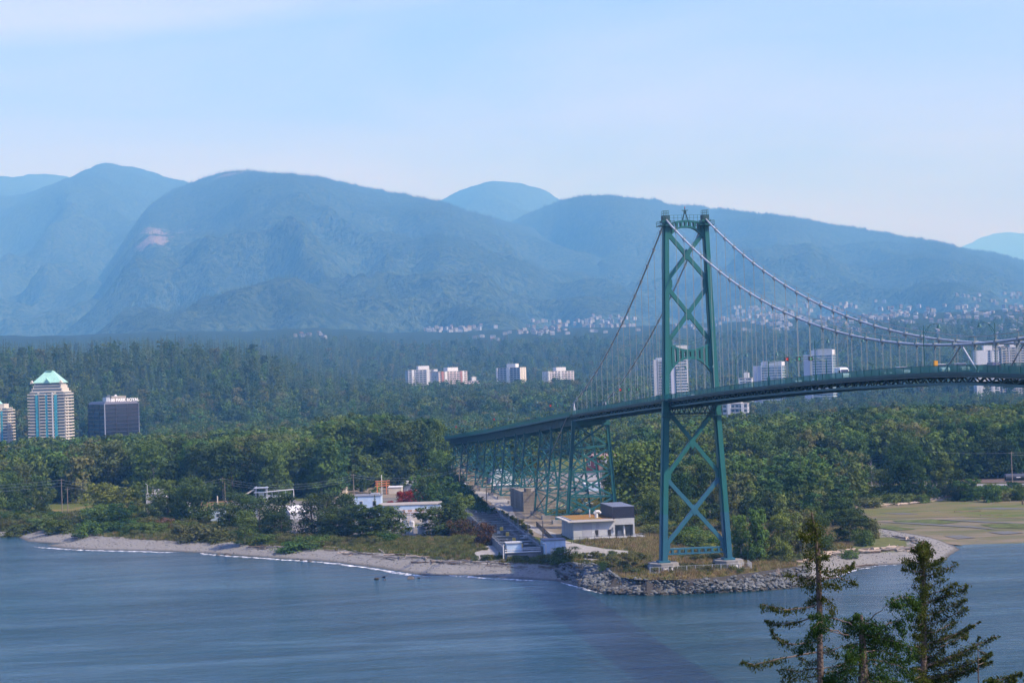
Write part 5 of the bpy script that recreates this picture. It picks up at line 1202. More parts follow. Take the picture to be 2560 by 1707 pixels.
# houses on the slopes: the nearest each its own object, the rest one mass
WHS = [principled('house_white', (.25, .27, .29), .8), principled('house_cream', (.20, .205, .20), .8), principled('house_grey', (.13, .14, .15), .8)]; RFS = [principled('roof_grey', (.12, .12, .13), .9), principled('roof_pale', (.22, .22, .23), .8), principled('roof_brown', (.18, .12, .10), .9)]
def small_house(v):
    rs = np.random.RandomState(v); W, D, H1 = rs.uniform(10, 17), rs.uniform(8, 11), rs.uniform(5, 7.5); m = MB(); m.box(-W/2, -D/2, -6, W/2, D/2, H1)
    m.box(-W/2+W*.6, -D/2-2, -6, W/2, -D/2, H1*.6); nb = len(m.f); m.gable(-W/2, -D/2, W/2, D/2, H1, H1+2.2, .5, .25, 'x' if v % 2 else 'y'); nr = len(m.f)
    for i in range(3): x = -W/2+W*(i+.5)/3; m.box(x-1.1, -D/2-.12, H1*.45, x+1.1, -D/2+.05, H1*.8)
    me = m.mesh('hillside_house'); me.materials.append(WHS[v % 3]); me.materials.append(RFS[(v//2) % 3]); me.materials.append(WIN_); 
    for i, p_ in enumerate(me.polygons): p_.material_index = 0 if i < nb else (1 if i < nr else 2)
    return me
WIN_ = principled('window_far', (.06, .08, .10), .3)
HM = [small_house(v) for v in range(8)]; rs = np.random.RandomState(9)
order = np.argsort(vd); restp = []
def hwhere(px, py):
    a = ('left of the apartment blocks' if px < 1000 else 'above the apartment blocks' if px < 1260 else 'between the valley blocks and the side-span cables' if px < 1500 else 'seen through the tower bracing' if px < 1800 else 'below the main cables right of the tower' if px < 2150 else 'beyond the cables at their lowest point' if px < 2400 else 'at the right edge'); return a
for n_, i in enumerate(order):
    x, y, z = HP[i]; b = -atan2(x-CX, y-CY); v = rs.randint(8)
    if n_ < 290:
        o = link('house', HM[v], None, None, (x, y, z+1.5)); o.rotation_euler = (0, 0, b+rs.uniform(-.6, .6)); wt = ('white', 'cream', 'grey')[v % 3]; lvl = 'lower' if HPX[i][1] > 812 else 'upper'
        tag(o, f'tiny {wt} hillside house on the {lvl} slope {hwhere(*HPX[i])}', 'house', 'hillside houses '+hwhere(*HPX[i]))
    else: restp.append((x, y, z+1.5, 1.0, v, b))
_f = free; free = lambda P: np.ones(len(P), bool)
if restp:
    R3 = np.array(restp)
    for v in range(8):
        q_ = R3[R3[:, 4] == v]
        if len(q_): scatter('hillside_houses', q_[:, :4], HM[v], 'far pale houses scattered high on the forested slope', 60+v)
free = _f
# ------------------------------------------------------------------ buildings
def facing(name, px, d, z, phi, label, cat, group=None):
    p = atd(px, 900, d); b = YAW+math.atan((px-1280)/FPX)
    return empty(name, (p.x, p.y, z), -b+radians(phi), label, cat, group)
CREAM = principled('cream_stucco', (0.52, 0.475, 0.39), .8, noise=.08, nscale=.3); WSTUC = principled('white_stucco', (0.55, 0.56, 0.56), .8, noise=.08, nscale=.3)
GSTUC = principled('grey_stucco', (0.36, 0.38, 0.42), .8, noise=.12, nscale=.3); WIN = principled('window_dark', (0.05, 0.075, 0.10), .15, spec=.7); WINB = principled('window_blue', (0.10, 0.24, 0.28), .12, spec=.8)
BRICK = principled('red_brick', (0.30, 0.13, 0.10), .85, noise=.2, nscale=.8); COPPER = principled('green_copper_roof', (0.28, 0.52, 0.42), .6, noise=.1, nscale=.3)
BLK = principled('black_glass', (0.012, 0.014, 0.022), .12, spec=.8); BLKM = principled('black_mullion', (0.02, 0.02, 0.028), .5); GRR = principled('roof_gravel', (0.30, 0.28, 0.25), .95, noise=.25, nscale=.6)
BLUEW = principled('pale_blue_siding', (0.40, 0.52, 0.66), .6, noise=.12, nscale=.5); BROOF = principled('brown_roof', (0.22, 0.15, 0.11), .9, noise=.35, nscale=.4); DKROOF = principled('dark_shingle', (0.10, 0.09, 0.09), .9, noise=.3, nscale=.8)
BEIGE = principled('beige_wall', (0.50, 0.45, 0.37), .85, noise=.12, nscale=.3); STEEL = principled('galvanised', (0.48, 0.51, 0.54), .4, metal=.3, noise=.15, nscale=1)
def share(name, me, parent, loc, mat=None):
    return link(name, me, parent, mat if (mat and not me.materials) else None, loc)
# cream tower with green roof
def balcony_tower(px, d, zb, nf, fh, W, D, phi, label, roof=True):
    t = facing('apartment_tower', px, d, zb, phi, label, 'apartment tower'); H_ = nf*fh
    MB().box(-W/2+2, -D/2+2, 0, W/2-2, D/2-2, H_).build('core_wall', CREAM, t)
    me = {}
    def m_(k, f, mat):
        if k not in me: me[k] = f().mesh(k); me[k].materials.append(mat)
        return me[k]
    full = lambda: MB().box(-W/2, -D/2+1, -.12, -W/2+7.2, D/2-1, .95).box(W/2-7.2, -D/2+1, -.12, W/2, D/2-1, .95)
    mid = lambda: MB().box(-W*.20, -D/2, -.12, -W*.03, -D/2+2.5, .95).box(W*.03, -D/2, -.12, W*.19, -D/2+2.5, .95)
    wb = lambda: MB().box(-W/2+1.9, -D/2+1.93, .9, -W*.24, -D/2+2.2, 2.3).box(-W*.19, -D/2+1.93, .6, W*.19, -D/2+2.2, 2.4).box(W*.25, -D/2+1.93, .9, W/2-1.9, -D/2+2.2, 2.3).box(W/2-2.1, -D/2+3, .9, W/2-1.93, D/2-3, 2.2)
    for i in range(nf):
        z = i*fh+.1
        share('balcony', m_('balcony', full, CREAM), t, (0, 0, z)); share('balcony', m_('mid_balcony', mid, CREAM), t, (0, 0, z)); share('window', m_('window', wb, WIN), t, (0, 0, z))
    for (x0, x1) in ((-W*.29, -W*.22), (-W*.035, W*.035), (W*.20, W*.27)): MB().box(x0, -D/2+.6, 0, x1, -D/2+2.4, H_-3).build('glass_bay', principled('teal_glass', (0.05, 0.30, 0.36), .15, spec=.8, noise=.5, nscale=.35), t)
    MB().box(W*.145, -D/2-.15, 0, W*.17, -D/2+2.4, H_-1).build('pilaster', WSTUC, t)
    for s in (0.0, .28): MB().box(W/2-3.2, -D/2+3+s*D, 0, W/2-1.2, -D/2+7+s*D, H_-6).build('pilaster', CREAM, t)
    if roof:
        for i, k in enumerate((.86, .80, .74)):
            w, dd = W/2*k, D/2*k; MB().box(-w, -dd, H_+i*fh, w, dd, H_+i*fh+.5).box(-w+1.2, -dd+1.2, H_+i*fh+.5, w-1.2, dd-1.2, H_+(i+1)*fh).build('setback_storey', CREAM, t)
            MB().box(-w+2.2, -dd+1.13, H_+i*fh+.9, w-2.2, -dd+1.3, H_+i*fh+2.2).build('window', WIN, t)
        z0 = H_+3*fh; w, dd = W/2*.76, D/2*.76
        r = MB().add([(-w, -dd, z0), (w, -dd, z0), (w, dd, z0), (-w, dd, z0), (-w*.26, -dd*.1, z0+11.5), (w*.26, -dd*.1, z0+11.5), (w*.26, dd*.1, z0+11.5), (-w*.26, dd*.1, z0+11.5)], [(3,2,1,0),(4,5,6,7),(0,1,5,4),(1,2,6,5),(2,3,7,6),(3,0,4,7)]).build('roof', COPPER, t)
        MB().add([(-4.2, -dd-.4, z0-.5), (4.2, -dd-.4, z0-.5), (0, -dd-.4, z0+4.6), (-4.2, -dd+4, z0-.5), (4.2, -dd+4, z0-.5), (0, -dd+6, z0+4.6)], [(0,1,2),(3,5,4),(0,2,5,3),(1,4,5,2)]).build('gable', COPPER, r)
        MB().add([(-3.0, -dd-.5, z0-.4), (3.0, -dd-.5, z0-.4), (0, -dd-.5, z0+3.3)], [(0,1,2)]).build('gable_window', WINB, r)
        for s in (-1, 1): MB().add([(s*w-2.4, -dd-.5, z0-.5), (s*w+1.2, -dd-.5, z0-.5), (s*w-.6, -dd-.5, z0+2.4), (s*w-2.4, -dd+3, z0-.5), (s*w+1.2, -dd+3, z0-.5), (s*w-.6, -dd+3, z0+2.4)], [(0,1,2),(3,5,4),(0,2,5,3),(1,4,5,2),(0,3,4,1)]).build('corner_gable', CREAM, r)
        MB().box(-3.0, -3, z0+11.5, 3.0, 1, z0+12.0).build('roof_cap', COPPER, r)
    else:
        MB().box(-W*.3, -D*.3, H_, W*.3, D*.3, H_+4).build('penthouse', CREAM, t); MB().cyl((W*.1, -D*.2, H_+4), 3.2, 3, 8, .3).build('turret_roof', COPPER, t)
    MB().box(-W/2-3, -D/2-6, -2, W/2+12, D/2, 2.5).build('podium', GSTUC, t)
    return t
balcony_tower(124, 1960, 3.5, 18, 2.95, 38, 30, -17, 'cream apartment tower with pale green pitched roof and stacked balconies')
balcony_tower(-6, 1990, 3.5, 13, 2.95, 26, 24, -18, 'cream balcony tower cut off by the left edge of the view', False)
# black office
t = facing('office_block', 280, 1750, 3.0, 26, 'black glass office block with white rooftop lettering beside the green-roofed tower', 'office building'); HB = 44.5; w = 16.2
MB().box(-w, -w, 0, w, w, HB-2.2).build('glass_wall', BLK, t)
m = MB(); m.add([(-w-.2, -w-.2, HB-2.2), (w+.2, -w-.2, HB-2.2), (w+.2, w+.2, HB-2.2), (-w-.2, w+.2, HB-2.2), (-w+1.6, -w+1.6, HB), (w-1.6, -w+1.6, HB), (w-1.6, w-1.6, HB), (-w+1.6, w-1.6, HB)], [(3,2,1,0),(4,5,6,7),(0,1,5,4),(1,2,6,5),(2,3,7,6),(3,0,4,7)]); m.build('sloped_parapet', principled('parapet', (0.05, 0.055, 0.08), .4), t)
fm = MB().box(-w-.14, -w-.14, 0, w+.14, w+.14, .55).mesh('spandrel'); fm.materials.append(principled('spandrel_black', (0.028, 0.030, 0.045), .35))
for i in range(12): share('spandrel', fm, t, (0, 0, 1+i*3.45))
mm = MB().box(-.22, -.2, 0, .22, .2, HB-2.2).mesh('mullion'); mm.materials.append(BLKM)
for k in range(4):
    share('mullion', mm, t, (-w+k*2*w/3, -w-.2, 0)); o = share('mullion', mm, t, (-w-.2, -w+k*2*w/3, 0)); o.rotation_euler = (0, 0, pi/2)
MB().box(-w-.45, -w-.45, 0, -w+.3, -w+.3, HB-1.5).build('corner_post', principled('corner_grey', (0.22, 0.24, 0.30), .4), t); MB().box(w-.3, -w-.4, 0, w+.4, -w+.3, HB-2).build('corner_post', MATS['corner_grey'], t)
MB().box(-5, -7, HB-.1, 9, 4, HB+4.6).build('plant_room', MATS['roof_gravel'], t); MB().box(-9, -5, HB-.1, -5, 2, HB+3.6).build('plant_room', STEEL, t); MB().cyl((1, -3, HB+4.6), 1.6, 1.2, 10, .4).build('rooftop_dish', WSTUC, t)
m = MB(); [m.cyl((x, -6, HB+3.5), .12, 2.6, 5) for x in (-8, -7, -6)]; m.build('aerials', STEEL, t)
cu = bpy.data.curves.new('lettering', 'FONT'); cu.body = '100 PARK ROYAL'; cu.size = 3.7; cu.extrude = .12; cu.offset = .085; cu.align_x = 'CENTER'; cu.space_character = 1.02
to_ = bpy.data.objects.new('lt', cu); col.objects.link(to_); dg = bpy.context.evaluated_depsgraph_get(); lme = bpy.data.meshes.new_from_object(to_.evaluated_get(dg)); bpy.data.objects.remove(to_)
lo = link('sign_lettering', lme, t, principled('letter_white', (.85, .85, .85), .5), (3.2, -w+1.4, HB-.1)); lo.rotation_euler = (pi/2, 0, 0)
# slab apartment blocks in the valley
def slab_block(px, d, zb, top, W, D, phi, nf, wall, side, label, bays=6, strips=None, pent=(.1, .25), slabs=True, win=WIN, group='apartment blocks in the valley'):
    t = facing('apartment_block', px, d, zb, phi, label, 'apartment block', group); H_ = top-zb; fh = H_/nf
    MB().box(-W/2, -D/2, 0, W/2, D/2, H_).build('wall', wall, t)
    k = W/bays; wm_ = MB()
    for b in range(bays): wm_.box(-W/2+b*k+k*.14, -D/2-.06, fh*.28, -W/2+b*k+k*.86, -D/2+.1, fh*.80)
    wme = wm_.mesh('window_row'); wme.materials.append(win)
    sd = MB(); [sd.box(W/2-.1, -D/2+D*q-.8, fh*.3, W/2+.06, -D/2+D*q+.8, fh*.75) for q in (.3, .7)]; [sd.box(-W/2-.06, -D/2+D*q-.8, fh*.3, -W/2+.1, -D/2+D*q+.8, fh*.75) for q in (.25, .5, .75)]
    sme = sd.mesh('side_window'); sme.materials.append(win)
    bme = MB().box(-W/2+k*.7, -D/2-1.3, -.12, W/2-k*.7, -D/2, .14).box(-W/2+k*.7, -D/2-1.32, -.12, W/2-k*.7, -D/2-1.2, 1.0).mesh('balcony'); bme.materials.append(wall)
    for i in range(nf):
        share('window_row', wme, t, (0, 0, i*fh)); share('side_window', sme, t, (0, 0, i*fh))
        if slabs and i: share('balcony', bme, t, (0, 0, i*fh))
    for (a, b, mt) in (strips or ()): MB().box(-W/2+a*W, -D/2-1.5, 0, -W/2+b*W, -D/2, H_+.4).build('pier', mt, t)
    MB().box(-W/2-.3, -D/2-.3, H_, W/2+.3, D/2+.3, H_+.6).build('roof', GRR, t)
    if side is not None:
        MB().box(W/2, -D/2-.2, 0, W/2+.25, D/2+.2, H_+.3).build('end_wall', side, t)
        [share('end_window', (lambda me: me)(sme), t, (.28, 0, i*fh)) for i in range(nf)]
    MB().box(-W*pent[0]*1.2, -D*.25, H_+.6, W*pent[1], D*.3, H_+6.5).build('lift_room', WSTUC, t)
    m = MB(); [m.cyl((W*q, -D*.2, H_+6.5), .15, rnd.uniform(1.5, 3.5), 4) for q in (-.08, 0, .06, .12)]; m.build('aerials', STEEL, t)
    return t
slab_block(1052, 3300, 18, 67.5, 50, 22, 14, 14, GSTUC, None, 'leftmost grey slab block in the valley with white rooftop rooms', 8, ((.12, .2, WSTUC), (.62, .72, WSTUC), (.88, 1, WSTUC)))
slab_block(1122, 3230, 18, 63.5, 52, 26, 28, 14, principled('pink_stucco', (.60, .50, .47), .8), None, 'apartment block with red brick strips in front of the grey slab block', 8, ((.08, .16, BRICK), (.2, .28, WSTUC), (.74, .82, BRICK), (.82, .88, WSTUC)))
slab_block(1046, 3150, 18, 34, 30, 18, 14, 6, GSTUC, None, 'low grey block at the foot of the leftmost slab block', 5, None)
slab_block(1181, 3240, 18, 47, 18, 16, 14, 8, MATS['pink_stucco'], None, 'low pink stucco block right of the brick striped one', 4, None)
slab_block(1277, 3250, 18, 66.5, 42, 24, -24, 14, GSTUC, CREAM, 'striped block with shade-grey front and sunlit-cream end wall between the other blocks', 7, ((.0, .06, WSTUC), (.44, .56, WSTUC)))  # shaded grey front, sunlit cream end: light and shade put into wall colours
slab_block(1394, 3280, 20, 58.5, 46, 26, 22, 12, principled('pinkish_white', (.66, .60, .57), .8), None, 'rightmost valley block of pinkish white beside the bridge cable', 8, ((.0, .06, WSTUC), (.46, .52, WSTUC)))
# glass towers behind the bridge
def glass_tower(px, d, zb, top, W, D, phi, fh, label, pent, frame=True, dark=False):
    t = facing('condo_tower', px, d, zb, phi, label, 'condo tower', 'new condo towers behind the bridge'); H_ = top-zb; nf = int(H_/fh)
    wall = GSTUC if dark else principled('lilac_grey', (.42, .43, .50), .7); gl = principled('pale_glass', (.22, .33, .40), .15, spec=.7, noise=.4, nscale=.4)
    MB().box(-W/2+1.2, -D/2+1.2, 0, W/2-1.2, D/2-1.2, H_).build('glass_wall', gl, t)
    sm = MB().box(-W/2+W*.3, -D/2-.3, -.15, W/2, D/2, .25).box(-W/2, -D/2+1.5, -.12, -W/2+W*.3, D/2, .2).box(-W/2+W*.3, -D/2-.35, .2, W/2, -D/2-.25, .9).mesh('floor_slab'); sm.materials.append(WSTUC if not dark else GSTUC)
    wm2 = MB(); 
    for q in np.linspace(.34, .96, 6): wm2.box(-W/2+W*q-.2, -D/2+1.0, .2, -W/2+W*q+.2, -D/2+1.25, fh-.2)
    wme = wm2.mesh('mullion'); wme.materials.append(WIN)
    for i in range(nf+1): share('floor_slab', sm, t, (0, 0, i*fh))
    for i in range(nf): share('mullion', wme, t, (0, 0, i*fh))
    MB().box(-W/2+W*.02, -D/2+.4, 0, -W/2+W*.28, -D/2+3, H_+.3).build('solid_wall', wall, t)
    MB().box(-W/2+W*.28, -D/2-.45, 0, -W/2+W*.31, -D/2+2, H_+.5).build('fin_wall', WSTUC if not dark else GSTUC, t)
    if frame: MB().box(W/2-.9, -D/2-.5, H_*.55, W/2+.1, -D/2+.6, H_+pent-1).box(-W/2+W*.35, -D/2-.5, H_+pent-1.8, W/2+.1, -D/2+.6, H_+pent-1).box(-W/2+W*.5, -D/2+2, H_, W/2-.5, D/2-2, H_+pent-2).build('roof_frame', WSTUC, t)
    MB().box(-W*.25, -D*.2, H_, W*.2, D*.3, H_+pent*.7).build('penthouse', wall, t)
    return t
glass_tower(1694, 2050, 5, 78, 17.5, 18, 8, 2.9, 'tall pale glass tower with white floor edges between the bridge tower legs', 7)
glass_tower(1650, 2110, 5, 70, 17, 20, 8, 3.0, 'dim grey glass tower just left of the bridge tower leg', 3, False, True)
glass_tower(1922, 2500, 3, 59, 37, 24, -12, 3.2, 'shorter white framed condo tower left of the taller one behind the deck', 7)
glass_tower(2049, 2480, 3, 71, 37, 24, -12, 3.2, 'taller white framed condo tower with planted roof terraces behind the white van', 8)
slab_block(1863, 2440, 3, 45, 16, 16, -5, 13, WSTUC, None, 'low white banded block left of the shorter framed condo tower', 2, None, group='new condo towers behind the bridge')
slab_block(1836, 1780, 3.6, 28, 22, 16, -6, 6, GSTUC, None, 'grey mid-rise with white window bays just under the deck right of the tower', 6, ((.2, .32, WSTUC), (.75, .86, WSTUC)), group='blocks seen under the deck')
slab_block(2465, 2600, 3, 70, 30, 22, 10, 22, WSTUC, None, 'wide cream high-rise with blank left wall at the right edge behind the deck', 4, ((0, .46, WSTUC), (.62, .7, GSTUC)), slabs=False, group='cream high-rises at the right edge')
slab_block(2532, 2620, 3, 73, 30, 22, 6, 22, CREAM, None, 'second cream high-rise partly cut by the right edge', 5, ((.28, .34, GSTUC), (.64, .7, GSTUC)), group='cream high-rises at the right edge')
slab_block(2500, 2640, 3, 75, 20, 22, 8, 23, CREAM, None, 'stepped cream high-rise joined between the two at the right edge', 4, None, slabs=False, group='cream high-rises at the right edge')
# houses
def house(name, px, yb, wpx, hpx, D, phi, wall, roof, label, z=3.8, axis='x', group=None, cat='house', pitch=.34, win=2, d=None):
    p = onz(px, yb, z) if d is None else atd(px, yb, d); dd = (p-CAM).dot(F_); s = dd/FPX; W = wpx*s; Hh = hpx*s; b = YAW+math.atan((px-1280)/FPX)
    t = empty(name, (p.x, p.y, p.z), -b+radians(phi), label, cat, group); rise = (W if axis == 'y' else D)*.5*pitch*2*.5; wh = max(2.2, Hh-rise)
    m = MB(); m.box(-W/2, -D/2, -.5, W/2, D/2, wh)
    if pitch > 0.05:
        if axis == 'x': m.add([(-W/2, -D/2, wh), (-W/2, D/2, wh), (-W/2, 0, wh+rise), (W/2, -D/2, wh), (W/2, D/2, wh), (W/2, 0, wh+rise)], [(0,2,1),(3,4,5),(0,3,5,2),(1,2,5,4)])
        else: m.add([(-W/2, -D/2, wh), (W/2, -D/2, wh), (0, -D/2, wh+rise), (-W/2, D/2, wh), (W/2, D/2, wh), (0, D/2, wh+rise)], [(0,1,2),(3,5,4),(0,2,5,3),(1,4,5,2)])
    m.build('wall', wall, t)
    r = MB().gable(-W/2, -D/2, W/2, D/2, wh+.02, wh+rise+.02, .4, .18, axis) if pitch > .05 else MB().box(-W/2-.3, -D/2-.3, wh, W/2+.3, D/2+.3, wh+.35)
    r.build('roof', roof, t)
    for i in range(win):
        x = -W/2+W*(i+.5)/win; f = MB().box(x-.75, -D/2-.08, wh*.42, x+.75, -D/2+.05, wh*.78).build('window', WSTUC, t); MB().box(x-.6, -D/2-.12, wh*.46, x+.6, -D/2-.07, wh*.74).build('pane', WIN, f)
    return t
GH = 'houses beyond the viaduct'
GBL = principled('grey_blue_siding', (.34, .40, .46), .8); MAROON = principled('maroon_siding', (.12, .03, .035), .8); TEALH = principled('teal_siding', (.25, .48, .48), .8); BRH = principled('brown_shingle', (.24, .17, .15), .9, noise=.2, nscale=.8); GRH = principled('grey_shingle', (.27, .27, .28), .9, noise=.2, nscale=.8)
for a in (('house', 1356, 1112, 26, 24, 10, 12, GBL, GRH, 'blue-grey gabled house farthest left of the row seen through the viaduct'), ('house', 1405, 1115, 36, 30, 11, -10, WSTUC, GRH, 'white gabled house with blue shadows behind the viaduct legs'), ('house', 1441, 1118, 20, 24, 10, 8, GSTUC, GRH, 'narrow grey house left of the end bent bracing'), ('house', 1484, 1118, 28, 22, 11, -6, BEIGE, BRH, 'low house with a wide brown roof left of the cottonwood'), ('house', 1512, 1120, 20, 20, 10, 5, GBL, BRH, 'small hipped house right of the brown roofed one'), ('house', 1541, 1112, 22, 22, 10, 0, GBL, GRH, 'grey-blue house with white window above the orange excavator'),
 ('house', 1449, 1142, 20, 20, 10, 15, TEALH, GRH, 'small teal gabled house seen through the end bent'), ('house', 1500, 1174, 36, 40, 12, -12, BEIGE, BRH, 'large brown roofed house right of the maroon one'), ('house', 1483, 1176, 30, 38, 11, -4, MAROON, BRH, 'dark maroon house with white windows seen through the end bent'), ('house', 1525, 1178, 26, 44, 12, 5, WSTUC, BRH, 'cream house with a steep brown roof beside the huge cottonwood')):
    house(*a, group=GH, axis='y' if a[1] in (1405, 1356, 1541, 1449, 1483) else 'x')
house('warehouse', 1467, 1199, 64, 20, 14, 0, WSTUC, STEEL, 'long white flat-roofed warehouse beyond the end bent', pitch=.05, win=5, cat='warehouse')
house('shed', 1480, 1226, 40, 20, 8, 8, BLUEW, WSTUC, 'pale blue shed with one dark window behind the end bent', pitch=.1, win=1, cat='shed')
house('house', 1842, 1086, 44, 22, 12, -10, WSTUC, WSTUC, 'white roofed house left of the two above the trees right of the tower', axis='x', win=2, d=1650)
house('house', 1800, 1086, 44, 18, 12, 12, WSTUC, GRH, 'low grey roofed house behind the right tower leg', win=2, d=1680)
house('house', 1868, 1086, 20, 20, 10, -10, GBL, WSTUC, 'small pale house at the right of the white roofed one', win=1, d=1700, axis='y')
for (px_, yb_, yt_, lb_) in ((2122, 1264, 1172, 'bare pale dead tree at the left edge of the mudflat'), (1966, 1240, 1130, 'thin bare grey snag in the woods right of the tower'), (2180, 1230, 1150, 'leafless grey tree behind the mudflat bushes'), (2360, 1185, 1095, 'tall bare white snag in the woods behind the mudflat')):
    p = onz(px_, yb_, 3.8); h_ = (yb_-yt_)/FPX*(p-CAM).dot(F_); t = empty('dead_tree', p, rnd.random()*6, lb_, 'dead tree'); m = trunk_mb(h_, .22, np.random.RandomState(px_), 12, .02); m.build('trunk', principled('snag', (.34, .31, .28), .9), t)
# orange excavator beyond the houses
p = onz(1527, 1126, 3.8); t = empty('excavator', p, .3, 'orange excavator with raised arm on the dirt mound left of the cottonwood', 'excavator'); OR = principled('machine_orange', (.40, .14, .05), .5)
MB().box(-1.6, -1.2, 0, 1.6, -.6, .9).box(-1.6, .6, 0, 1.6, 1.2, .9).build('tracks', BLACK, t); MB().box(-1.8, -1.2, .9, 1.2, 1.2, 2.4).build('body', OR, t); MB().box(.2, -1.1, 2.4, 1.3, -.1, 3.6).build('cab', WIN, t)
MB().bar((1, .4, 1.6), (4.2, .4, 5.6), .5).build('boom', OR, t); MB().bar((4.2, .4, 5.6), (6.4, .4, 3.0), .4).build('arm', OR, t); MB().box(5.8, 0, 2.0, 7.0, .9, 3.0).build('bucket', BLACK, t)
# quonset hut
p = onz(1258, 1211, 3.8); t = empty('quonset_hut', (p.x, p.y, 3.7), -YAW+radians(6), 'white arched quonset hut half hidden behind the viaduct legs', 'hut'); m = MB(); n = 14
P = [(cos(pi*i/n)*7.0, sin(pi*i/n)*7.4) for i in range(n+1)]
m.add([(x, 0, z) for x, z in P]+[(x, 22, z) for x, z in P], [(i, i+1, n+2+i, n+1+i) for i in range(n)]+[tuple(range(n+1)), tuple(reversed(range(n+1, 2*n+2)))]); m.build('arched_shell', principled('pale_tarp', (.42, .47, .50), .6, noise=.1, nscale=.4), t)
for y in (-.05, 6, 12, 18):
    q = MB(); q.tube([(x*1.01, y, z*1.01) for x, z in P], .12, 4); q.build('rib', GREY, t)
MB().box(-1.6, -.12, 0, 1.6, -.02, 3.6).build('door', GREY, t)
house('shed', 1262, 1222, 62, 10, 6, 6, GREY, WSTUC, 'low white roofed lean-to in front of the quonset hut', pitch=.1, win=2, cat='shed')
# pump house with black box on top, aligned with the bridge
t = empty('pump_house', (0, 0, 0), 0, 'white concrete pump house with brown roof and a black cladded upper box', 'building'); X0, X1, Y0, Y1, Z0, Z1 = -16.2, 6.2, 117, 141, 3.9, 10.2
PCO = principled('white_concrete', (.37, .39, .40), .7, noise=.12, nscale=.5); PGR = principled('grey_panel', (.30, .31, .34), .6); BXM = principled('black_cladding', (.022, .025, .045), .45, noise=.15, nscale=.8)
MB().box(X0, Y0, Z0-1, -1.0, Y1, Z1).box(-1.0, Y0+5, Z0-1, X1, Y1, Z1).box(-1.0, Y0, 8.6, X1, Y0+5, 10.95).box(X1-.5, Y0, Z0-1, X1, Y0+5, 8.6).build('wall', PCO, t)
for a, b in ((-12.9, -9.4), (-8.0, -6.7)): MB().box(a, Y0-.06, Z0+.1, b, Y0+.1, Z1-.3).build('grey_panel', PGR, t)
for a in (-3.1, -11.0+2.6+.7): MB().box(a-.55, Y0-.12, Z0+.9, a+.55, Y0-.05, Z0+3.2).build('door', BLACK, t)
MB().box(-1.9, Y0-.5, Z0+2.6, -1.2, Y0-.05, Z0+4.0).build('wall_vent', GREY, t)
for y, h in ((119.5, 4.6), (124, 5.2), (129, 5.4), (134, 5.4)): MB().box(X0-.06, y, Z0+.6, X0+.1, y+2.6, Z0+h).build('grey_panel', PGR, t)
r = MB().box(X0-2.2, Y0-1.6, Z1, -1.0, Y1+.6, Z1+.45).build('roof_slab', principled('roof_edge', (.42, .40, .36), .7), t)
MB().box(X0-.6, Y0-.2, Z1+.45, -1.6, Y1-.3, Z1+.75).build('roof_kerb', PGR, r)
MB().box(X0-.2, Y0+.2, Z1+.75, -1.6, Y1-.7, Z1+.8).build('roof_bed', principled('rusty_sedum', (.26, .115, .045), .95, c2=(.20, .16, .06), nscale=.22), r)
bx = MB().box(-1.6, Y0-.05, 10.96, X1+.05, Y1-1, 15.0).build('black_box', BXM, t); MB().box(-1.7, Y0-.15, 15.0, X1+.15, Y1-.9, 15.14).build('box_cap', principled('box_cap', (.13, .145, .19), .5), bx)
for z in np.arange(11.5, 15, .5): MB().box(-1.62, Y0-.08, z, X1+.07, Y0-.05, z+.04).build('cladding_joint', BLACK, bx)
m = MB(); m.tube([(-6.5, 123, Z1+.8), (-6.5, 123, Z1+2.4)], .6, 10); m.tube([(-7.4, 123, Z1+2.3), (-6.6, 123, Z1+3.0), (-5.6, 123, Z1+3.0), (-4.9, 123, Z1+2.4)], [.45, .6, .6, .45], 10); m.build('roof_vent', WSTUC, t); MB().cyl((-8.4, 126, Z1+.7), .2, 3.0, 8).build('flue', WSTUC, t)
MB().cyl((2.6, Y0+1.2, Z0), .35, 4.4, 8).build('pipe', WSTUC, t); MB().box(.4, Y0+2.2, Z0, 2.0, Y0+4, Z0+2.5).build('transformer', GREY, t)
MB().box(-12, Y0-4, Z0-1, 9.2, Y0-.02, Z0+.55).build('loading_dock', PCO, t)
m = MB(); [m.box(x-.03, Y0-3.9, Z0+.55, x+.03, Y0-3.84, Z0+1.6) for x in np.arange(-11.8, 9, 1.5)]; m.bar((-11.8, Y0-3.87, Z0+1.6), (9, Y0-3.87, Z0+1.6), .06); m.bar((-11.8, Y0-3.87, Z0+1.1), (9, Y0-3.87, Z0+1.1), .05); m.build('dock_railing', STEEL, t)
m = MB(); m.tube([(-9.5, 111.5, Z0), (-9.5, 111.5, Z0+2.4), (-9.8, 111.5, Z0+2.9), (-10.3, 111.5, Z0+2.7)], .16, 6); tag(m.build('vent_pipe', WSTUC), 'white swan-neck vent pipe in front of the pump house', 'pipe', 'white swan-neck vent pipes')
def fence(pts, h, step, label, name='fence', mat=None):
    mat = mat or BLACK; t = empty(name, (0, 0, 0), 0, label, 'fence'); post = MB().box(-.06, -.06, 0, .06, .06, h).mesh('post'); post.materials.append(mat)
    for a, b in zip(pts[:-1], pts[1:]):
        a = Vector(a); b = Vector(b); L = (b-a).length; n = max(1, int(L/step)); m = MB()
        for i in range(n): q = a.lerp(b, i/n); share('post', post, t, q)
        for zz in (.15, h-.1): m.bar(a+Vector((0, 0, zz)), b+Vector((0, 0, zz)), .06)
        k = int(L/.45)
        for i in range(k): q = a.lerp(b, (i+.5)/k); m.bar(q+Vector((0, 0, .15)), q+Vector((0, 0, h-.1)), .025)
        tag(m.build('mesh_infill', mat, t), kind='stuff')
    return t
q = lambda x, y, z=3.9: onz(x, y, z)
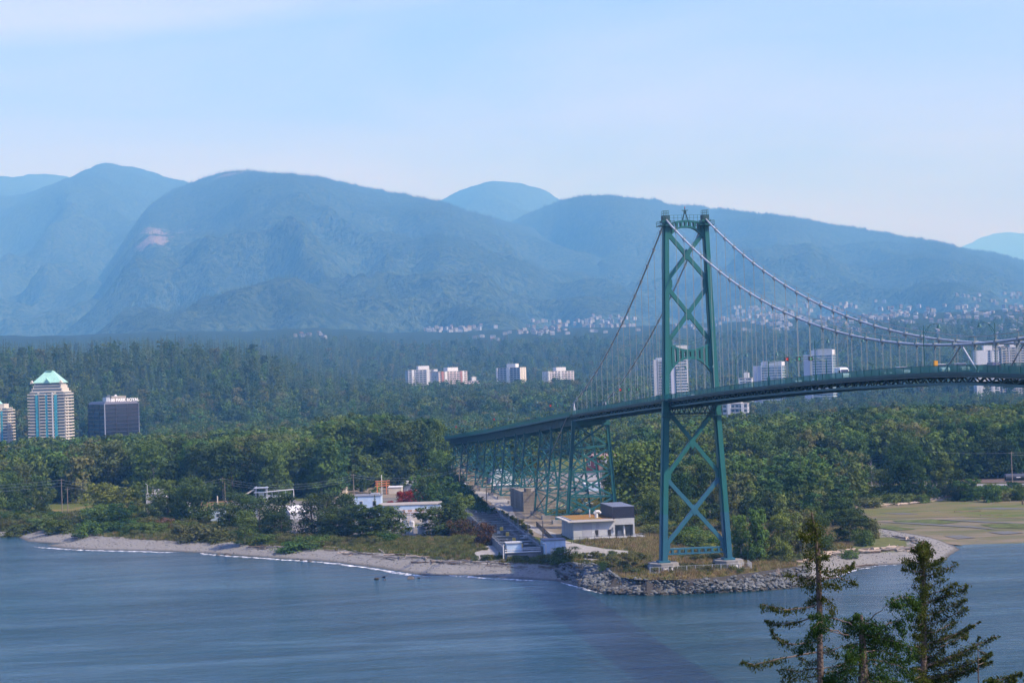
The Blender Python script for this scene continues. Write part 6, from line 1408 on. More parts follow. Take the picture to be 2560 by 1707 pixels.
fence([q(1341, 1316), q(1386, 1359), q(1450, 1357), q(1560, 1350), q(1640, 1344)], 2.2, 2.6, 'black mesh fence with gate posts round the pump house yard')
fence([(-15.6, -6.5, 3.9), (-4.5, -6.8, 3.9), (6, -6.8, 3.9), (15.5, -6.3, 3.9), (16.5, 2, 3.9)], 1.9, 2.6, 'grey chain-link fence in front of the two tower piers', mat=STEEL)
# settling basins
t = empty('settling_basins', (0, 0, 0), 0, 'long row of open concrete settling basins with walkways and yellow machinery', 'treatment basins'); BX0, BX1 = -48.6, -36.2
BC = principled('basin_concrete', (.15, .16, .18), .85, noise=.25, nscale=.3)
BST = principled('basin_steel', (.13, .15, .17), .6, noise=.2, nscale=.8)
def bxx(y): return -48.6+(y-64)*.055
for i, (ya, yb) in enumerate(zip(range(64, 250, 12), range(76, 262, 12))):
    xa = bxx(ya)
    MB().box(xa, ya, 3, xa+.5, yb, 6.6).box(xa+12.0, ya, 3, xa+12.5, yb, 6.9).box(xa+.5, yb-.5, 3, xa+12, yb, 6.6).build('basin_wall', BC, t)
    MB().box(xa+.5, ya, 2.9, xa+12, yb-.5, 4.6).build('basin_water', principled('basin_dark', (.012, .016, .02), .15), t)
    MB().box(xa+.1, yb-1.0, 6.6, xa+12.3, yb-.2, 6.75).build('walkway', BST, t)
    m = MB()
    for xx in np.arange(xa+.3, xa+12.3, 1.5): m.box(xx-.03, yb-1.3, 6.75, xx+.03, yb-1.25, 7.8)
    for zz in (7.3, 7.8): m.bar((xa+.3, yb-1.28, zz), (xa+12.3, yb-1.28, zz), .06)
    for yy in np.arange(ya, yb, 1.5): m.box(xa+.2, yy, 6.6, xa+.26, yy+.06, 7.7); m.box(xa+12.2, yy, 6.9, xa+12.26, yy+.06, 8.0)
    for zz in (7.15, 7.7): m.bar((xa+.23, ya, zz), (xa+.23, yb, zz), .06); m.bar((xa+12.23, ya, zz+.3), (xa+12.23, yb, zz+.3), .06)
    m.build('hand_rail', BST, t); c_ = MB()
    for _ in range(7): qx = rnd.uniform(xa+1, xa+11); qy = rnd.uniform(ya+1, yb-2); c_ = MB(); c_.box(qx, qy, 4.6, qx+rnd.uniform(.4, 1.6), qy+rnd.uniform(.4, 1.2), rnd.uniform(5.4, 7.2)); c_.build('machinery', (BST, GREY, BLACK)[_ % 3], t)
    if i % 2 == 0 and i < 8: MB().box(xa+5, ya+2, 6.5, xa+6.1, ya+3, 7.8).build('gearbox', principled('machine_yellow', (.6, .40, .04), .5), t); MB().bar((xa+.5, ya+2.5, 6.4), (xa+12, ya+2.5, 6.4), .35).build('drive_shaft', STEEL, t)
    if i in (3, 6, 9, 12): MB().cyl((xa+11.5, ya+1, 6.6), .09, 5.5, 5).build('lamp_post', GREY, t)
MB().box(bxx(64)+.4, 63.2, 3, bxx(64)+12.4, 64, 5.6).build('front_wall', BC, t)
m = MB(); m.tube([(-49, 63, 5.4), (-37, 63, 5.4)], .22, 6); m.tube([(-49, 63, 6.2), (-37, 63, 6.2)], .12, 6); m.tube([(-49.5, 63, 3.5), (-49.5, 63, 7.6), (-49.2, 63, 8.1)], .22, 6); m.build('front_pipe', WSTUC, t)
m = MB(); m.box(-33.5+2-3, 190, 3, -22, 262, 8.6); 
def flatbox(name, c, W, D, Hh, rz_, wall, roof, label, cat='building', win=0, group=None, corr=False):
    t = empty(name, c, rz_, label, cat, group); MB().box(-W/2, -D/2, -1, W/2, D/2, Hh).build('wall', wall, t); MB().box(-W/2-.25, -D/2-.25, Hh, W/2+.25, D/2+.25, Hh+.3).build('roof', roof, t)
    for i in range(win): x = -W/2+W*(i+.5)/win; f = MB().box(x-.8, -D/2-.07, Hh*.4, x+.8, -D/2+.05, Hh*.75).build('window', WSTUC, t); MB().box(x-.65, -D/2-.1, Hh*.44, x+.65, -D/2-.065, Hh*.71).build('pane', WIN, f)
    return t
s_ = flatbox('shed', (-32.4, 65.5, 3.9), 7.2, 7, 4.9, 0, BLUEW, BC, 'pale blue flat-roofed shed at the front right corner of the basins', 'shed')
MB().box(-.05, -3.62, 0, .05, -3.5, 4.4).build('panel_joint', GREY, s_); MB().box(-1.6, -3.58, .3, -.4, -3.5, 2.4).build('sign_board', WSTUC, s_)
m = MB(); m.tube([(-3.2, -4.4, 0), (-3.2, -4.4, 3.6), (-3.5, -4.4, 4.2), (-4.2, -4.4, 4.1)], .26, 8); m.build('vent_pipe', WSTUC, s_)
s2 = flatbox('shed', (-45.6, 66.5, 5.4), 5, 3.4, 2.9, 0, BLUEW, WSTUC, 'small corrugated pale shed on the left front corner of the basins', 'shed')
for x in np.arange(-2.4, 2.5, .4): MB().box(x-.06, -2.02, 2.7, x+.06, 1.9, 3.26).build('roof_rib', WSTUC, s2)
# treatment plant left of the basins
def at(px, y, z=3.9): p = onz(px, y, z); return (p.x, p.y, z)
R0_ = -YAW
def plain(name, px0, px1, yb, yt, D, wall, roof, label, cat='building', win=0, phi=0, group=None, z=3.9):
    p = onz((px0+px1)/2, yb, z); d = (p-CAM).dot(F_); s = d/FPX; return flatbox(name, (p.x-D/2*sin(-YAW)*0, p.y+D/2, z), (px1-px0)*s, D, (yb-yt)*s, R0_+radians(phi), wall, roof, label, cat, win, group)
GP = 'treatment plant buildings'
a = plain('workshop', 892, 958, 1282, 1240, 12, BLUEW, BC, 'pale blue flat-roofed building with a box vent on its roof left of the maples', win=2, group=GP); MB().box(1, -3, 6, 5, 1, 8.4).build('roof_unit', GREY, a)
plain('plant_building', 952, 1108, 1284, 1262, 16, BLUEW, GRR, 'long low building with pale blue fascia in front of the red maples', win=0, group=GP)
a = plain('plant_building', 975, 1108, 1306, 1284, 22, BEIGE, BROOF, 'wide building with a flat weathered brown roof behind the white tanks', win=4, group=GP)
for i in range(9): MB().box(-11+i*2.6, -6+(i % 3)*4, 3.8, -10+i*2.6, -5+(i % 3)*4, 4.9).build('roof_vent', WSTUC, a)
MB().box(-12, -8, 3.95, -4, 2, 4.15).build('dark_panel', BLACK, a)
house('shed', 989, 1310, 30, 28, 9, 8, WSTUC, principled('rust_roof', (.45, .24, .17), .8, c2=(.6, .58, .55), nscale=.25), 'white gabled shed with a rust-stained roof left of the tanks', pitch=.3, axis='y', win=0, cat='shed')
house('tent', 734, 1296, 38, 32, 10, 20, GSTUC, WSTUC, 'bright white pitched tent roof between the two dark evergreen clumps', pitch=.5, axis='x', win=0, cat='tent')
plain('plant_building', 620, 700, 1288, 1266, 10, BEIGE, GRR, 'beige low plant building under the white pipework', win=3, group=GP)
a = plain('workshop', 512, 562, 1304, 1276, 10, BLUEW, GRR, 'pale blue workshop with rusty roof pipes behind the olive bushes', win=2, group=GP)
RUST = principled('rusty_pipe', (.35, .20, .13), .7)
for x in (-5, -2.5, 0, 2.5, 5): MB().bar((x, -4, 5.6), (x, -4, 8.2), .25).build('stanchion', RUST, a)
MB().bar((-5.4, -4, 8.2), (12, -4, 8.8), .35).build('pipe', RUST, a); MB().bar((-5.4, -3, 7.2), (6, -3, 7.2), .25).build('pipe', RUST, a); MB().cyl((2, -4, 6), .3, 5, 6).build('stack', CREAM, a)
a = flatbox('silo_building', at(394, 1296), 8.5, 8, 11, R0_, principled('silo_grey', (.48, .48, .47), .8, noise=.2, nscale=.4), GRR, 'tall grey corrugated silo building among the trees left of the dark ivy tree', 'silo')
for x in np.arange(-4, 4.1, 1): MB().box(x-.08, -4.1, 0, x+.08, -4.0, 11).build('rib', STEEL, a)
MB().box(-1, -1, 11.3, 3.4, 2, 13).build('roof_unit', WSTUC, a); MB().tube([(-3.6, -3.6, 11), (-3.6, -3.6, 15.5), (-4.3, -3.6, 15.9)], .12, 5).build('vent_pipe', WSTUC, a)
flatbox('silo_building', at(466, 1300), 3.6, 5, 11.5, R0_, MATS['silo_grey'], GRR, 'narrow grey silo shaft seen beside the dark ivy tree', 'silo')
t = empty('process_tower', at(655, 1290), R0_, 'white steel process tower with ladders and sloping conveyors behind the evergreens', 'process tower')
for x in (-2.4, 2.4):
    for y in (-2, 2): MB().bar((x, y, 0), (x, y, 13.2), .3).build('column', STEEL, t)
for z in (5, 8, 10.5, 12.5): MB().box(-3, -2.6, z, 3, 2.6, z+.25).build('floor_deck', STEEL, t)
MB().box(-1.1, -1.0, 8.3, 1.1, 1.0, 10.4).build('hopper', WSTUC, t); MB().bar((-3, -1, 12), (-15, -1, 5.5), .8, .6).build('conveyor', BEIGE, t); MB().bar((3, -1, 9), (10, -1, 8.3), 1.2, .8).build('conveyor', STEEL, t)
m = MB(); m.tube([(3, -2, 10.8), (14.5, -2, 11.6), (14.5, -2, 8)], .28, 6); m.build('duct', WSTUC, t)
for x in (5, 8, 11): MB().bar((x, -2, 8.5), (x, -2, 11.2), .14).build('strut', STEEL, t)
def tank(px, yb, yt, wpx, label, dome=True, group='white tanks'):
    c = at(px, yb); d = (Vector(c)-CAM).dot(F_); r = wpx/2*d/FPX; h = (yb-yt)*d/FPX*.92; t = empty('storage_tank', c, 0, label, 'tank', group)
    MB().cyl((0, 0, 0), r, h*.85, 20).build('tank_wall', WSTUC, t, smooth=False); MB().cyl((0, 0, h*.85), r*1.03, h*.15, 20, r*.15).build('tank_roof', WSTUC, t)
    m = MB(); [m.bar((r*cos(a)*1.01, r*sin(a)*1.01, h*.85), (r*cos(a)*1.01, r*sin(a)*1.01, h*.85+.9), .06) for a in np.linspace(0, 2*pi, 10)[:-1]]; m.tube([(r*cos(a), r*sin(a), h*.85+.9) for a in np.linspace(0, 2*pi, 13)], .05, 4, False); m.build('railing', STEEL, t)
    m = MB(); m.bar((-.3, -r-.15, 0), (-.3, -r-.15, h*.85), .07); m.bar((.3, -r-.15, 0), (.3, -r-.15, h*.85), .07); m.build('ladder', GREY, t); MB().box(-r*.5, -r-.03, h*.55, r*.5, -r*.86, h*.68).build('band', GREY, t)
tank(1023, 1336, 1311, 22, 'larger white round tank with a grey label band, left of the pair'); tank(1055, 1334, 1309, 22, 'white round tank at the right, partly hidden by the dark tree')
tank(1014, 1318, 1298, 13, 'small white tank in the back row, leftmost'); tank(1030, 1318, 1298, 13, 'small white tank in the back row, second'); tank(1071, 1305, 1272, 16, 'tall slim white silo tank by the dark tree')
t = empty('pipe_rack', at(1040, 1318), R0_, 'white pipe rack behind the round tanks', 'pipe rack'); m = MB()
for x in (-6, -2, 2, 6): MB().bar((x, 0, 0), (x, 0, 6), .22).build('column', WSTUC, t)
for z in (4.2, 5.2, 6): MB().tube([(-7, 0, z), (7, 0, z)], .16, 6).build('pipe', STEEL, t)
# yard behind
t = empty('gantry_crane', at(955, 1236), R0_+.3, 'orange lattice loading gantry in the yard behind the blue building', 'gantry')
for x in (-2.4, 2.4): MB().bar((x, 0, 0), (x, 0, 6.4), .5).build('leg', OR, t)
for z in (4.4, 5.6, 6.8): MB().bar((-3.4, 0, z), (4.2, 0, z+.15), .45).build('beam', OR, t)
MB().bar((0, 0, 0), (0, 0, 10), .3).build('mast', WSTUC, t)
house('shed', 1025, 1226, 30, 24, 12, -15, WSTUC, WSTUC, 'white roofed shed behind the red maples', pitch=.25, win=0, cat='shed')
plain('warehouse', 975, 1008, 1234, 1218, 10, BEIGE, WSTUC, 'beige shed beside the orange gantry', win=0)
house('box_trailer', 1126, 1232, 16, 12, 4, 10, WSTUC, WSTUC, 'white box trailer left of the road by the viaduct', pitch=.05, win=0, cat='trailer')
plain('warehouse', 800, 870, 1238, 1222, 12, BEIGE, GRR, 'beige warehouse glimpsed behind the trees left of the orange gantry', win=2)
plain('warehouse', 30, 96, 1262, 1242, 14, GSTUC, GRR, 'grey low warehouse roof glimpsed between trees at the far left', win=0)
house('shed', 1262, 1120, 40, 14, 14, 0, WSTUC, WSTUC, 'white podium roof glimpsed at the foot of the green-roofed tower', pitch=.05, win=0, cat='building', d=1820).location = Vector(xz(215, 1100, 1820, 4.0))
# poles and wires
WOOD = principled('pole_wood', (.22, .18, .14), .9, noise=.2, nscale=2)
def pole(px, yb, yt, label, arms=1, mat=None):
    c = at(px, yb); d = (Vector(c)-CAM).dot(F_); h = (yb-yt)*d/FPX; t = empty('utility_pole', c, R0_, label, 'utility pole', 'wooden utility poles'); MB().tube([(0, 0, 0), (0, 0, h)], [.24, .15], 7).build('shaft', mat or WOOD, t)
    for k in range(arms): MB().box(-1.3, -.1, h-.8-k*1.3, 1.3, .1, h-.6-k*1.3).build('crossarm', WOOD, t)
    return Vector(c)+Vector((0, 0, h-.6))
pA = pole(156, 1292, 1196, 'tallest wooden utility pole by the left beach'); pB = pole(170, 1284, 1219, 'shorter wooden pole just right of the tallest one'); pC = pole(558, 1252, 1193, 'wooden utility pole behind the pale workshop'); pC2 = pole(563, 1254, 1205, 'short pole right beside the one behind the workshop', 0)
pD = pole(885, 1246, 1184, 'wooden utility pole left of the blue building'); pE = pole(1150, 1250, 1168, 'utility pole at the left side of the viaduct road'); pF = pole(1218, 1290, 1208, 'utility pole with a long arm beside the viaduct road'); pG = pole(2531, 1211, 1128, 'utility pole in front of the black tank wagon'); pole(1358, 1352, 1300, 'lone dark post on the verge left of the pump house', 0)
pL = Vector((pA.x-170, pA.y+70, pA.z-2)); pR = Vector((pG.x+120, pG.y-20, pG.z)); pM = Vector(xz(2180, 900, 1010, 22))
def wire(name, a, b, sag, label, n=1, gap=1.1):
    t = empty(name, (0, 0, 0), 0, label, 'overhead wires')
    for k in range(n):
        P = [a.lerp(b, u)+Vector((0, 0, -k*gap-4*sag*u*(1-u))) for u in np.linspace(0, 1, 14)]; MB().tube(P, .045, 3, False).build('wire', ROPE, t)
wire('power_line', pL, pA, 3, 'overhead wires running off the left edge from the tallest pole', 3, 1.4); wire('power_line', pA, pC, 4, 'overhead wires between the tallest pole and the workshop pole', 3, 1.4); wire('power_line', pC, pD, 4, 'overhead wires in front of the left woods', 3, 1.2); wire('power_line', pD, pE, 3, 'overhead wires between the blue building and the viaduct', 2); wire('power_line', pG, pR, 1, 'overhead wires at the right edge', 2); wire('power_line', pM, pG, 2, 'overhead wire through the woods behind the mudflat', 1)
# vehicles on the ground
GG = 'vehicles parked beyond the viaduct'
for (px, y, kind, cn, c, rz_, lb) in ((1133, 1196, 'sedan', 'white', (.75, .76, .78), .6, 'white car on the road at the left end of the viaduct'), (1161, 1212, 'pickup', 'white', (.75, .76, .78), .5, 'white pickup parked at the road bend left of the viaduct'), (1486, 1180, 'sedan', 'red', (.35, .02, .04), 1.4, 'red car parked below the maroon house'), (1478, 1246, 'pickup', 'dark_red', (.10, .03, .03), 1.5, 'dark flatbed pickup in the yard behind the end bent'), (1452, 1184, 'van', 'yellow', (.6, .55, .05), 1.2, 'yellow van by the white warehouse'), (1470, 1262, 'sedan', 'silver', (.45, .46, .48), 1.5, 'silver car in the yard behind the pump house'),
  (2512, 1233, 'van', 'white', (.75, .76, .78), 1.5, 'white van parked on the road below the tank wagon'), (2545, 1232, 'suv', 'white', (.75, .76, .78), 1.4, 'white car on the road at the right edge'), (2452, 1232, 'sedan', 'dark_blue', (.03, .05, .10), 1.5, 'dark car on the road left of the white van')):
    put_car(kind, cn, c, Vector(at(px, y)), rz_-YAW, lb, GG if px < 2000 else 'vehicles on the road by the mudflat')
t = empty('tank_wagon', at(2556, 1207), R0_+.02, 'black railway tank wagon at the right edge behind the mudflat', 'tank wagon'); TW = principled('wagon_black', (.035, .04, .05), .3)
MB().tube([(-8.6, 0, 3.1), (-8.2, 0, 3.1), (8.2, 0, 3.1), (8.6, 0, 3.1)], [1.0, 1.55, 1.55, 1.0], 18).build('tank', TW, t); MB().cyl((0, 0, 4.6), .6, .7, 10).build('dome', TW, t); MB().box(-8.8, -1.2, 1.2, 8.8, 1.2, 1.5).build('frame', TW, t)
MB().box(-3.2, -1.58, 2.7, -1.2, -1.5, 3.1).build('marking', WSTUC, t)
for x in (-7, -5.2, 5.2, 7): w_ = MB().tube([(x, -.9, .5), (x, .9, .5)], .48, 12).build('wheelset', TYRE, t)
# rails
def sheet(name, pts_, z, mat, label, dz=.06):
    P = [onz(x, y, z) for x, y in pts_]; m = MB(); m.v = [(p.x, p.y, 0) for p in P]; n = len(P)
    bm = bmesh.new(); vs = [bm.verts.new((p.x, p.y, gz(p.x, p.y)+dz)) for p in P]; f = bm.faces.new(vs); bmesh.ops.triangulate(bm, faces=[f]); 
    for _ in range(3): bmesh.ops.subdivide_edges(bm, edges=[e for e in bm.edges if e.calc_length() > 9], cuts=1, use_grid_fill=False); bmesh.ops.triangulate(bm, faces=bm.faces)
    co = np.array([(v.co.x, v.co.y) for v in bm.verts]); zz = ground_z(co)
    for v, k in zip(bm.verts, zz): v.co.z = k+dz
    bmesh.ops.recalc_face_normals(bm, faces=bm.faces); me = bpy.data.meshes.new(name); bm.to_mesh(me); bm.free()
    return tag(link(name, me, None, mat), label, kind='structure')
GRAV = principled('gravel', (.28, .272, .25), .95, noise=.22, nscale=.35, bump=.4, bscale=3, coord='Object'); DIRT = principled('dry_dirt', (.195, .17, .13), .95, noise=.3, nscale=.25, bump=.4, bscale=2)
GRASS2 = principled('mudflat_grass', (.070, .105, .024), .95, c2=(.165, .130, .085), nscale=.09, bump=.3, bscale=1, stretch=(.3, 1.0, 1)); MUD = principled('mudflat_mud', (.185, .152, .115), .9, c2=(.070, .088, .034), nscale=.08, bump=.3, bscale=1, stretch=(.3, 1.0, 1)); BALL = principled('rail_ballast', (.12, .095, .08), .95, noise=.3, nscale=.5)
sheet('dirt_yard', [(1100, 1158), (1180, 1160), (1290, 1235), (1300, 1262), (1420, 1300), (1400, 1350), (1330, 1340), (1235, 1292), (1205, 1262), (1160, 1222), (1125, 1195)], 3.9, DIRT, 'dry dusty ground under the viaduct', .10)
sheet('gravel_road', [(1105, 1166), (1116, 1170), (1135, 1190), (1162, 1208), (1180, 1222), (1211, 1229), (1283, 1253), (1281, 1275), (1293, 1296), (1345, 1320), (1390, 1333), (1392, 1350), (1381, 1352), (1339, 1330), (1286, 1303), (1248, 1276), (1222, 1252), (1188, 1238), (1150, 1216), (1122, 1192)], 3.9, GRAV, 'pale gravel road running inland left of the viaduct', .18)
sheet('gravel_yard', [(1381, 1349), (1415, 1352), (1455, 1361), (1507, 1371), (1584, 1379), (1590, 1384), (1560, 1392), (1500, 1398), (1450, 1397), (1425, 1390), (1415, 1378), (1395, 1364)], 3.9, GRAV, 'pale gravel apron in front of the pump house', .22)
sheet('gravel_path', [(1172, 1388), (1230, 1358), (1250, 1362), (1246, 1384), (1222, 1396), (1190, 1396)], 3.9, GRAV, 'small gravel track left of the basins', .14)
sheet('gravel_path', [(1575, 1330), (1640, 1335), (1662, 1345), (1640, 1352), (1590, 1350), (1570, 1345)], 3.9, GRAV, 'short gravel loop right of the pump house', .14)
sheet('yard', [(1300, 1180), (1540, 1172), (1560, 1262), (1450, 1275), (1420, 1240), (1300, 1235)], 3.9, principled('yard_asphalt', (.15, .145, .135), .9, noise=.25, nscale=.15), 'worn grey yard beyond the viaduct', .08)
sheet('yard', [(560, 1254), (1120, 1236), (1160, 1270), (1110, 1345), (700, 1330), (560, 1310)], 3.9, MATS['yard_asphalt'], 'worn grey yard of the treatment plant', .05)
sheet('yard', [(780, 1226), (1040, 1212), (1100, 1240), (800, 1250)], 3.9, DIRT, 'beige dirt yard behind the treatment plant', .10)
sheet('dirt_mound', [(1440, 1118), (1560, 1108), (1760, 1098), (1765, 1118), (1560, 1132), (1440, 1136)], 3.9, DIRT, 'bare tan dirt field beyond the houses', .5)
sheet('railway_bed', [(-400, 1276), (200, 1280), (430, 1283), (430, 1289), (200, 1287), (-400, 1286)], 3.9, BALL, 'rusty railway bed behind the left shore', .25)
sheet('railway_bed', [(2100, 1198), (2900, 1190), (2900, 1203), (2100, 1210)], 3.9, BALL, 'rusty brown railway bed behind the mudflat', .25)
sheet('road', [(2100, 1213), (2900, 1206), (2900, 1229), (2100, 1233)], 3.9, principled('pale_road', (.22, .22, .22), .9, noise=.1, nscale=.3), 'pale road along the top of the mudflat', .2)
sheet('mudflat', [(2145, 1279), (2192, 1321), (2240, 1334), (2320, 1342), (2372, 1352), (2430, 1354), (2560, 1352), (2900, 1336), (2900, 1246), (2560, 1255), (2290, 1264)], 1.4, MUD, 'brown tidal mudflat with green patches right of the woods', .12)
sheet('mudflat_grass', [(2150, 1282), (2290, 1268), (2560, 1258), (2900, 1250), (2900, 1288), (2560, 1298), (2400, 1296), (2250, 1300), (2178, 1300)], 1.4, GRASS2, 'green salt grass on the upper mudflat', .22)
CHN = principled('wet_mud', (.100, .094, .070), .6, spec=.3)
for ch in ([(2170, 1312), (2290, 1313), (2430, 1318), (2500, 1325), (2430, 1321), (2290, 1316)], [(2300, 1302), (2460, 1306), (2600, 1311), (2460, 1309)], [(2470, 1330), (2520, 1327), (2560, 1330), (2510, 1334)], [(2360, 1340), (2400, 1337), (2440, 1341), (2395, 1344)], [(2410, 1276), (2500, 1274), (2620, 1277), (2500, 1278)], [(2200, 1290), (2260, 1288), (2300, 1291), (2250, 1293)]): sheet('tide_channel', ch, 1.4, CHN, 'dark wet channel winding over the mudflat', .30)
for ch in ([(2230, 1308), (2330, 1303), (2400, 1309), (2330, 1316), (2250, 1314)], [(2180, 1326), (2230, 1322), (2290, 1328), (2240, 1333)], [(2450, 1313), (2560, 1309), (2640, 1314), (2560, 1321), (2480, 1320)]): sheet('mudflat_grass', ch, 1.4, principled('algae_green', (.088, .108, .045), .95, noise=.4, nscale=.3), 'patch of green weed on the brown mudflat', .26)
sheet('spit_grass', [(2150, 1362), (2200, 1345), (2262, 1350), (2268, 1364), (2225, 1376), (2150, 1380), (2110, 1384)], 2.6, principled('marram', (.10, .11, .045), .95, noise=.3, nscale=.3), 'pale green grass on the gravel spit', .15)
# ------------------------------------------------------------------ shore details
def rock_mesh(seed, n=2, flat=.7):
    rs = np.random.RandomState(seed); bm = bmesh.new(); bmesh.ops.create_icosphere(bm, subdivisions=n, radius=.5)
    d = rs.normal(size=(7, 3)); d /= np.linalg.norm(d, axis=1)[:, None]
    for v in bm.verts:
        c = np.array(v.co); 
        for k in d:
            t = c@k
            if t > .30: c = c-k*(t-.30)*.9
        v.co = Vector(c)*Vector((1.15, .95, flat))*(1+rs.normal()*.04)
    me = bpy.data.meshes.new('rock'); bm.to_mesh(me); bm.free(); return me
ROCKM = [principled('rock_grey', (.125, .134, .134), .9, noise=.35, nscale=2.2, bump=.5, bscale=4, obj_rand=.35), principled('rock_dark', (.075, .072, .066), .9, noise=.4, nscale=2, bump=.5, bscale=4, obj_rand=.3)]
RK = []
for v in range(8): me = rock_mesh(900+v, 2); me.materials.append(ROCKM[0]); RK.append(me)
RKD = []
for v in range(4): me = rock_mesh(920+v, 2); me.materials.append(ROCKM[1]); RKD.append(me)
BWL = [(1388, 1446), (1459, 1466), (1512, 1484), (1617, 1488), (1723, 1484), (1828, 1480), (1933, 1474), (2000, 1466), (2032, 1461)]
BVL = [(1400, 1411), (1462, 1408), (1512, 1420), (1540, 1444), (1617, 1454), (1723, 1454), (1828, 1446), (1940, 1434), (2015, 1418)]
wl = [onz(x, y, 0.0) for x, y in BWL]; vl = [onz(x, y, 3.3) for x, y in BVL]
m = MB(); P = []
for a, b in zip(wl, vl): out_d = (a-b).normalized(); P += [a+out_d*1.5+Vector((0, 0, -1.2)), Vector((a.x, a.y, .1)), Vector((b.x, b.y, 3.55)), Vector((b.x, b.y, 3.55))+(b-a).normalized()*3+Vector((0, 0, -.4))]
m.add(P, [(4*i+j, 4*i+j+1, 4*i+4+j+1, 4*i+4+j) for i in range(len(wl)-1) for j in range(3)])
bank = m.build('boulder_bank', ROCKM[1]); tag(bank, 'sloping bank of piled grey boulders round the point below the tower', kind='structure')
rs = np.random.RandomState(12); cand = []
L_ = sum((wl[i+1]-wl[i]).length for i in range(len(wl)-1))
for i in range(len(wl)-1):
    seg = ((wl[i+1]-wl[i]).length+(vl[i+1]-vl[i]).length)/2; wid = (wl[i]-vl[i]).length; n = int(seg*wid/1.35)
    for _ in range(n):
        u, w = rs.rand(), rs.rand(); a = wl[i].lerp(wl[i+1], u); b = vl[i].lerp(vl[i+1], u); p = a.lerp(b, w); s = (0.9+1.3*rs.rand()**2)*(1.15 if w < .6 else .8); p.z = .05+3.4*w+s*.12+rs.uniform(-.1, .3); cand.append((s, w, p))
cand.sort(key=lambda c: -c[0]); restr = []
for k, (s, w, p) in enumerate(cand):
    me = RKD[rs.randint(4)] if w < .12 else RK[rs.randint(8)]; rot = (rs.uniform(-.5, .5), rs.uniform(-.5, .5), rs.rand()*6.28)
    if k < 300: o = link('rock', me, bank, None, p); o.rotation_euler = rot; o.scale = (s, s*rs.uniform(.8, 1.1), s*rs.uniform(.8, 1.1))
    else: restr.append((p, s, me, rot))
def join_rocks(name, items, mat, parent, label=None):
    V = []; F = []; b = 0
    for p, s, me, rot in items:
        M = Matrix.Rotation(rot[2], 3, 'Z') @ Matrix.Rotation(rot[0], 3, 'X'); co = np.empty(len(me.vertices)*3, np.float32); me.vertices.foreach_get('co', co); co = co.reshape(-1, 3)@np.array(M).T*s+np.array(p)
        V.append(co); f = np.empty(len(me.loops), np.int32); me.loops.foreach_get('vertex_index', f); F.append(f.reshape(-1, 3)+b); b += len(co)
    return tag(link(name, np_mesh(name, np.concatenate(V), np.concatenate(F)), parent, mat), label, kind='stuff')
join_rocks('rock', restr, ROCKM[0], bank)
small = [(Vector((p.x+rs.normal()*1.2, p.y+rs.normal()*1.2, p.z-.25)), rs.uniform(.4, .8), RK[rs.randint(8)], (rs.rand(), 0, rs.rand()*6)) for (_, w, p) in cand if w > .1]
join_rocks('rubble', small, ROCKM[0], bank)
# stones in the shallows and on the beach
for (px, y, w, lb) in ((942, 1446, 15, 'dark weedy rock in the water, left one of the pair off the beach'), (959, 1441, 10, 'small dark rock just behind the left water rock'), (961, 1448, 8, 'flat dark rock beside the left water rock'), (1027, 1445, 21, 'largest rounded brown rock standing in the water'), (1047, 1443, 8, 'smallest rock right of the largest water rock'),
  (570, 1386, 22, 'dark rock cluster at the waterline left of the slim beach tree'), (584, 1382, 14, 'dark rock right of the waterline cluster'), (545, 1386, 12, 'low rock at the surf left of the waterline cluster'), (756, 1399, 16, 'yellowish weedy rock in the surf line'), (775, 1402, 12, 'smaller weedy rock right of the yellowish one'), (744, 1396, 10, 'small stone left of the yellowish surf rock'), (218, 1368, 10, 'lone dark stone on the left beach')):
    p = onz(px, y, 0.2); s = w/FPX*(p-CAM).dot(F_); t = link('boulder', RKD[rs.randint(4)], None, None, (p.x, p.y, .1)); t.scale = (s*1.1, s, s*.9); t.rotation_euler = (0, 0, rs.rand()*6); tag(t, lb, 'rock', 'rocks at the waterline')
# beach cobbles
bp_ = []
VLn = [onz(x, y, 2.5) for x, y in VL]; WLn = [onz(x, y, 0) for x, y in WL]
Pc = np.column_stack([rs.uniform(-330, 250, 60000), rs.uniform(-30, 330, 60000)]); kk = inside(Pc, shore) & ~inside(Pc, veg); Pc = Pc[kk][:9000]; zc_ = ground_z(Pc)
scatter('beach_stones', np.column_stack([Pc, zc_, rs.uniform(.2, .75, len(Pc))]), RK[2], 'loose stones strewn over the gravel beach', 41)
# grass tufts
def tuft(seed):
    rs = np.random.RandomState(seed); V = []; F = []
    for i in range(34):
        a = rs.rand()*6.28; r = rs.rand()*.9; h = rs.uniform(.5, 1.1); x, y = cos(a)*r, sin(a)*r; w = .09; b = rs.rand()*3.14; dx, dy = cos(b)*w, sin(b)*w; lx, ly = rs.normal()*.25, rs.normal()*.25
        k = len(V); V += [(x-dx, y-dy, 0), (x+dx, y+dy, 0), (x+lx, y+ly, h)]; F.append((k, k+1, k+2))
    return np_mesh('tuft', np.array(V), np.array(F))
FG = [foliage('grass_green', (.075, .100, .022), (.140, .160, .040), clump=.05), foliage('grass_straw', (.20, .155, .065), (.30, .245, .12), clump=.05), foliage('grass_olive', (.115, .125, .036), (.185, .18, .06), clump=.05)]
Pg = np.column_stack([rs.uniform(-320, 120, 150000), rs.uniform(-25, 330, 150000)]); Pg = Pg[inside(Pg, veg)]
def pxof(P): az, d = polar(P); return 1280+FPX*np.tan(np.radians(az)), d
pxg, dg_ = pxof(Pg)
def in_px(P, poly, z=3.8): return inside(P, np.array([tuple(onz(x, y, z))[:2] for x, y in poly]))
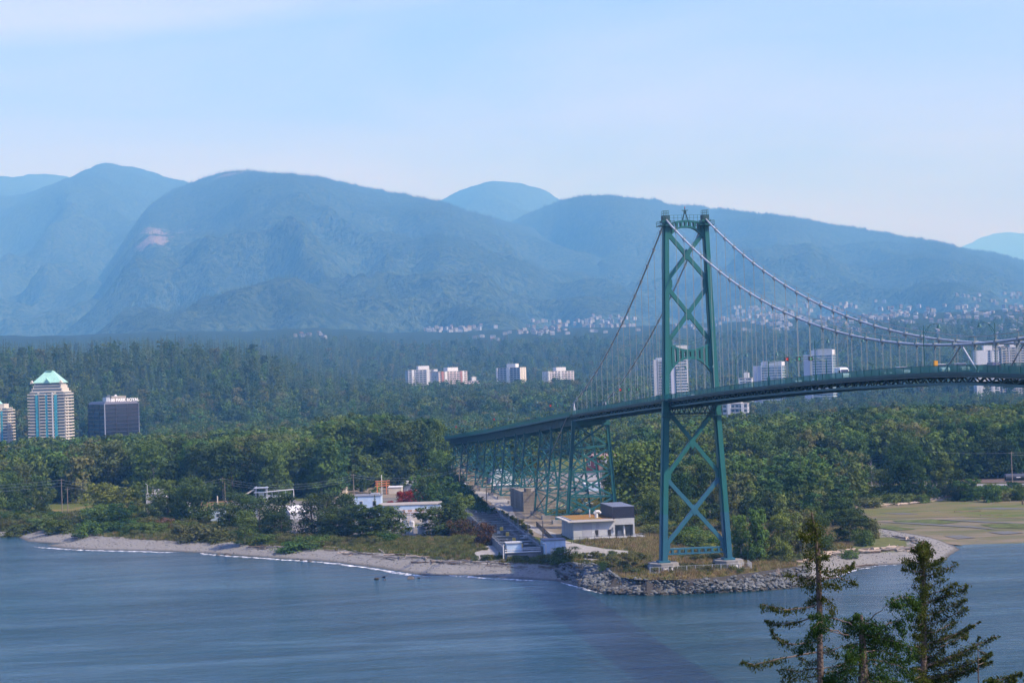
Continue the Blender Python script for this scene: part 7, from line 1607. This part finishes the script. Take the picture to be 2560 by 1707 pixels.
bad = in_px(Pg, [(560, 1250), (1120, 1236), (1160, 1290), (1130, 1345), (700, 1338), (560, 1318)]) | in_px(Pg, [(1381, 1345), (1455, 1358), (1507, 1369), (1584, 1377), (1592, 1384), (1560, 1393), (1500, 1399), (1450, 1398), (1415, 1385)]) | ((Pg[:, 0] > -19) & (Pg[:, 0] < 10) & (Pg[:, 1] > 112) & (Pg[:, 1] < 143)) | in_px(Pg, [(1100, 1158), (1180, 1160), (1300, 1240), (1420, 1300), (1400, 1352), (1330, 1340), (1235, 1292)]) | ((Pg[:, 0] > -50) & (Pg[:, 0] < -22) & (Pg[:, 1] > 62) & (Pg[:, 1] < 265)) | in_px(Pg, [(1172, 1388), (1230, 1358), (1250, 1362), (1246, 1384), (1222, 1396), (1190, 1396)])
bad |= in_px(Pg, [(1985, 1400), (2061, 1382), (2140, 1376), (2200, 1338), (2300, 1340), (2310, 1385), (2140, 1402), (2000, 1424)], 2.6)
Pg = Pg[~bad]; pxg, dg_ = pxof(Pg); zg = ground_z(Pg); dry = (pxg > 1395) & (dg_ < 760); r3 = rs.rand(len(Pg)); pick = r3 < np.where(dry, .62, .5); Pg, zg, dry = Pg[pick], zg[pick], dry[pick]; r3 = rs.rand(len(Pg))
cls = np.where(dry, np.where(r3 < .75, 1, 2), np.where(r3 < .6, 2, np.where(r3 < .9, 0, 1)))
for k in range(3):
    q_ = cls == k
    if q_.any(): scatter('long_grass', np.column_stack([Pg[q_], zg[q_]-.05, rs.uniform(.7, 1.5, q_.sum())]), (lambda me: (me.materials.append(FG[k]), me)[1])(tuft(k)), ('green', 'straw coloured', 'olive')[k]+' long grass over the shore land', 45+k)
# driftwood
LOGM = [principled('log_silver', (.20, .185, .17), .9, noise=.3, nscale=1.2, stretch=(.3, 3, 3)), principled('log_brown', (.13, .10, .08), .9, noise=.3, nscale=1.2, stretch=(.3, 3, 3)), principled('log_pale', (.36, .30, .24), .9, noise=.2, nscale=1.2, stretch=(.3, 3, 3))]
LOGS = []
for v in range(6):
    r_ = np.random.RandomState(700+v); m = MB(); P = [(x, r_.normal()*.012, r_.normal()*.01) for x in np.linspace(-.5, .5, 6)]; m.tube(P, [.5*k for k in (.055, .052, .048, .043, .037, .028)], 7)
    if v % 2: m.tube([(-.5, 0, 0), (-.53, .03, .035)], [.03, .008], 5); m.tube([(-.5, 0, 0), (-.53, -.03, .02)], [.03, .008], 5)
    if v % 3 == 0: m.tube([(.1, 0, 0), (.2, .04, .05)], [.012, .006], 5)
    LOGS.append(m.mesh('log'))
LM = {}
def log(x, y, z, L, rz_, tone, lb, grp, tilt=0.0, thick=1.0):
    v = rs.randint(6); k = (v, tone)
    if k not in LM: me = LOGS[v].copy(); me.materials.append(LOGM[tone]); LM[k] = me
    o = link('driftwood_log', LM[k], None, None, (x, y, z)); o.rotation_euler = (0, tilt, rz_); o.scale = (L, L*.9*thick, L*.9*thick); return tag(o, lb, 'driftwood log', grp)
CT = ['silver grey', 'dark brown', 'pale bleached']
def log_zone(L0, n, spread, lens, tones, where_, zoff=2.2, dirj=.5):
    P = [onz(x, y, zoff) for x, y in L0]
    for _ in range(n):
        i = rs.randint(len(P)-1); u = rs.rand(); p = P[i].lerp(P[i+1], u); d_ = P[i+1]-P[i]; nrm = Vector((-d_.y, d_.x, 0)).normalized(); p = p+nrm*rs.uniform(-spread, spread)
        tn = tones[rs.randint(len(tones))]; L = rs.uniform(*lens); a = atan2(d_.y, d_.x)+rs.normal()*dirj; z = gz(p.x, p.y)+.16+rs.rand()*.35+(.2 if zoff < 2.1 else 0)
        ln = 'long' if L > 7 else 'short' if L < 3.5 else 'middling'
        log(p.x, p.y, z, L, a, tn, f'{ln} {CT[tn]} driftwood log {where_}', 'driftwood '+where_, rs.normal()*.04, rs.uniform(.8, 1.4)*(1.5 if zoff < 2.1 else 1.15))
log_zone([(0, 1322), (88, 1325), (177, 1336), (240, 1342)], 26, 3, (2.5, 7), [0, 1, 1, 2], 'on the beach below the wooden poles')
log_zone([(240, 1343), (354, 1351), (520, 1356), (588, 1358)], 16, 2, (2.5, 7), [0, 1], 'on the beach below the olive bushes')
log_zone([(640, 1368), (754, 1371), (865, 1378)], 26, 3, (3, 9), [0, 1, 1, 2], 'on the beach below the evergreen clump')
log_zone([(865, 1379), (975, 1390), (1100, 1404)], 44, 4.5, (2.5, 9), [0, 1, 1, 2], 'on the beach below the yellow grass')
log_zone([(1100, 1403), (1165, 1406), (1260, 1411), (1390, 1418)], 60, 4, (2.5, 8), [0, 1, 1, 0], 'in the tangled heap below the basins')
log_zone([(1990, 1415), (2040, 1398), (2061, 1392), (2137, 1385)], 44, 3.0, (3, 10), [0, 2, 2, 1], 'between the foreground trees on the spit', 2.0)
log_zone([(2137, 1385), (2227, 1381), (2290, 1374)], 26, 2.5, (4, 13), [0, 2, 1], 'on the spit beach', 2.05, .25)
log_zone([(2290, 1374), (2300, 1362), (2270, 1350), (2200, 1342)], 34, 3, (3, 9), [0, 0, 2], 'round the tip of the spit', 2.05, .4)
log_zone([(2142, 1279), (2200, 1274), (2280, 1266)], 34, 3.5, (4, 12), [0, 2, 2], 'at the upper edge of the mudflat', 1.2, .25)
log_zone([(2280, 1265), (2400, 1258), (2560, 1254), (2620, 1252)], 34, 1.6, (4, 12), [0, 2, 1], 'under the far bank of the mudflat', 1.2, .15)
for (px, y, L, tn, a, lb) in ((2420, 1283, 11, 1, 0, 'long dark waterlogged log lying alone on the green mudflat'), (2480, 1291, 9, 1, -.1, 'thin dark log right of the long one on the mudflat'), (2290, 1284, 3, 1, .1, 'stub of dark log on the left of the mudflat'), (2490, 1265, 3, 1, 0, 'small black snag on the upper mudflat'), (2370, 1258, 3.5, 2, .3, 'pale chunky stump on the mudflat edge'), (2330, 1262, 14, 2, .12, 'very long straight pale log on the mudflat edge'), (2334, 1284, 5, 0, .1, 'grey root mass on the mudflat'), (862, 1382, 7, 2, .6, 'pale plank leaning against the driftwood below the grass'), (2150, 1402, 12, 1, -.02, 'long thin brown pole lying on the open spit beach')):
    p = onz(px, y, 1.4 if px > 2200 else 2.0); log(p.x, p.y, gz(p.x, p.y)+.3, L, a, tn, lb, 'single logs lying apart')
p = onz(2558, 1268, 1.3); MB().tube([(p.x, p.y, p.z-.3), (p.x-.3, p.y, p.z+3.2)], [.6, .3], 7).build('stump', LOGM[1]); o = bpy.data.objects['stump']; tag(o, 'upright dark stump standing on the mudflat at the right edge', 'stump')
# tepee of driftwood poles
p = onz(1946, 1432, 3.4); t = empty('driftwood_shelter', (p.x, p.y, gz(p.x, p.y)), 0, 'cone shaped shelter of leaning driftwood poles by the boulder bank', 'shelter')
for i in range(22): a = i*2*pi/22; MB().tube([(cos(a)*1.9, sin(a)*1.9, 0), (rs.normal()*.15, rs.normal()*.15, 2.4+rs.rand()*.5)], [.1, .06], 5).build('pole', LOGM[2 if i % 3 else 0], t)
# surf along the left beach
def surf_mat():
    m = bpy.data.materials.new('surf_foam'); m.use_nodes = True; t = m.node_tree; t.nodes.clear(); o = t.nodes.new('ShaderNodeOutputMaterial'); a = t.nodes.new('ShaderNodeBsdfTransparent'); d = t.nodes.new('ShaderNodeBsdfDiffuse'); d.inputs['Color'].default_value = (.75, .78, .80, 1); mx = t.nodes.new('ShaderNodeMixShader')
    uv = t.nodes.new('ShaderNodeUVMap'); sp_ = t.nodes.new('ShaderNodeSeparateXYZ'); t.links.new(uv.outputs[0], sp_.inputs[0]); g = t.nodes.new('ShaderNodeNewGeometry')
    n = t.nodes.new('ShaderNodeTexNoise'); n.inputs['Scale'].default_value = .55; n.inputs['Detail'].default_value = 6; n.inputs['Roughness'].default_value = .7; t.links.new(g.outputs['Position'], n.inputs['Vector'])
    edge = mathn(t, 'MULTIPLY', mathn(t, 'MULTIPLY', sp_.outputs['Y'], mathn(t, 'SUBTRACT', 1.0, sp_.outputs['Y'])), 4.0)
    f = mathn(t, 'MULTIPLY', mathn(t, 'ADD', mathn(t, 'SUBTRACT', n.outputs['Fac'], .74), mathn(t, 'MULTIPLY', edge, .32)), 6.0, clamp=True)
    t.links.new(f, mx.inputs[0]); t.links.new(a.outputs[0], mx.inputs[1]); t.links.new(d.outputs[0], mx.inputs[2]); t.links.new(mx.outputs[0], o.inputs['Surface']); return m
SFM = surf_mat()
def surf_strip(L0, w0, w1, name_label):
    P = []
    for (x0, y0), (x1, y1) in zip(L0[:-1], L0[1:]):
        for k in range(8): P.append(onz(x0+(x1-x0)*k/8, y0+(y1-y0)*k/8, .05))
    V = []; n = len(P); UV = []
    for i, p in enumerate(P):
        d_ = (P[min(i+1, n-1)]-P[max(i-1, 0)]).normalized(); nr = Vector((d_.y, -d_.x, 0)); ww = w0+(w1-w0)*rs.rand(); e = min(1, i/5, (n-1-i)/5)+.05
        V += [tuple(p-nr*.8), tuple(p+nr*ww*e)]; UV += [(i*.2, 0), (i*.2, 1)]
    F = [(2*i, 2*i+2, 2*i+3, 2*i+1) for i in range(n-1)]; me = np_mesh('surf', np.array(V), np.array(F)); ul = me.uv_layers.new(name='UVMap')
    for lp in me.loops: ul.data[lp.index].uv = UV[lp.vertex_index]
    for v in me.vertices: v.co.z = .06
    tag(link('surf', me, None, SFM), name_label, kind='stuff')
surf_strip([(84, 1366), (155, 1370), (221, 1374), (332, 1376), (420, 1379), (450, 1380)], 3.0, 5.0, 'thin white surf line along the left beach')
surf_strip([(500, 1382), (541, 1385), (616, 1390), (726, 1398), (795, 1402), (865, 1409), (947, 1420), (1030, 1434), (1068, 1441)], 3.0, 5.5, 'thin white surf line along the middle beach')
surf_strip([(1120, 1438), (1165, 1438), (1210, 1443), (1298, 1447), (1380, 1452)], 2.4, 4.5, 'white surf on the beach below the basins')
surf_strip([(1400, 1455), (1459, 1468), (1512, 1486)], 1.5, 3, 'foam at the foot of the boulders')
surf_strip([(2091, 1442), (2137, 1424), (2197, 1413), (2260, 1411)], .8, 1.8, 'faint foam along the spit beach')
# ------------------------------------------------------------------ the bluff and the trees close to the camera
gx = np.linspace(-520, 260, 60); gy = np.linspace(-900, -440, 60); A, B = np.meshgrid(gx, gy); zz = np.interp(B.ravel()+6*fbm(A.ravel()/60, B.ravel()/60, 3), [-900, -596, -582, -560, -520, -480, -452], [72, 63, 57, 40, 20, 6, -3]); n = 60
i = np.arange(59*60).reshape(59, 60)[:, :-1].ravel(); V = np.column_stack([A.ravel(), B.ravel(), zz]); o = link('bluff', np_mesh('bluff', V, np.stack([i, i+1, i+1+n, i+n], 1), True), None, principled('bluff_ground', (.06, .07, .03), .95, noise=.4, nscale=.3, bump=.5, bscale=1)); tag(o, 'steep wooded bluff under the viewpoint', kind='structure')
def bz(x, y): return float(np.interp(y, [-900, -596, -582, -560, -520, -480, -452], [72, 63, 57, 40, 20, 6, -3]))
def Z(X, Y, d, dd=0.0): return atd(1850+X/3.3127, 1250+Y/3.3127, d+dd)
NEEDLE = {'olive': foliage('cedar_spray', (.022, .038, .009), (.072, .086, .020), rnd_v=.05, trans=.25, clump=1.6, hue=.005), 'green': foliage('hemlock_spray', (.014, .038, .009), (.050, .095, .020), rnd_v=.05, trans=.25, clump=1.3, hue=.005)}
TWIG = principled('twig_bark', (.16, .125, .10), .9, noise=.3, nscale=6)
def spray(Vl, Fl, p, dir_, r, n, rs, leaf, droop=1.0):
    """flat drooping sprays round a point of a branch"""
    for _ in range(n):
        o_ = rs.normal(size=3)*r*np.array([.55, .55, .38]); o_[2] -= abs(rs.normal())*r*.42*droop
        c = p+o_; t = dir_*.35+rs.normal(size=3)*.55+np.array([0, 0, -.75*droop]); t /= np.linalg.norm(t)
        b = np.cross(t, rs.normal(size=3)); b /= np.linalg.norm(b)+1e-9; s = leaf*(.6+.9*rs.rand()); k = len(Vl)
        Vl += [tuple(c-t*s*.5), tuple(c+b*s*.24-t*s*.05), tuple(c+t*s*.62), tuple(c-b*s*.22+t*s*.1)]; Fl.append((k, k+1, k+2, k+3))
def fg_tree(name, label, d, trunk_pts, r0, branches, mat, seed, leaf=.085, dens=1.0):
    rs = np.random.RandomState(seed); base = Z(*trunk_pts[-1], d); gb = bz(base.x, base.y)
    T = [Z(x, y, d) for x, y in trunk_pts]+[Vector((base.x, base.y, (base.z+gb)/2)), Vector((base.x, base.y, gb-.5))]
    t = empty(name, (base.x, base.y, gb), 0, label, 'tree', 'trees close to the viewpoint'); inv = Vector((base.x, base.y, gb)); nT = len(T)
    rr = [r0*(.18+.82*(i/(len(trunk_pts)-1))) for i in range(len(trunk_pts))]+[r0*2.0, r0*2.6]
    MB().tube([p-inv for p in T], rr, 8).build('trunk', principled('trunk_bark', (.12, .095, .08), .9, noise=.35, nscale=5, bump=.4, bscale=12), t)
    for br in branches:
        pts_, rad = br[0], br[1]; bare = br[2] if len(br) > 2 else 0.0; dz = rs.uniform(-.9, .9)
        P = [Z(x, y, d, dz*(i/(len(pts_)-1))) - inv for i, (x, y) in enumerate(pts_)]; L = sum((P[i+1]-P[i]).length for i in range(len(P)-1)); R = rad/3.3127/FPX*d
        # resample
        Q = []
        for i in range(len(P)-1):
            for u in np.linspace(0, 1, 5)[:-1]: Q.append(P[i].lerp(P[i+1], u)+Vector(rs.normal(size=3)*.015))
        Q.append(P[-1]); thick = max(.012, .018*L**.6)
        m = MB(); m.tube(Q, [thick*(1-.75*i/(len(Q)-1)) for i in range(len(Q))], 5)
        Vl, Fl = [], []; steps = max(3, int(L/.075))
        for k in range(steps):
            u = (k+.5)/steps
            if u < bare: continue
            f = u*(len(Q)-1); a = int(f); p = Q[a].lerp(Q[min(a+1, len(Q)-1)], f-a); dr = (Q[min(a+1, len(Q)-1)]-Q[a]).normalized(); env = .55+.75*sin(pi*min(1, .15+u*.85)) if len(pts_) > 2 or L > .6 else 1
            if rs.rand() < .18: continue
            if rs.rand() < .5:
                s_ = Vector(rs.normal(size=3)*R*.9); s_.z = -abs(s_.z)*.4; m.tube([p, p+s_*.7], [thick*.3, thick*.12], 3, False); spray(Vl, Fl, np.array(p+s_*.6), np.array(dr), R*.5*env, int(16*dens), rs, leaf)
            spray(Vl, Fl, np.array(p), np.array(dr), R*env, int(26*dens), rs, leaf)
        b_ = m.build('branch', TWIG, t)
        if Fl: link('foliage', np_mesh('foliage', np.array(Vl), np.array(Fl)), b_, mat)
    return t
A_br = [([(625,878),(400,905),(300,890),(185,860)],34,.15), ([(185,862),(190,900)],26), ([(615,985),(420,1012),(300,1020),(200,985)],30,.2), ([(660,1170),(400,1195),(330,1165),(255,1060)],32,.3), ([(650,1250),(350,1310),(120,1362),(8,1335)],36,.3), ([(665,1380),(480,1420),(340,1390)],66), ([(660,1440),(520,1480),(360,1470)],70),
 ([(640,650),(500,640),(370,600)],44), ([(640,700),(560,700),(520,670)],44), ([(600,120),(612,200),(600,300)],52), ([(600,180),(560,240),(540,330)],46), ([(610,180),(650,240),(640,330)],50), ([(615,250),(530,300),(500,270)],34), ([(620,330),(660,360),(650,420)],44), ([(625,380),(560,420),(545,480)],40), ([(635,470),(560,520),(600,590)],38), ([(640,470),(700,470),(720,450)],34), ([(640,540),(720,560),(710,590)],40),
 ([(665,600),(800,582),(880,560),(940,535)],34,.1), ([(935,560),(940,510)],26), ([(665,650),(800,640),(900,660),(950,690)],48), ([(665,700),(760,690),(830,720)],42), ([(650,780),(590,830),(570,860)],42), ([(660,800),(740,820),(760,900),(770,960)],42), ([(660,950),(800,985),(960,1030)],18,.75), ([(665,1080),(800,1090),(890,1120)],14,.85), ([(670,1270),(850,1210),(950,1190)],20,.5), ([(680,1390),(830,1370),(950,1300)],26,.3), ([(665,1440),(800,1410),(930,1400)],36,.2), ([(660,1200),(760,1240),(820,1300)],44,.2), ([(660,1320),(560,1350),(500,1300)],40,.1), ([(668,1490),(760,1510),(820,1500)],60)]
fg_tree('cedar_tree', 'sparse twin-stemmed cedar with a broken top and long reaching branches, leftmost foreground tree', 58, [(592,100),(625,250),(637,420),(650,700),(658,1000),(664,1300),(668,1520)], .11, A_br, NEEDLE['olive'], 31, .065, 1.0)
tA = bpy.data.objects['cedar_tree']; iv = Vector(tA.location); MB().tube([Z(656,360,58,.12)-iv, Z(660,600,58,.12)-iv, Z(668,900,58,.08)-iv, Z(668,1100,58,0)-iv], [.02, .045, .06, .07], 7).build('second_stem', TWIG, tA)
B_br = [([(1010,1040),(930,1000),(850,985)],56), ([(1010,1060),(920,1080),(860,1090)],56), ([(1000,1010),(1080,1010),(1160,1050)],66), ([(1020,1060),(1120,1080),(1210,1120),(1290,1210)],72), ([(1040,1110),(1200,1150),(1320,1180),(1410,1210)],66), ([(1180,1040),(1290,1000),(1345,1020),(1350,1130)],52), ([(1390,1200),(1425,1260),(1400,1340)],40), ([(1040,1250),(1200,1250),(1300,1300),(1330,1330)],70), ([(1040,1320),(1200,1330),(1350,1390),(1415,1450)],72), ([(1000,1180),(930,1220),(900,1290)],52), ([(1010,1260),(940,1300),(900,1330)],44), ([(1030,1330),(900,1380),(760,1460)],56), ([(1040,1420),(1150,1470),(1280,1490)],80), ([(1000,1420),(860,1470),(700,1490)],72), ([(940,1030),(780,980),(700,965),(590,950)],50,.35), ([(900,1110),(720,1060),(640,1060),(545,1140)],54,.35), ([(560,1150),(510,1200),(490,1260)],48), ([(700,1000),(650,1010),(600,1060)],52), ([(640,1130),(600,1180),(590,1240)],44), ([(1060,1000),(1150,925),(1240,848)],8,.99), ([(1240,850),(1330,800),(1420,800)],60), ([(1230,840),(1280,840),(1330,870)],44), ([(1330,860),(1380,900),(1400,960)],54), ([(1380,800),(1450,830),(1470,900)],48), ([(1150,1090),(1100,1160),(1090,1260)],56), ([(960,970),(975,940)],22), ([(1040,1480),(1180,1510),(1330,1500)],70), ([(1100,1340),(1180,1400),(1200,1450)],60)]
fg_tree('hemlock_tree', 'bushy bright green evergreen with a snapped top and leaning dead stem, middle foreground tree', 54, [(1005,950),(1010,1010),(1015,1200),(1022,1400),(1028,1520)], .17, B_br, NEEDLE['green'], 32, .06, 2.3)
C_br = []
rsC = np.random.RandomState(5)
for (x, y, r) in ((1430,400,30),(1345,480,38),(1400,520,40),(1350,560,34),(1460,640,42),(1440,710,40),(1400,830,50),(1440,880,44),(1395,960,38),(1420,1040,40),(1450,1110,40),(1440,1200,44),(1450,1290,40),(1430,1385,46),(1455,1480,52),(1590,420,34),(1640,500,44),(1690,470,30),(1680,560,36),(1795,520,38),(1700,640,36),(1800,675,34),(1900,690,42),(1740,760,40),(1870,810,36),(1885,885,40),(1700,850,46),(1780,1000,42),(1640,940,44),(1935,1030,30),(1990,1000,14),(1900,1090,38),(1720,1110,44),(2105,1125,40),(1950,1200,54),(1850,1235,48),(1700,1230,40),(2085,1265,30),(1900,1320,36),(2090,1330,28),(1950,1385,42),(1800,1440,46),(1690,1440,52),(1640,1330,44),(1780,1510,48),(1560,1480,52)):
    s = 1 if x > 1520 else -1; dx = abs(x-1520); y0 = min(1490, y+dx*.42 if s > 0 else y+dx*.30-20); C_br.append(([(1520,y0),(1520+s*dx*.45,y0-(y0-y)*.38+10),(1520+s*dx*.8,y0-(y0-y)*.75+6),(x,y)], r, .1))
for y in np.arange(350, 470, 18): C_br.append(([(1520,y),(1520+(rsC.rand()-.5)*110,y+14)],34)); C_br.append(([(1520,y+10),(1520+(rsC.rand()-.5)*90,y+22)],34))
for y in np.arange(480, 1500, 44): C_br.append(([(1520,y),(1520+(rsC.rand()-.5)*150,y+30)],42))
fg_tree('cedar_tree', 'tall straight full-branched conifer, rightmost foreground tree over the water', 62, [(1520,328),(1520,500),(1520,800),(1522,1200),(1522,1520)], .12, C_br, NEEDLE['olive'], 33, .065, 1.0)
fg_tree('sapling', 'thin sparse sapling right of the tall foreground conifer', 57, [(1968,1150),(1972,1300),(1975,1520)], .022, [([(1972,1240),(2030,1270),(2085,1250)],16,.3), ([(1973,1320),(2030,1300)],14,.4), ([(1973,1360),(2050,1350)],12,.4), ([(1974,1420),(1920,1390)],10,.5), ([(1968,1160),(1985,1120)],12)], NEEDLE['olive'], 34, .06, .5)
fg_tree('young_cedar', 'cedar bough reaching up from the bottom right corner', 50, [(2060,1490),(2065,1520)], .03, [([(2060,1500),(2180,1470),(2260,1450),(2345,1425)],34), ([(2065,1510),(2200,1505),(2290,1490)],30), ([(2060,1495),(2110,1490)],30)], NEEDLE['olive'], 35, .08, .9)
